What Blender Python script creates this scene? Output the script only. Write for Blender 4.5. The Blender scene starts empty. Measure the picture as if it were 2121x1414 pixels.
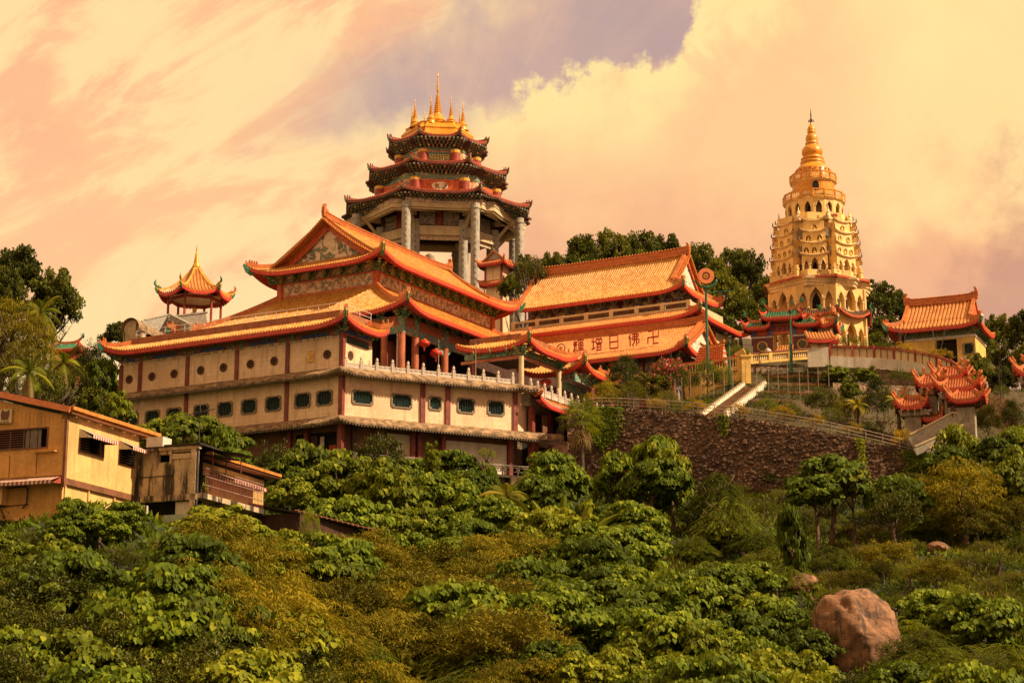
import bpy, math, random
import numpy as np
from mathutils import Vector, Matrix
random.seed(7); RNG = np.random.default_rng(7)
SC = bpy.context.scene; COL = SC.collection
R = math.radians; PI = math.pi
# ------------------------------------------------------------------ camera
CAMF, PT = 3960.0, R(12.7)                     # focal length in photo pixels (2121 wide), upward tilt
cd = bpy.data.cameras.new('camera'); cam = bpy.data.objects.new('camera', cd); COL.objects.link(cam)
cam.location = (0, 0, 0); cam.rotation_euler = (R(90) + PT, 0, 0)
cd.sensor_width = 36; cd.lens = 36 * CAMF / 2121; cd.clip_start = 1; cd.clip_end = 3000
SC.camera = cam
# ------------------------------------------------------------------ light
SUN_AZ, SUN_EL = R(108), R(42)                 # azimuth clockwise from +Y
sd = bpy.data.lights.new('sun', 'SUN'); sun = bpy.data.objects.new('sun', sd); COL.objects.link(sun)
sd.energy = 5.0; sd.angle = R(0.6); sd.color = (1.0, 0.78, 0.50)
sv = Vector((math.sin(SUN_AZ) * math.cos(SUN_EL), math.cos(SUN_AZ) * math.cos(SUN_EL), math.sin(SUN_EL)))
sun.rotation_euler = sv.to_track_quat('Z', 'Y').to_euler(); sun.location = (60, -60, 120)
SC.view_settings.view_transform = 'Standard'; SC.view_settings.look = 'None'
SC.view_settings.exposure = 0.58; SC.view_settings.gamma = 1.0; SC.view_settings.use_curve_mapping = False

# ------------------------------------------------------------------ node helper
class NT:
    def __init__(s, tree): s.t = tree; tree.nodes.clear()
    def n(s, typ, ins=None, **props):
        nd = s.t.nodes.new(typ)
        for k, v in props.items(): setattr(nd, k, v)
        for k, v in (ins or {}).items():
            sk = nd.inputs[k]
            if isinstance(v, bpy.types.NodeSocket): s.t.links.new(v, sk)
            else: sk.default_value = v
        return nd
    def m(s, op, a, b=0.0, c=None, clamp=False):
        d = {0: a, 1: b}
        if c is not None: d[2] = c
        return s.n('ShaderNodeMath', d, operation=op, use_clamp=clamp).outputs[0]
    def vm(s, op, a, b=(0, 0, 0)): return s.n('ShaderNodeVectorMath', {0: a, 1: b}, operation=op).outputs[0]
    def mix(s, f, a, b, bt='MIX'):
        return s.n('ShaderNodeMix', {0: f, 6: a, 7: b}, data_type='RGBA', blend_type=bt, clamp_factor=True).outputs[2]
    def noise(s, vec, scale=1.0, detail=4.0, rough=.55, dist=0.0):
        return s.n('ShaderNodeTexNoise', {'Vector': vec, 'Scale': scale, 'Detail': detail, 'Roughness': rough, 'Distortion': dist}).outputs[0]
    def ss(s, x, a, b):
        return s.n('ShaderNodeMapRange', {0: x, 1: a, 2: b, 3: 0.0, 4: 1.0}, interpolation_type='SMOOTHSTEP').outputs[0]
    def ramp(s, x, stops, interp='LINEAR'):
        nd = s.n('ShaderNodeValToRGB', {0: x}); cr = nd.color_ramp; cr.interpolation = interp
        while len(cr.elements) > 1: cr.elements.remove(cr.elements[-1])
        for i, (p, c) in enumerate(stops):
            e = cr.elements[0] if i == 0 else cr.elements.new(p)
            e.position = p; e.color = c if len(c) == 4 else (*c, 1)
        return nd.outputs[0]
def lin(r, g, b):
    f = lambda c: (c / 255 / 12.92) if c <= 10 else ((c / 255 + .055) / 1.055) ** 2.4
    return (f(r), f(g), f(b), 1)
# ------------------------------------------------------------------ world: dusty peach evening clouds over a physical sky
W = bpy.data.worlds.new('World'); SC.world = W; W.use_nodes = True
w = NT(W.node_tree)
tc = w.n('ShaderNodeTexCoord'); dv = tc.outputs['Generated']
sx = w.n('ShaderNodeSeparateXYZ', {0: dv})
X, Y, Z = sx.outputs
az = w.m('ARCTAN2', X, Y); el = w.m('ARCSINE', Z)
U = w.m('MULTIPLY', az, 3.82); V = w.m('MULTIPLY', el, 3.82)      # angles scaled so that one unit is about a quarter of a radian
cv = w.n('ShaderNodeCombineXYZ', {0: U, 1: V, 2: 0.0}).outputs[0]
wob = w.noise(cv, 2.6, 7, .6); wob2 = w.noise(w.vm('ADD', cv, (7.3, 2.1, 0)), 9.0, 6, .6)
big = w.noise(w.vm('ADD', cv, (3.1, 9.2, 1.0)), 1.5, 5, .5, .6)
wb = w.m('ADD', w.m('MULTIPLY', w.m('SUBTRACT', wob, .5), .46), w.m('MULTIPLY', w.m('SUBTRACT', wob2, .5), .20))
def line(x0, y0, x1, y1):      # signed distance above the line through two points in (U, V)
    dx, dy = x1 - x0, y1 - y0; L = math.hypot(dx, dy)
    return w.m('SUBTRACT', w.m('MULTIPLY', w.m('SUBTRACT', V, y0), dx / L), w.m('MULTIPLY', w.m('SUBTRACT', U, x0), dy / L))
def uv(px, py):                # photo position -> (U, V) of the sky direction
    u = (px - 1060.5) / CAMF; v = (707 - py) / CAMF
    x, y, z = u, math.cos(PT) - v * math.sin(PT), math.sin(PT) + v * math.cos(PT)
    l = math.sqrt(x * x + y * y + z * z)
    return math.atan2(x, y) * 3.82, math.asin(z / l) * 3.82
peach = lin(254, 200, 141); glow = lin(255, 218, 156); pink = lin(250, 185, 137); mauve = lin(180, 153, 152); rose = lin(236, 172, 130); hot = lin(255, 225, 154)
base = w.mix(w.ss(big, .38, .62), pink, peach)
sr, cr_ = math.sin(R(32)), math.cos(R(32))
U2 = w.m('ADD', w.m('MULTIPLY', U, cr_), w.m('MULTIPLY', V, sr)); V2 = w.m('SUBTRACT', w.m('MULTIPLY', V, cr_), w.m('MULTIPLY', U, sr))
wisp = w.noise(w.n('ShaderNodeCombineXYZ', {0: w.m('MULTIPLY', U2, 1.1), 1: w.m('MULTIPLY', V2, 3.6), 2: 4.0}).outputs[0], 1.9, 7, .62, .5)
base = w.mix(w.ss(w.m('ADD', w.m('MULTIPLY', wisp, .75), w.m('MULTIPLY', wob, .3)), .47, .60), base, glow)
base = w.mix(w.m('MULTIPLY', w.ss(w.m('SUBTRACT', wisp, w.m('MULTIPLY', wob2, .25)), .42, .28), .34), base, lin(240, 178, 140))
# right hand cumulus: bright yellow, hard billowing edge along a rising line
a0, a1 = uv(960, 250), uv(1450, 20)
dr = w.m('ADD', line(*a0, *a1), w.m('MULTIPLY', wb, -1.05))        # < 0 below the line = inside the cumulus
cum = w.ss(dr, .018, -.018)
cumc = w.mix(w.ss(w.m('ADD', w.m('MULTIPLY', dr, -1.0), w.m('MULTIPLY', w.m('SUBTRACT', wob, .5), .42)), .0, .26), hot, peach)
b0, b1 = uv(1000, 420), uv(2121, 560)
low = w.ss(w.m('ADD', line(*b0, *b1), w.m('MULTIPLY', wb, 1.0)), .20, -.14)
bil = w.noise(w.vm('ADD', cv, (1.7, 5.1, 2.0)), 5.0, 7, .6, .8)
cumc = w.mix(w.m('MULTIPLY', w.ss(bil, .50, .66), .55), cumc, lin(246, 194, 140))
cumc = w.mix(low, cumc, rose)
r0 = uv(1800, 200)
rt = w.m('MULTIPLY', w.ss(U, r0[0] - .15, r0[0] + .12), w.ss(w.m('ADD', V, w.m('MULTIPLY', wb, 1.6)), uv(1900, 520)[1] - .05, uv(1900, 330)[1]))
cumc = w.mix(w.m('MULTIPLY', rt, .75), cumc, hot)
c0, c1 = uv(1990, 640), uv(2121, 380)
dk = w.ss(w.m('ADD', line(*c0, *c1), w.m('MULTIPLY', wb, 1.2)), .04, -.12)
cumc = w.mix(w.m('MULTIPLY', dk, .85), cumc, lin(202, 148, 124))
# left hand veil: edge of the pink cloud above the gap
d0, d1 = uv(500, 265), uv(930, 20)
dl = w.m('ADD', line(*d0, *d1), w.m('MULTIPLY', wb, .7))
veil = w.ss(dl, -.10, .12)
f0 = uv(430, 260)
gapx = w.ss(w.m('ADD', U, w.m('MULTIPLY', wb, .8)), f0[0] - .02, f0[0] + .42)
g0, g1 = uv(560, 290), uv(1000, 260)
under = w.ss(w.m('ADD', line(*g0, *g1), w.m('MULTIPLY', wb, .8)), -.06, .06)
gap = w.m('MULTIPLY', w.m('MULTIPLY', gapx, w.m('SUBTRACT', 1.0, veil)), under)
mv = w.mix(w.ss(wob, .35, .7), mauve, lin(212, 170, 152))
sky = w.mix(w.m('MULTIPLY', gap, .92), base, mv)
inr = w.ss(U, uv(900, 300)[0], uv(1050, 300)[0])
sky = w.mix(w.m('MULTIPLY', cum, inr), sky, cumc)
rc = uv(900, 470); ang = w.m('ARCTAN2', w.m('SUBTRACT', U, rc[0]), w.m('SUBTRACT', V, rc[1]))
rays = w.ss(w.noise(w.n('ShaderNodeCombineXYZ', {0: w.m('MULTIPLY', ang, 5.0), 1: 3.3, 2: 0.0}).outputs[0], 2.2, 4, .6), .42, .72)
sky = w.mix(w.m('MULTIPLY', rays, .07), sky, lin(255, 224, 176))
nis = w.n('ShaderNodeTexSky', sky_type='NISHITA', sun_disc=False, sun_elevation=SUN_EL, sun_rotation=SUN_AZ, dust_density=4.0)
bgs = w.n('ShaderNodeBackground', {0: nis.outputs[0], 1: 0.05})
bgc = w.n('ShaderNodeBackground', {0: sky, 1: 0.735})
ad = w.n('ShaderNodeMixShader', {0: 0.96, 1: bgs.outputs[0], 2: bgc.outputs[0]})
w.n('ShaderNodeOutputWorld', {0: ad.outputs[0]})

# ------------------------------------------------------------------ materials
MATS = {}
def newmat(name):
    m = bpy.data.materials.new(name); m.use_nodes = True; MATS[name] = m
    return m, NT(m.node_tree)
def finish(t, col, rough=.7, bump=None, bstr=.3, bdist=.05, metal=0.0, spec=.4, extra=None):
    ins = {'Base Color': col, 'Roughness': rough, 'Metallic': metal, 'Specular IOR Level': spec}
    if bump is not None:
        ins['Normal'] = t.n('ShaderNodeBump', {'Strength': bstr, 'Distance': bdist, 'Height': bump}).outputs[0]
    if extra: ins.update(extra)
    p = t.n('ShaderNodeBsdfPrincipled', ins); t.n('ShaderNodeOutputMaterial', {0: p.outputs[0]})
def c4(c): return c if len(c) == 4 else (*c, 1)
def plain(name, col, rough=.65, var=.22, scale=1.2, dirt=None, damt=.4, dscale=.5, streak=False, bstr=.15, metal=0.0, spec=.4):
    m, t = newmat(name); o = t.n('ShaderNodeTexCoord').outputs['Object']
    n1 = t.noise(o, scale, 5, .6); n2 = t.noise(o, scale * 9, 4, .6)
    f = t.m('ADD', t.m('MULTIPLY', n1, .6), t.m('MULTIPLY', n2, .4))
    col = c4(col); lo = tuple(c * (1 - var * 1.6) for c in col[:3]) + (1,); hi = tuple(min(1, c * (1 + var * 1.3)) for c in col[:3]) + (1,)
    c = t.mix(t.ss(f, .34, .66), lo, hi)
    if dirt:
        v = t.vm('MULTIPLY', o, (3.0, 3.0, .35)) if streak else o
        d = t.noise(v, dscale, 6, .65)
        c = t.mix(t.m('MULTIPLY', t.ss(d, .48, .56) if damt > .92 else t.ss(d, .46, .72), damt), c, c4(dirt))
    finish(t, c, rough, n2, bstr, .03, metal, spec); return m
plain('red_lacquer', (.30, .045, .025), .5, .25, 2)
plain('red_column', (.22, .045, .03), .5, .3, 1.5, (.10, .03, .025), .5, .8, True)
plain('orange_column', (.42, .12, .05), .5, .2, 1.2, (.2, .05, .03), .5, .5, True)
plain('red_fascia', (.60, .06, .035), .45, .2, 3)
plain('orange_ridge', (.52, .15, .035), .5, .2, 2, (.22, .08, .03), .45, .7)
plain('orange_tile_end', (.66, .25, .05), .35, .25, 4)
plain('brown_parapet', (.33, .11, .045), .6, .2, 1.5, (.14, .06, .03), .45, .7, True)
plain('dark_wood', (.06, .025, .015), .6, .3, 2)
plain('dark_inside', (.012, .009, .007), .9, .2, 2)  # near-black colour standing in for the shade inside openings
plain('shutter_brown', (.17, .075, .035), .6, .2, 1, (.05, .025, .015), .5, .8)
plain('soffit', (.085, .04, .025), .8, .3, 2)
plain('white_stone', (.55, .46, .38), .6, .15, 2, (.25, .18, .12), .5, 1.4, True)
plain('cream_plaster', (.62, .47, .27), .7, .1, .8, (.3, .2, .1), .35, .6, True)
plain('white_plaster', (.62, .55, .45), .7, .12, .7, (.3, .24, .17), .5, .5, True)
plain('yellow_plaster', (.74, .48, .12), .65, .12, .9, (.36, .2, .07), .45, .7, True)
plain('pagoda_cream', (.84, .55, .19), .62, .12, .8, (.42, .26, .1), .45, .8, True)
plain('pagoda_trim', (.86, .64, .33), .6, .12, 1.0, (.35, .25, .12), .5, 1.0, True)
plain('gold_dome', (.68, .28, .018), .38, .14, 1.2, (.4, .14, .02), .4, 1.2, True, spec=.5)
plain('gold_spire', (.72, .36, .05), .34, .2, 2, (.35, .15, .03), .4, 2, metal=.35)
plain('gold_paint', (.68, .38, .06), .4, .25, 3)
plain('grey_stone', (.40, .36, .30), .8, .22, 1.5, (.14, .12, .10), .5, 1.2, True, bstr=.5)
plain('teal_paint', (.09, .20, .15), .5, .4, 3)
plain('green_glaze', (.02, .17, .09), .3, .3, 3)
plain('blue_paint', (.06, .12, .38), .5, .3, 3)
plain('window_bar', (.022, .06, .05), .5, .3, 3)
plain('window_stone', (.24, .18, .12), .75, .2, 3, (.12, .09, .06), .4, 2)
plain('weathered_ledge', (.30, .19, .10), .9, .5, 1.6, (.07, .045, .025), .85, 1.5, bstr=.8)
plain('ledge_tooth', (.22, .18, .14), .9, .3, 2)
plain('concrete', (.30, .25, .19), .85, .25, 1, (.10, .08, .06), .7, .7, True, bstr=.3)
plain('stained_concrete', (.52, .39, .24), .85, .25, 1, (.03, .022, .016), .95, .42, True, bstr=.3)
plain('house_cream', (.64, .42, .15), .75, .12, .7, (.38, .22, .09), .55, .6, True)
plain('house_orange', (.60, .31, .08), .75, .14, .7, (.34, .17, .06), .6, .5, True)
plain('roof_orange', (.58, .22, .04), .6, .2, 1.4, (.3, .1, .03), .5, 1)
plain('eave_brown', (.20, .08, .035), .7, .2, 1.5)
plain('mint_door', (.34, .42, .30), .7, .12, 1, (.2, .18, .12), .5, .8, True)
plain('rusty_sheet', (.24, .10, .05), .8, .5, 2.2, (.33, .30, .26), .6, .8, True, bstr=.3)
plain('black_roof', (.03, .022, .018), .9, .4, 2, (.12, .06, .03), .4, 1.5)
plain('awning_white', (.62, .55, .45), .7, .12, 2)
plain('awning_red', (.36, .06, .04), .7, .2, 2)
plain('glass_dark', (.03, .035, .035), .12, .3, 1, spec=.7)
plain('grey_louvre', (.16, .12, .09), .4, .2, 3)
plain('metal_rail', (.34, .25, .19), .5, .25, 2)
plain('white_rail', (.68, .58, .48), .5, .15, 2)
plain('iron', (.05, .035, .03), .6, .3, 2)
plain('green_pole', (.03, .14, .09), .4, .25, 1)
plain('lantern_red', (.55, .03, .015), .4, .2, 5)
plain('lamp_rim', (.72, .22, .08), .5, .12, 3)
plain('bronze', (.20, .14, .09), .55, .25, .6, (.30, .22, .15), .5, .5)
plain('stair_stone', (.26, .17, .10), .85, .25, 1.2)
plain('white_curb', (.72, .62, .48), .7, .12, 1.0, (.35, .27, .18), .45, 1.2)
plain('hedge_earth', (.16, .085, .045), .95, .35, 1.5, bstr=.5)
plain('purple_lacquer', (.13, .022, .028), .5, .2, 2)
plain('bark', (.10, .07, .045), .9, .4, 3, (.08, .055, .035), .5, 1, bstr=.6)
plain('pink_bark', (.13, .08, .05), .9, .4, 3, bstr=.5)
plain('curtain_red', (.36, .07, .04), .8, .3, 3)
plain('sign_cream', (.62, .50, .28), .7, .1, 2)
plain('letter_red', (.40, .035, .02), .5, .15, 4)
plain('letter_brown', (.16, .06, .03), .6, .15, 4)
plain('letter_gold', (.74, .50, .08), .4, .15, 4)
plain('letter_dark', (.02, .03, .05), .5, .2, 4)
plain('pot_red', (.30, .08, .04), .7, .2, 3)
plain('panel_orange', (.55, .10, .03), .5, .25, 3, (.6, .26, .06), .5, 3)
def tiles(name, c1, c2, dark, rough=.28):
    m, t = newmat(name); uvn = t.n('ShaderNodeUVMap', uv_map='uv').outputs[0]; ob = t.n('ShaderNodeTexCoord').outputs['Object']
    s = t.n('ShaderNodeSeparateXYZ', {0: uvn}); u, v = s.outputs[0], s.outputs[1]
    vs = t.m('MULTIPLY', v, 3.2); fr = t.m('FRACT', vs)
    cell = t.n('ShaderNodeCombineXYZ', {0: t.m('FLOOR', u), 1: t.m('FLOOR', vs), 2: 0.0}).outputs[0]
    wn = t.n('ShaderNodeTexWhiteNoise', {'Vector': cell}, noise_dimensions='3D').outputs[0]
    n1 = t.noise(ob, .35, 5, .6); n2 = t.noise(ob, 2.2, 5, .6)
    c = t.mix(t.ss(t.m('ADD', t.m('MULTIPLY', wn, .34), t.m('MULTIPLY', n1, .72)), .2, .95), c4(c1), c4(c2))
    fu = t.m('FRACT', u)                                  # position across one row; the valley between raised rows is darkened
    c = t.mix(t.m('MULTIPLY', t.ss(n2, .52, .75), .35), c, c4(dark))
    c = t.mix(t.m('MULTIPLY', t.ss(fr, .12, .0), .22), c, c4(dark))
    c = t.mix(t.m('MULTIPLY', t.ss(fu, .40, .34), .62), c, c4(dark))
    h = t.m('SUBTRACT', 1.0, fr)
    rg = t.m('ADD', rough, t.m('MULTIPLY', wn, .28))
    finish(t, c, rg, h, .3, .04, spec=.5); return m
tiles('tile_gold', (.50, .21, .038), (.76, .40, .085), (.24, .085, .02), .22)
tiles('tile_orange', (.46, .155, .03), (.68, .28, .06), (.20, .06, .02), .3)
tiles('tile_rust', (.36, .075, .02), (.50, .14, .03), (.16, .035, .015), .35)
tiles('tile_green', (.02, .11, .05), (.05, .20, .09), (.01, .04, .02), .3)
tiles('tile_dark', (.10, .055, .03), (.17, .09, .05), (.05, .02, .015), .45)
def wallco(t):
    o = t.n('ShaderNodeTexCoord').outputs['Object']; s = t.n('ShaderNodeSeparateXYZ', {0: o})
    return o, t.n('ShaderNodeCombineXYZ', {0: t.m('ADD', s.outputs[0], s.outputs[1]), 1: s.outputs[2], 2: 0.0}).outputs[0]
def marble():
    m, t = newmat('marble_slab'); o, p = wallco(t)
    br = t.n('ShaderNodeTexBrick', {'Vector': p, 'Color1': (.88, .62, .39, 1), 'Color2': (.76, .51, .30, 1), 'Mortar': (.60, .44, .29, 1), 'Scale': 1.0,
             'Mortar Size': .012, 'Bias': -.2, 'Brick Width': .62, 'Row Height': .42}, offset=.5)
    vein = t.noise(t.vm('MULTIPLY', o, (1.6, 1.6, 2.6)), 1.5, 8, .7, 1.6)
    vm = t.m('SUBTRACT', 1.0, t.ss(t.m('ABSOLUTE', t.m('SUBTRACT', vein, .5)), .0, .022))
    c = t.mix(t.m('MULTIPLY', vm, .45), br.outputs[0], (.30, .19, .10, 1))
    st = t.noise(t.vm('MULTIPLY', o, (2.2, 2.2, .25)), .8, 6, .65)
    c = t.mix(t.m('MULTIPLY', t.ss(st, .48, .72), .6), c, (.34, .22, .13, 1))
    lg = t.noise(o, .25, 4, .6); c = t.mix(t.m('MULTIPLY', t.ss(lg, .42, .68), .5), c, (.58, .35, .19, 1))
    finish(t, c, .55, br.outputs[1], -.4, .02)
marble()
def fresco(name, ground, cols, sc=1.1, amt=.8, frame=None):
    m, t = newmat(name); o, p = wallco(t)
    q = t.vm('ADD', p, t.n('ShaderNodeTexNoise', {'Vector': p, 'Scale': 3.0, 'Detail': 4.0}).outputs[1])
    vo = t.n('ShaderNodeTexVoronoi', {'Vector': q, 'Scale': sc * 3.2, 'Randomness': 1.0})
    rnd = t.n('ShaderNodeSeparateColor', {0: vo.outputs[1]}).outputs[0]
    n = len(cols); st = [(i / n, c4(c)) for i, c in enumerate(cols)]
    c = t.ramp(rnd, st, 'CONSTANT')
    pat = t.noise(p, sc * 1.7, 6, .65, .8)
    mask = t.ss(pat, .47, .52)
    c = t.mix(t.m('MULTIPLY', mask, amt), c4(ground), c)
    ln = t.ss(vo.outputs[0], .0, .28); c = t.mix(t.m('MULTIPLY', t.m('SUBTRACT', 1.0, ln), t.m('MULTIPLY', mask, .5)), c, (.04, .03, .03, 1))
    fn = t.noise(p, sc * 14, 3, .6); c = t.mix(t.m('MULTIPLY', t.ss(fn, .52, .68), .45), c, t.mix(.5, c, (.10, .07, .05, 1)))
    finish(t, c, .65)
fresco('fresco', (.80, .56, .36), [(.06, .16, .10), (.45, .12, .06), (.08, .10, .22), (.52, .30, .14), (.10, .18, .08), (.16, .06, .07)], 1.0, .75)
fresco('gable_fresco', (.82, .64, .46), [(.05, .12, .06), (.07, .15, .08), (.30, .13, .07), (.04, .05, .05), (.12, .18, .10)], .55, .85)
fresco('painted_beam', (.14, .28, .18), [(.06, .20, .30), (.08, .30, .20), (.60, .36, .08), (.42, .09, .06), (.08, .14, .34), (.64, .48, .18)], 1.6, .9)
fresco('painted_red', (.55, .15, .07), [(.50, .26, .08), (.08, .16, .10), (.46, .16, .10), (.30, .03, .03)], 1.8, .8)
fresco('painted_pale', (.74, .54, .34), [(.10, .16, .24), (.42, .12, .06), (.50, .32, .14), (.12, .20, .13), (.30, .22, .20)], 1.5, .8)
fresco('painted_grey', (.42, .35, .27), [(.10, .12, .16), (.30, .14, .08), (.24, .18, .10), (.06, .10, .09)], 1.2, .8)
fresco('carved_stone', (.36, .32, .26), [(.26, .23, .19), (.42, .37, .30), (.20, .17, .14)], 2.0, .7)
fresco('blue_white', (.66, .60, .46), [(.62, .56, .42), (.58, .46, .22), (.03, .08, .34), (.66, .6, .5)], 1.0, .8)
def rubble(name, c1, c2, c3, mort, sc=1.3, sx=1.0):
    m, t = newmat(name); o = t.n('ShaderNodeTexCoord').outputs['Object']
    q = t.vm('ADD', t.vm('MULTIPLY', o, (1, 1, 1.25)), t.vm('MULTIPLY', t.n('ShaderNodeTexNoise', {'Vector': o, 'Scale': 1.6, 'Detail': 3.0}).outputs[1], (.5, .5, .5)))
    vo = t.n('ShaderNodeTexVoronoi', {'Vector': q, 'Scale': sc}, feature='F1'); ve = t.n('ShaderNodeTexVoronoi', {'Vector': q, 'Scale': sc}, feature='DISTANCE_TO_EDGE')
    r = t.n('ShaderNodeSeparateColor', {0: vo.outputs[1]}).outputs[0]
    c = t.ramp(r, [(0, c4(c1)), (.4, c4(c2)), (.8, c4(c3))])
    n = t.noise(o, .28, 6, .65); c = t.mix(t.m('MULTIPLY', t.ss(n, .42, .68), .7), c, tuple(x * .45 for x in c1[:3]) + (1,))
    n2 = t.noise(o, 6, 4, .7); c = t.mix(t.m('MULTIPLY', t.ss(n2, .55, .75), .5), c, tuple(min(1, x * 2.1) for x in c3[:3]) + (1,))
    e = t.ss(ve.outputs[0], .0, .07); c = t.mix(e, c4(mort), c)
    finish(t, c, .9, t.m('ADD', e, t.m('MULTIPLY', n2, .4)), .9, .12)
rubble('rubble_dark', (.11, .062, .04), (.17, .095, .058), (.25, .145, .085), (.075, .045, .03), 2.2)
rubble('rubble_tan', (.22, .14, .08), (.30, .20, .12), (.20, .13, .085), (.11, .07, .045), 1.3)
rubble('rubble_pale', (.34, .22, .13), (.42, .28, .17), (.30, .2, .12), (.18, .11, .07), 1.3)
def rock(name, a, b):
    m, t = newmat(name); o = t.n('ShaderNodeTexCoord').outputs['Object']
    n = t.noise(t.vm('MULTIPLY', o, (1, 1, 1.6)), .9, 9, .65, .5); n2 = t.noise(o, 7, 6, .7)
    st = t.noise(t.vm('MULTIPLY', o, (2.6, 2.6, .3)), .8, 6, .7)
    c = t.mix(t.ss(n, .35, .66), c4(a), c4(b)); c = t.mix(t.m('MULTIPLY', t.ss(n2, .5, .7), .35), c, (.10, .06, .04, 1))
    c = t.mix(t.m('MULTIPLY', t.ss(st, .50, .62), .8), c, (.05, .035, .028, 1))
    finish(t, c, .85, t.m('ADD', n, t.m('MULTIPLY', n2, .3)), .8, .25)
rock('boulder_stone', (.15, .072, .036), (.36, .18, .09))
def soil(name, a, b, c_):
    m, t = newmat(name); o = t.n('ShaderNodeTexCoord').outputs['Object']
    n = t.noise(o, .10, 6, .65); n2 = t.noise(o, 1.6, 6, .7)
    c = t.mix(t.ss(n2, .35, .65), c4(a), c4(b)); c = t.mix(t.m('MULTIPLY', t.ss(n, .56, .64), .9), c, c4(c_))
    finish(t, c, .95, n2, .9, .3)
soil('slope_soil', (.020, .032, .010), (.045, .055, .014), (.075, .05, .02))
soil('garden_soil', (.06, .045, .02), (.10, .07, .03), (.15, .08, .04))
def leafmat(name, c1, c2, c3, trans=.32, rough=.62, objvar=.6):
    m, t = newmat(name)
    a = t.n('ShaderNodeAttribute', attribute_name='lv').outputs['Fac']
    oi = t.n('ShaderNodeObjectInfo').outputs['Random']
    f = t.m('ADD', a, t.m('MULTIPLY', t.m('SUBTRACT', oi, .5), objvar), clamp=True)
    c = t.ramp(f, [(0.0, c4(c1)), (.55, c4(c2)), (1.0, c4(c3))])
    d = t.n('ShaderNodeBsdfPrincipled', {'Base Color': c, 'Roughness': rough, 'Specular IOR Level': .12})
    tr = t.n('ShaderNodeBsdfTranslucent', {0: t.mix(.5, c, t.mix(1.0, c, (1.0, .95, .3, 1), 'MULTIPLY'))})
    mx = t.n('ShaderNodeMixShader', {0: trans, 1: d.outputs[0], 2: tr.outputs[0]})
    t.n('ShaderNodeOutputMaterial', {0: mx.outputs[0]})
leafmat('leaf_broad', (.042, .062, .005), (.115, .165, .009), (.29, .33, .018))
leafmat('leaf_dark', (.022, .028, .005), (.065, .075, .010), (.20, .19, .02), .22, .38)
leafmat('leaf_olive', (.08, .075, .006), (.22, .185, .010), (.45, .33, .018))
leafmat('leaf_rust', (.06, .056, .006), (.15, .132, .010), (.34, .27, .02))
leafmat('leaf_fern', (.05, .06, .006), (.14, .165, .012), (.31, .31, .02))
leafmat('leaf_forest', (.036, .045, .009), (.105, .118, .014), (.25, .24, .022))
leafmat('leaf_bright', (.06, .082, .006), (.17, .20, .010), (.36, .36, .022))
leafmat('leaf_yellow', (.22, .15, .012), (.42, .28, .018), (.58, .38, .03))
leafmat('leaf_grass', (.07, .075, .008), (.17, .16, .014), (.36, .28, .03))
leafmat('leaf_dry', (.20, .13, .05), (.30, .20, .08), (.4, .28, .12))
leafmat('flower_pink', (.50, .05, .08), (.62, .09, .12), (.7, .2, .2), .3)
leafmat('leaf_redtip', (.20, .05, .012), (.34, .08, .015), (.45, .14, .02))
# ------------------------------------------------------------------ geometry helpers
def ray(px, py):
    u = (px - 1060.5) / CAMF; v = (707 - py) / CAMF
    return Vector((u, math.cos(PT) - v * math.sin(PT), math.sin(PT) + v * math.cos(PT)))
def at(px, py, Y):                              # world point seen at that photo position, Y metres away
    r = ray(px, py); return r * (Y / r.y)
RZ = -R(29.3)                                   # the halls all stand turned by this angle
EX = Vector((math.cos(RZ), math.sin(RZ), 0)); EY = Vector((-math.sin(RZ), math.cos(RZ), 0))
O0 = Vector((-16.366, 180.0, 32.851))           # near corner of the podium: origin of the halls' shared grid
def wl(l): return O0 + EX * l[0] + EY * l[1] + Vector((0, 0, l[2]))
def tfl(p): d = Vector(p) - O0; return (d.dot(EX), d.dot(EY), d.z)
def on_y(px, py, y):                            # halls' grid: point seen at a photo position on the plane y = const
    r = ray(px, py); t = (O0.dot(EY) + y) / r.dot(EY); return tfl(r * t)
OFF = {}
def root(name, label, cat, anchor=(0, 0, 0), group=None, world=False, rz=None):
    o = bpy.data.objects.new(name, None); COL.objects.link(o); o.empty_display_size = .5
    o.location = Vector(anchor) if world else wl(anchor)
    o.rotation_euler = (0, 0, (0 if world else RZ) if rz is None else rz)
    OFF[o.name] = Vector((0, 0, 0)) if world else Vector(anchor)
    o['label'] = label; o['category'] = cat
    if group: o['group'] = group
    return o
def tag(o, label=None, cat=None, group=None, kind=None):
    if label: o['label'] = label
    if cat: o['category'] = cat
    if group: o['group'] = group
    if kind: o['kind'] = kind
    return o
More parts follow.
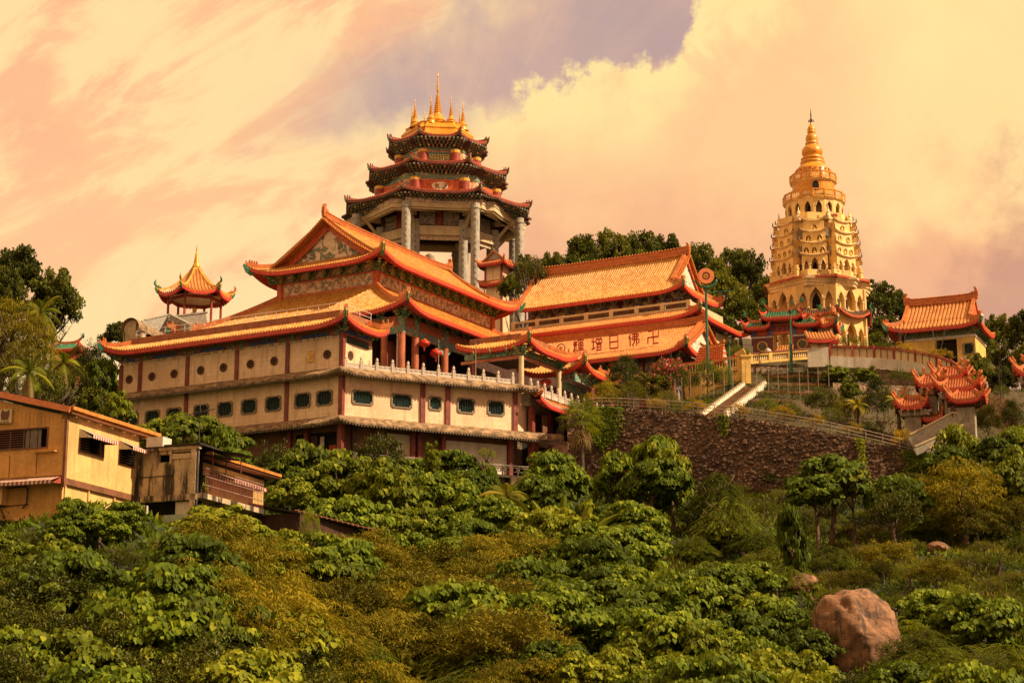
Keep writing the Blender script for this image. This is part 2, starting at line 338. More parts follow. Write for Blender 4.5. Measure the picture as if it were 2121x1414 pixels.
class MB:
    def __init__(s): s.v = []; s.f = []; s.uv = []; s.m = []; s.cm = 0
    def add(s, vs, fs, uvs=None):
        b = len(s.v); s.v.extend(vs); s.uv.extend(uvs if uvs else [(0, 0)] * len(vs))
        for f in fs: s.f.append(tuple(i + b for i in f)); s.m.append(s.cm)
    def box(s, x0, x1, y0, y1, z0, z1):
        s.add([(x0, y0, z0), (x1, y0, z0), (x1, y1, z0), (x0, y1, z0), (x0, y0, z1), (x1, y0, z1), (x1, y1, z1), (x0, y1, z1)],
              [(0, 3, 2, 1), (4, 5, 6, 7), (0, 1, 5, 4), (1, 2, 6, 5), (2, 3, 7, 6), (3, 0, 4, 7)])
    def obox(s, c, ax, ay, az, hx, hy, hz):     # oriented box, half sizes
        c = Vector(c); ax, ay, az = Vector(ax) * hx, Vector(ay) * hy, Vector(az) * hz
        vs = [tuple(c + ax * i + ay * j + az * k) for k in (-1, 1) for i, j in ((-1, -1), (1, -1), (1, 1), (-1, 1))]
        s.add(vs, [(0, 3, 2, 1), (4, 5, 6, 7), (0, 1, 5, 4), (1, 2, 6, 5), (2, 3, 7, 6), (3, 0, 4, 7)])
    def beam(s, p, q, w, h):                    # box from p to q, width w, height h (h upward-ish)
        p, q = Vector(p), Vector(q); a = (q - p); L = a.length
        if L < 1e-6: return
        a /= L; side = a.cross(Vector((0, 0, 1)))
        side = Vector((1, 0, 0)) if side.length < 1e-3 else side.normalized()
        s.obox((p + q) / 2, a, side, side.cross(a), L / 2, w / 2, h / 2)
    def tube(s, p, q, r0, r1=None, n=8, caps=True):
        r1 = r0 if r1 is None else r1; p, q = Vector(p), Vector(q); a = (q - p).normalized()
        u = a.cross(Vector((0, 0, 1))); u = Vector((1, 0, 0)) if u.length < 1e-3 else u.normalized(); v = a.cross(u)
        vs = []
        for c, r in ((p, r0), (q, r1)):
            for i in range(n): t = 2 * PI * i / n; vs.append(tuple(c + u * (r * math.cos(t)) + v * (r * math.sin(t))))
        fs = [(i, (i + 1) % n, n + (i + 1) % n, n + i) for i in range(n)]
        if caps: fs += [tuple(range(n - 1, -1, -1)), tuple(range(n, 2 * n))]
        s.add(vs, fs)
    def path(s, pts, rs, n=6):
        for i in range(len(pts) - 1): s.tube(pts[i], pts[i + 1], rs[i], rs[i + 1], n, i in (0, len(pts) - 2))
    def lathe(s, prof, c=(0, 0, 0), n=16, a0=0.0, a1=2 * PI):     # prof: (r, z)
        k = len(prof); full = abs(a1 - a0 - 2 * PI) < 1e-6; m = n if full else n + 1; vs = []
        for i in range(m):
            t = a0 + (a1 - a0) * i / n
            for r, z in prof: vs.append((c[0] + r * math.cos(t), c[1] + r * math.sin(t), c[2] + z))
        fs = [(i * k + j, ((i + 1) % m) * k + j, ((i + 1) % m) * k + j + 1, i * k + j + 1) for i in range(n) for j in range(k - 1)]
        s.add(vs, fs)
    def extr(s, poly, o, ax, az, ad):           # polygon (u, v) in the plane (ax, az) at o, pushed along ad
        o, ax, az, ad = Vector(o), Vector(ax), Vector(az), Vector(ad); n = len(poly)
        a = [tuple(o + ax * u + az * v) for u, v in poly]; b = [tuple(Vector(p) + ad) for p in a]
        s.add(a + b, [tuple(range(n)), tuple(range(2 * n - 1, n - 1, -1))] + [(i, n + i, n + (i + 1) % n, (i + 1) % n) for i in range(n)])
    def ribbon(s, pts, w, h, zoff=0.0):         # rectangular section swept along pts, h upward
        n = len(pts); P = [Vector(p) for p in pts]; vs = []
        for i, p in enumerate(P):
            d = P[min(i + 1, n - 1)] - P[max(i - 1, 0)]; sd = Vector((d.y, -d.x, 0))
            sd = sd.normalized() * (w / 2) if sd.length > 1e-6 else Vector((w / 2, 0, 0))
            for a, b in ((-1, 0), (1, 0), (1, 1), (-1, 1)): vs.append(tuple(p + sd * a + Vector((0, 0, zoff + h * b))))
        fs = [(0, 1, 2, 3), tuple(4 * (n - 1) + k for k in (3, 2, 1, 0))]
        for i in range(n - 1):
            for k in range(4): fs.append((4 * i + k, 4 * i + (k + 1) % 4, 4 * i + 4 + (k + 1) % 4, 4 * i + 4 + k))
        s.add(vs, fs)
    def grid(s, rows, uvs=None):                # rows: list of equal-length lists of points
        k = len(rows[0]); vs = [tuple(p) for r in rows for p in r]
        fs = [(i * k + j, i * k + j + 1, (i + 1) * k + j + 1, (i + 1) * k + j) for i in range(len(rows) - 1) for j in range(k - 1)]
        s.add(vs, fs, [u for r in uvs for u in r] if uvs else None)
    def build(s, name, mat, parent=None, kind=None, smooth=False, label=None, off=None):
        mats = mat if isinstance(mat, (list, tuple)) else [mat]
        me = bpy.data.meshes.new(name)
        if parent is not None:
            if off is None: off = offof(parent)
            v = [(a - off[0], b - off[1], c - off[2]) for a, b, c in s.v] if off.length > 0 else s.v
        else: v = s.v
        me.from_pydata(v, [], s.f)
        if any(u != (0, 0) for u in s.uv[:400]):
            ul = me.uv_layers.new(name='uv'); li = np.empty(len(me.loops), dtype=np.int32); me.loops.foreach_get('vertex_index', li)
            ul.data.foreach_set('uv', np.array(s.uv, dtype=np.float32)[li].ravel())
        for x in mats: me.materials.append(MATS[x])
        if len(mats) > 1: me.polygons.foreach_set('material_index', s.m)
        if smooth: me.polygons.foreach_set('use_smooth', [True] * len(me.polygons))
        me.update()
        o = bpy.data.objects.new(name, me); COL.objects.link(o)
        if parent is not None: o.parent = parent
        if kind: o['kind'] = kind
        if label: o['label'] = label
        return o
def offof(o):
    while o.parent is not None: o = o.parent
    return OFF.get(o.name, Vector((0, 0, 0)))
def inst(src, parent, loc, rz=0.0, scale=(1, 1, 1), name=None):    # another object that shares src's mesh (and its children's)
    c = src.copy(); COL.objects.link(c); c.parent = parent
    off = offof(parent) if parent is not None else Vector((0, 0, 0))
    c.location = Vector(loc) - off; c.rotation_euler = (0, 0, rz); c.scale = scale
    for ch in src.children:
        d = ch.copy(); COL.objects.link(d); d.parent = c
    return c
KIT = {}                                        # shapes used many times, kept as mesh data
def kit(name, mb, mat, smooth=False):
    o = mb.build(name, mat, None, smooth=smooth); KIT[name] = o.data; bpy.data.objects.remove(o); return KIT[name]
def put(kitname, name, parent, loc, rz=0.0, scale=(1, 1, 1), label=None):
    o = bpy.data.objects.new(name, KIT[kitname]); COL.objects.link(o); o.parent = parent
    off = offof(parent) if parent is not None else Vector((0, 0, 0))
    o.location = Vector(loc) - off; o.rotation_euler = (0, 0, rz); o.scale = scale
    if label: o['label'] = label
    return o
# ------------------------------------------------------------------ roofs
def wallrect(mb, u0, u1, z0, z1, holes, P, thick):
    """wall in its own (u, z) plane with rectangular holes; P(u, z, d) gives the point d metres behind the face"""
    us = sorted({u0, u1, *[h[0] for h in holes], *[h[1] for h in holes]}); zs = sorted({z0, z1, *[h[2] for h in holes], *[h[3] for h in holes]})
    for i in range(len(us) - 1):
        for j in range(len(zs) - 1):
            a, b, c, d = us[i], us[i + 1], zs[j], zs[j + 1]; m = ((a + b) / 2, (c + d) / 2)
            if any(h[0] < m[0] < h[1] and h[2] < m[1] < h[3] for h in holes): continue
            mb.add([P(a, c, 0), P(b, c, 0), P(b, d, 0), P(a, d, 0)], [(0, 1, 2, 3)])
    for h in holes:
        a, b, c, d = h
        for (p, q) in (((a, c), (b, c)), ((b, c), (b, d)), ((b, d), (a, d)), ((a, d), (a, c))):
            mb.add([P(*p, 0), P(*q, 0), P(*q, thick), P(*p, thick)], [(0, 1, 2, 3)])
def roof_side(par, A, B, N, D, dmax, H, lift, pitch=.34, mat='tile_gold', soff=.50, teeth=True, nseg=7, trim=1.0, name='roof_tiles', rib=.10, depth_soffit=None, fascia='red_fascia', ends='orange_tile_end', tooth='red_fascia'):
    """One slope. A, B eave ends (Vectors, z = eave height), N inward unit vector, D reach of the slope,
    dmax(q) reach at eave position q, H(d) rise above the eave, lift(q, d) upturn of the corners."""
    A, B, N = Vector(A), Vector(B), Vector(N); L = (B - A).length; a = (B - A) / L
    n = max(2, int(round(L / pitch))); p = L / n
    def P(q, d, e=0.0): return A + a * q + N * d + Vector((0, 0, H(d) + lift(q, d) + e))
    offs = ((0.0, 0.0), (.34, 0.0), (.46, rib * 1.25), (.88, rib * 1.25))
    rows, uvs = [], []
    for i in range(n + 1):
        for o, e in (offs if i < n else ((0.0, 0.0),)):
            q = min((i + o) * p, L); dm = max(dmax(q), 1e-3)
            rows.append([P(q, dm * k / nseg, e) for k in range(nseg + 1)]); uvs.append([(i + o + .001, dm * k / nseg + .001) for k in range(nseg + 1)])
    mb = MB(); mb.grid(rows, uvs); mb.build(name, mat, par, kind='stuff')
    # soffit under the slope
    ds = depth_soffit if depth_soffit else D
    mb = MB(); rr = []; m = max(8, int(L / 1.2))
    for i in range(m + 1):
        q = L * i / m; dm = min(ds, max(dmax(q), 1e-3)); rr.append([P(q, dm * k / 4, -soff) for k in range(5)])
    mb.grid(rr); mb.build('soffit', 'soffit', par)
    # fascia band, row of tile ends, rafter teeth
    m = max(16, int(L / .6)); mb = MB()
    mb.grid([[P(L * i / m, 0, .02) - N * .04, P(L * i / m, 0, -.40 * trim) - N * .03] for i in range(m + 1)])
    mb.grid([[P(L * i / m, 0, -.40 * trim) - N * .03, P(L * i / m, .12, -soff)] for i in range(m + 1)])
    mb.build('fascia', fascia, par)
    mb = MB(); r = p * .30
    for i in range(n):
        c = P((i + .68) * p, 0, rib * .55) - N * .07
        vs = [tuple(c + a * (r * math.cos(PI * k / 3)) + Vector((0, 0, r * math.sin(PI * k / 3)))) for k in range(6)]
        c2 = N * .10; vs += [tuple(Vector(v) + c2) for v in vs]
        mb.add(vs, [tuple(range(6)), *[(k, 6 + k, 6 + (k + 1) % 6, (k + 1) % 6) for k in range(6)]])
        c = P((i + .18) * p, 0, -.05) - N * .055                        # drip tile between two rows
        mb.add([tuple(c - a * (p * .3)), tuple(c + Vector((0, 0, -.08 * trim))), tuple(c + a * (p * .3)), tuple(c + N * .03 + Vector((0, 0, .03)))], [(0, 1, 2, 3)])
    mb.build('tile_ends', ends, par, kind='stuff')
    if teeth:
        mb = MB()
        for i in range(n):
            q = (i + .5) * p; dd = min(.85, max(dmax(q), .1)); c0 = P(q, .02, -.42 * trim - .05); c1 = P(q, dd, -soff - .05)
            mb.beam(c0, c1, p * .42, .15 * trim)
        mb.build('rafter_ends', tooth, par, kind='stuff')
def prof(rise, D, k=.35):                        # concave Chinese slope: gentle at the eave, steep at the top
    return lambda d: rise * ((1 - k) * (d / D) + k * (d / D) ** 2)
def hip_ridge(par, pts, w=.34, h=.42, figs=3, mat='orange_ridge', curl=.8):
    mb = MB(); P = [Vector(p) for p in pts]
    d = (P[-1] - P[-2]); d.z = 0; d = d.normalized() if d.length > 0 else Vector((1, 0, 0))
    ext = [P[-1] + d * .25 * curl + Vector((0, 0, .15 * curl)), P[-1] + d * .45 * curl + Vector((0, 0, .45 * curl))] if curl else []
    mb.ribbon(P + ext, w, h); mb.ribbon([p + Vector((0, 0, h)) for p in P], w * .55, .10)
    if figs:
        n = len(P)
        for i in range(figs):
            t = n - 1.2 - i * .55; a = P[max(0, int(t))]; b = P[min(n - 1, int(t) + 1)]; c = a.lerp(b, t - int(t)) + Vector((0, 0, h))
            mb.obox(c + Vector((0, 0, .16)), (1, 0, 0), (0, 1, 0), (0, 0, 1), .09, .09, .16)
            mb.lathe([(.0, .52), (.10, .40), (.06, .28)], c, 5)
    return mb.build('hip_ridge', mat, par)
def corner_beast(par, p, d, s=1.0):              # green glazed beam head with a yellow edge under an upturned corner
    p = Vector(p); d = Vector(d).normalized(); mb = MB(); up = Vector((0, 0, 1))
    prof_ = [(-.9, -.55), (-.2, -.75), (.25, -.45), (.50, .10), (.42, .30), (.15, -.05), (-.3, -.25), (-.9, -.2)]
    sd = d.cross(up)
    mb.extr([(u * s, v * s) for u, v in prof_], p - sd * .14 * s, d, up, sd * .28 * s); mb.cm = 1
    mb.extr([(u * s * 1.02 + .02, v * s + .05) for u, v in prof_[2:6]], p - sd * .05 * s, d, up, sd * .10 * s)
    return mb.build('corner_beam_head', ['green_glaze', 'gold_paint'], par)
def hip_skirt(par, rect, ze, inner, zt, up=1.2, reach=.75, mat='tile_gold', k=.35, sides='fblr', pitch=.34, teeth=True, ridges=True, figs=3, trim=1.0, nseg=7, beasts=True, fascia='red_fascia', rmat='orange_ridge', rw=.34, rh=.42):
    """four (or fewer) slopes from the eave rectangle up to the inner rectangle; rect = (x0, x1, y0, y1)"""
    x0, x1, y0, y1 = rect; a0, a1, b0, b1 = inner; rise = zt - ze
    ins = dict(l=a0 - x0, r=x1 - a1, f=b0 - y0, b=y1 - b1)
    def hipl(q, d, q0, q1, L, D):
        s = d / D; t = min(q / max(q0, .01), (L - q) / max(q1, .01))
        return (max(0.0, 1 - t / reach)) ** 2.3 * (max(0.0, 1 - s / reach)) ** 1.5 / 1.0
    def side(A, B, N, q0, q1, D):
        L = (Vector(B) - Vector(A)).length
        def dm(q): return min(D, D * q / max(q0, .01), D * (L - q) / max(q1, .01))
        roof_side(par, A, B, N, D, dm, prof(rise, D, k), lambda q, d: up * hipl(q, d, q0, q1, L, D), pitch, mat, teeth=teeth, trim=trim, nseg=nseg, fascia=fascia)
    if 'f' in sides: side((x0, y0, ze), (x1, y0, ze), (0, 1, 0), ins['l'], ins['r'], ins['f'])
    if 'r' in sides: side((x1, y0, ze), (x1, y1, ze), (-1, 0, 0), ins['f'], ins['b'], ins['r'])
    if 'b' in sides: side((x1, y1, ze), (x0, y1, ze), (0, -1, 0), ins['r'], ins['l'], ins['b'])
    if 'l' in sides: side((x0, y1, ze), (x0, y0, ze), (1, 0, 0), ins['b'], ins['f'], ins['l'])
    if ridges:
        for (cx, cy, ix, iy, s1, s2) in ((x0, y0, a0, b0, 'l', 'f'), (x1, y0, a1, b0, 'r', 'f'), (x1, y1, a1, b1, 'r', 'b'), (x0, y1, a0, b1, 'l', 'b')):
            if s1 in sides and s2 in sides:
                pts = []
                for i in range(11):
                    s = 1 - i / 10; g = (max(0, 1 - s / reach)) ** 3.8
                    pts.append((cx + (ix - cx) * s, cy + (iy - cy) * s, ze + rise * ((1 - k) * s + k * s * s) + up * g))
                hip_ridge(par, pts, rw, rh, figs, rmat)
                if beasts: corner_beast(par, (cx, cy, ze + up), (cx - ix, cy - iy, 0), 1.0)
def ngon_roof(par, c, n, a0, Re, Ri, ze, zt, up=.9, reach=.6, mat='tile_orange', k=.35, pitch=.34, faces=None, figs=2, trim=1.0, nseg=5, rw=.3, rh=.35, soff=.34, beasts=True, fascia='red_fascia', rmat='orange_ridge', curl=.8, teeth=True, ends='orange_tile_end', tooth='red_fascia'):
    """roof on a regular n-gon: eave radius Re at ze, inner radius Ri at zt"""
    c = Vector(c); corners = [Vector((c.x + Re * math.cos(a0 + 2 * PI * i / n), c.y + Re * math.sin(a0 + 2 * PI * i / n), ze)) for i in range(n)]
    ap = Re * math.cos(PI / n); D = (Re - Ri) * math.cos(PI / n); rise = zt - ze; L = 2 * Re * math.sin(PI / n)
    qi = (L - 2 * Ri * math.sin(PI / n)) / 2
    def hl(q, d):
        s = d / D; t = min(q, L - q) / max(qi, .01)
        rr = reach * L / 2 / max(qi, .01)
        return up * (max(0.0, 1 - t / rr)) ** 2.0 * (max(0.0, 1 - s / rr)) ** 1.5
    def dm(q): return min(D, D * q / max(qi, .01), D * (L - q) / max(qi, .01))
    for i in (faces if faces is not None else range(n)):
        A, B = corners[i % n], corners[(i + 1) % n]; mid = (A + B) / 2; N = Vector((c.x - mid.x, c.y - mid.y, 0)).normalized()
        roof_side(par, A, B, N, D, dm, prof(rise, D, k), hl, pitch, mat, nseg=nseg, trim=trim, soff=soff, fascia=fascia, teeth=teeth, ends=ends, tooth=tooth)
    rr = reach * L / 2 / max(qi, .01)
    for i in range(n):
        if faces is not None and (i % n not in [f % n for f in faces]) and ((i - 1) % n not in [f % n for f in faces]): continue
        C = corners[i]; I = Vector((c.x + (C.x - c.x) * Ri / Re, c.y + (C.y - c.y) * Ri / Re, 0)); pts = []
        for j in range(9):
            s = 1 - j / 8; pts.append((C.x + (I.x - C.x) * s, C.y + (I.y - C.y) * s, ze + rise * ((1 - k) * s + k * s * s) + up * (max(0, 1 - s / rr)) ** 3.5))
        hip_ridge(par, pts, rw, rh, figs, rmat, curl)
        if beasts: corner_beast(par, (C.x, C.y, ze + up), (C.x - c.x, C.y - c.y, 0), .8)
# brackets: stacked arms; local x along the wall, -y outward
def make_bracket():
    mb = MB()
    for i, (w_, dpt, z) in enumerate(((.30, .25, 0), (.55, .55, .22), (.80, .85, .44), (1.05, 1.1, .66))):
        mb.cm = 0; mb.box(-w_ / 2, w_ / 2, -.12 - dpt * .15, .0, z, z + .15); mb.box(-.08, .08, -dpt, .0, z + .02, z + .17)
        mb.cm = 1
        for sx_ in (-1, 1): mb.box(sx_ * w_ / 2 - .09, sx_ * w_ / 2 + .09, -.2 - dpt * .15, .02, z + .13, z + .23)
        mb.box(-.10, .10, -dpt - .08, -dpt + .12, z + .16, z + .25)
    mb.cm = 2; mb.extr([(-.12, 0), (-.55, -.30), (-.70, -.18), (-.58, -.10), (-.75, .10), (-.35, .05), (-.1, .22)], (-.06, -.1, .25), (0, 1, 0), (0, 0, 1), (.12, 0, 0))
    return mb
kit('bracket', make_bracket(), ['teal_paint', 'gold_paint', 'green_glaze'])
mb_ = MB(); mb_.add(*(lambda b: (b.v, b.f))(make_bracket()))
kit('bracket_pale', mb_, 'white_stone')
def brackets(par, p, q, out, n, s=1.0, k='bracket', ends=True):
    """n bracket clusters from p to q; out = outward direction (unit)"""
    p, q = Vector(p), Vector(q); rz = math.atan2(out[0], -out[1])
    for i in range(n):
        t = i / (n - 1) if ends else (i + .5) / n
        put(k, 'bracket', par, p.lerp(q, t), rz, (s, s, s))
def window_kit(name, w_, h_, nb):
    """stone-framed opening with stepped corners and upright bars; origin at its centre, faces -y"""
    n = .16; a, b = w_ / 2, h_ / 2
    def out(a, b, c): return [(-a + c, -b), (a - c, -b), (a - c, -b + c), (a, -b + c), (a, b - c), (a - c, b - c), (a - c, b), (-a + c, b), (-a + c, b - c), (-a, b - c), (-a, -b + c), (-a + c, -b + c)]
    o1, i1 = out(a, b, .14), out(a - .14, b - .14, .20)
    mb = MB(); m = len(o1); Q = lambda p, y: (p[0], y, p[1])
    mb.add([Q(p, -.10) for p in o1] + [Q(p, -.10) for p in i1] + [Q(p, .04) for p in o1] + [Q(p, .22) for p in i1],
           [f for i in range(m) for j in [(i + 1) % m] for f in ((i, j, m + j, m + i), (i, 2 * m + i, 2 * m + j, j), (m + i, m + j, 3 * m + j, 3 * m + i))])
    kit(name + '_frame', mb, 'window_stone')
    mb = MB()
    for i in range(nb):
        x = -a + .14 + (i + .5) * (w_ - .28) / nb
        e = .24 if (abs(x) > a - .40) else 0.0
        mb.tube((x, .06, -b + .14 + e), (x, .06, b - .14 - e), .035, None, 5, False)
    kit(name + '_bars', mb, 'window_bar')
    mb = MB(); mb.box(-a + .02, a - .02, .24, .28, -b + .02, b - .02); kit(name + '_dark', mb, 'dark_inside')  # black sheet behind the bars, painted as the unlit inside
def window(par, name, loc, rz):
    f = put(name + '_frame', 'window', par, loc, rz)
    for k_, nm in (('_bars', 'window_bars'), ('_dark', 'window_opening')):
        o = bpy.data.objects.new(nm, KIT[name + k_]); COL.objects.link(o); o.parent = f
    return f
window_kit('win_a', 1.95, 1.55, 9); window_kit('win_b', 2.25, 1.45, 13); window_kit('win_c', 1.45, 1.45, 9)
# carved round vent: rim, hub and eight petals
mb = MB()
for i in range(24):
    t0, t1 = 2 * PI * i / 24, 2 * PI * (i + 1) / 24
    for r0, r1, y0, y1 in ((.46, .38, -.07, -.07), (.46, .46, -.07, .02), (.38, .38, -.07, .02)):
        mb.add([(r0 * math.cos(t0), y0, r0 * math.sin(t0)), (r0 * math.cos(t1), y0, r0 * math.sin(t1)), (r1 * math.cos(t1), y1, r1 * math.sin(t1)), (r1 * math.cos(t0), y1, r1 * math.sin(t0))], [(0, 1, 2, 3)])
for i in range(8):
    t = 2 * PI * i / 8 + .2; d = Vector((math.cos(t), 0, math.sin(t))); s_ = Vector((-d.z, 0, d.x))
    mb.add([tuple(d * .08 + s_ * .02 + Vector((0, -.05, 0))), tuple(d * .25 + s_ * .05 + Vector((0, -.06, 0))), tuple(d * .38 + s_ * .02 + Vector((0, -.05, 0))), tuple(d * .25 - s_ * .05 + Vector((0, -.06, 0)))], [(0, 1, 2, 3)])
mb.cm = 1; mb.tube((0, -.02, 0), (0, .0, 0), .42, .42, 20)
kit('round_vent', mb, ['eave_brown', 'dark_inside'])
# ------------------------------------------------------------------ podium building (two walled storeys under a tiled wing)
pod = root('podium_building', 'long two-storey marble-clad temple base with red pilasters and barred windows', 'temple building', (0, 0, 0))
TV = Vector((math.cos(R(56.3)), math.sin(R(56.3)), 0)); TN = Vector((TV.y, -TV.x, 0))     # terrace front: along, outward
Lf, Lt = 27.7, 18.9
def PL(u, z, d): return (u, d, z)                                  # left front: u = x (negative), faces -y
def PTf(u, z, d): q = TV * u - TN * d; return (q.x, q.y, z)         # terrace front
E2 = TV * Lt
wz = 2.35
wl_left = [-1.96, -4.52, -8.03, -10.96, -13.94, -16.89, -20.4, -23.14, -25.92]
hl = [(x - .84, x + .84, wz - .64, wz + .64) for x in wl_left]
wt = [(2.2, 'win_b', 2.25, 1.45, 2.4), (6.31, 'win_b', 2.25, 1.45, 2.42), (9.9, 'win_c', 1.45, 1.45, 2.5), (13.25, 'win_a', 1.95, 1.55, 2.55), (16.56, 'win_a', 1.95, 1.55, 2.6)]
ht = [(u - w_ / 2 + .14, u + w_ / 2 - .14, z - h_ / 2 + .14, z + h_ / 2 - .14) for u, n_, w_, h_, z in wt]
mb = MB(); wallrect(mb, -Lf, 0, .0, 4.7, hl, PL, .3); wallrect(mb, 0, Lt, .0, 4.75, ht, PTf, .3)
mb.add([(E2.x, E2.y, 0), (E2.x, E2.y + 2, 0), (E2.x, E2.y + 2, 4.7), (E2.x, E2.y, 4.7)], [(0, 1, 2, 3)])
mb.add([(-Lf, 0, 0), (-Lf, 16, 0), (-Lf, 16, 4.7), (-Lf, 0, 4.7)], [(0, 1, 2, 3)])
mb.build('lower_wall', 'marble_slab', pod)
mb = MB(); wallrect(mb, -Lf, 0, 4.95, 8.15, [], PL, .3)
mb.add([(0, 0, 4.95), (0, 5.2, 4.95), (0, 5.2, 8.2), (0, 0, 8.2)], [(0, 1, 2, 3)]); mb.add([(-Lf, 0, 4.95), (-Lf, 16, 4.95), (-Lf, 16, 9.6), (-Lf, 0, 9.6)], [(0, 1, 2, 3)])
mb.build('upper_wall', 'marble_slab', pod)
mb = MB(); mb.box(-Lf + .02, -.02, .05, .3, 8.15, 9.75); mb.box(-.3, -.05, .05, 5.2, 8.15, 9.75); mb.build('frieze_wall', 'painted_red', pod)
mb = MB()
for a, b in ((-27.4, -25.2), (-24.7, -19.1), (-18.6, -12.9), (-12.4, -6.7), (-6.2, -.4)):
    mb.box(a, b, -.03, .05, 8.16, 8.42)
    mb.cm = 1; c_ = (a + b) / 2; h_ = (b - a) * .28; mb.box(c_ - h_, c_ + h_, -.06, .05, 8.52, 8.76)
    mb.cm = 2; mb.box(a, a + .5, -.04, .05, 8.44, 8.95); mb.box(b - .5, b, -.04, .05, 8.44, 8.95)
    mb.cm = 0; mb.box(c_ - h_, c_ + h_, -.05, .05, 8.2, 8.47); mb.cm = 3; mb.box(a, b, -.05, .05, 8.43, 8.48); mb.cm = 0
mb.cm = 1; mb.box(-.05, .05, .6, 4.6, 8.7, 9.0); mb.build('frieze_panels', ['painted_pale', 'blue_paint', 'painted_beam', 'iron'], pod)
mb = MB()
for i in range(26): y = .7 + i * .15; mb.box(.02, .06, y, y + .07, 7.75, 8.45)
mb.build('vent_slats', 'window_bar', pod)
for x in wl_left: window(pod, 'win_a', (x, 0, wz), 0)
rt = math.atan2(TV.y, TV.x)
for u, n_, w_, h_, z in wt: q = TV * u; window(pod, n_, (q.x, q.y, z), rt)
for x in (-1.74, -8.06, -10.95, -14.29, -17.15, -20.55, -23.43, -26.41): put('round_vent', 'round_vent', pod, (x, -.0, 6.62), 0)
for y in (1.4,): put('round_vent', 'round_vent', pod, (.0, y, 6.6), PI / 2)
mb = MB(); mb.box(-4.05, -3.3, -.10, 0, 6.05, 6.95); mb.extr([(math.cos(t) * .3, math.sin(t) * .3) for t in [PI * i / 8 for i in range(9)]], (-3.68, -.08, 6.96), (1, 0, 0), (0, 0, 1), (0, .08, 0))
mb.build('wooden_hatch', 'gold_paint', pod)
def pilaster(x, z0, z1, w_=.42):
    mb = MB(); mb.box(x - w_ / 2, x + w_ / 2, -.16, .02, z0, z1); mb.box(x - w_ / 2 - .05, x + w_ / 2 + .05, -.19, .02, z0, z0 + .2); mb.build('pilaster', 'red_column', pod)
for x in (-27.5, -24.96, -18.83, -12.61, -6.42): pilaster(x, 4.95, 8.2)
for x in (-18.81, -6.40): pilaster(x, 0, 4.7)
def cpil(z0, z1): mb = MB(); mb.box(-.25, .22, -.18, .28, z0, z1); mb.build('corner_pilaster', 'red_column', pod)
cpil(.0, 4.7); cpil(4.95, 9.3); cpil(-4.4, -.3)
for u in (8.53, 11.24, 18.7):
    mb = MB(); q = TV * u + TN * .06; mb.obox((q.x, q.y, 2.35), TV, TN, (0, 0, 1), .25, .12, 2.35); mb.build('pilaster', 'red_column', pod)
# weathered ledges with a row of teeth
def ledge(path, z, out_, drop, name, sag=0.0):
    P = [Vector((p[0], p[1], 0)) for p in path]; n = len(P); o = []
    for i in range(n):
        ns = []
        if i > 0: d = (P[i] - P[i - 1]).normalized(); ns.append(Vector((d.y, -d.x, 0)))
        if i < n - 1: d = (P[i + 1] - P[i]).normalized(); ns.append(Vector((d.y, -d.x, 0)))
        nn = sum(ns, Vector((0, 0, 0))).normalized(); o.append(nn / max(.3, nn.dot(ns[0])))
    mb = MB(); tb = MB()
    for i in range(n - 1):
        L = (P[i + 1] - P[i]).length; m = max(2, int(L / .6)); rows = []
        for j in range(m + 1):
            t = j / m; b = P[i].lerp(P[i + 1], t); oo = o[i].lerp(o[i + 1], t)
            e = max(0, 1 - min(t * L, (1 - t) * L) / 2.6) ** 2 * .42 + random.uniform(-.02, .02)
            rows.append([b + Vector((0, 0, z + .62)), b + oo * (out_ * .45) + Vector((0, 0, z + .34 + e * .5 + random.uniform(-.05, .05))), b + oo * out_ + Vector((0, 0, z - drop * .2 + e)),
                         b + oo * out_ + Vector((0, 0, z - .20 - drop * .2 + e)), b + oo * (out_ * .2) + Vector((0, 0, z - .28))])
        mb.grid(rows)
        m2 = int(L / .30)
        for j in range(m2):
            t = (j + .5) / m2; b = P[i].lerp(P[i + 1], t); oo = o[i].lerp(o[i + 1], t)
            e = max(0, 1 - min(t * L, (1 - t) * L) / 2.6) ** 2 * .42
            c = b + oo * (out_ * .9) + Vector((0, 0, z - .30 - drop * .2 + e)); mb2 = oo.normalized()
            tb.obox(c, mb2, Vector((-mb2.y, mb2.x, 0)), (0, 0, 1), .14, .06, .07)
    mb.build(name, 'weathered_ledge', pod); tb.build('ledge_teeth', 'ledge_tooth', pod, kind='stuff')
ledge([(-28.6, 8), (-27.7, 0), (0, 0), (E2.x, E2.y), (E2.x + 1.2, E2.y + 1.6)], 4.62, 1.25, .5, 'upper_ledge')
Efar = TV * 23.6
ledge([(-28.6, 8), (-27.7, 0), (0, 0), (Efar.x, Efar.y)], -.12, 1.35, .9, 'lower_ledge')
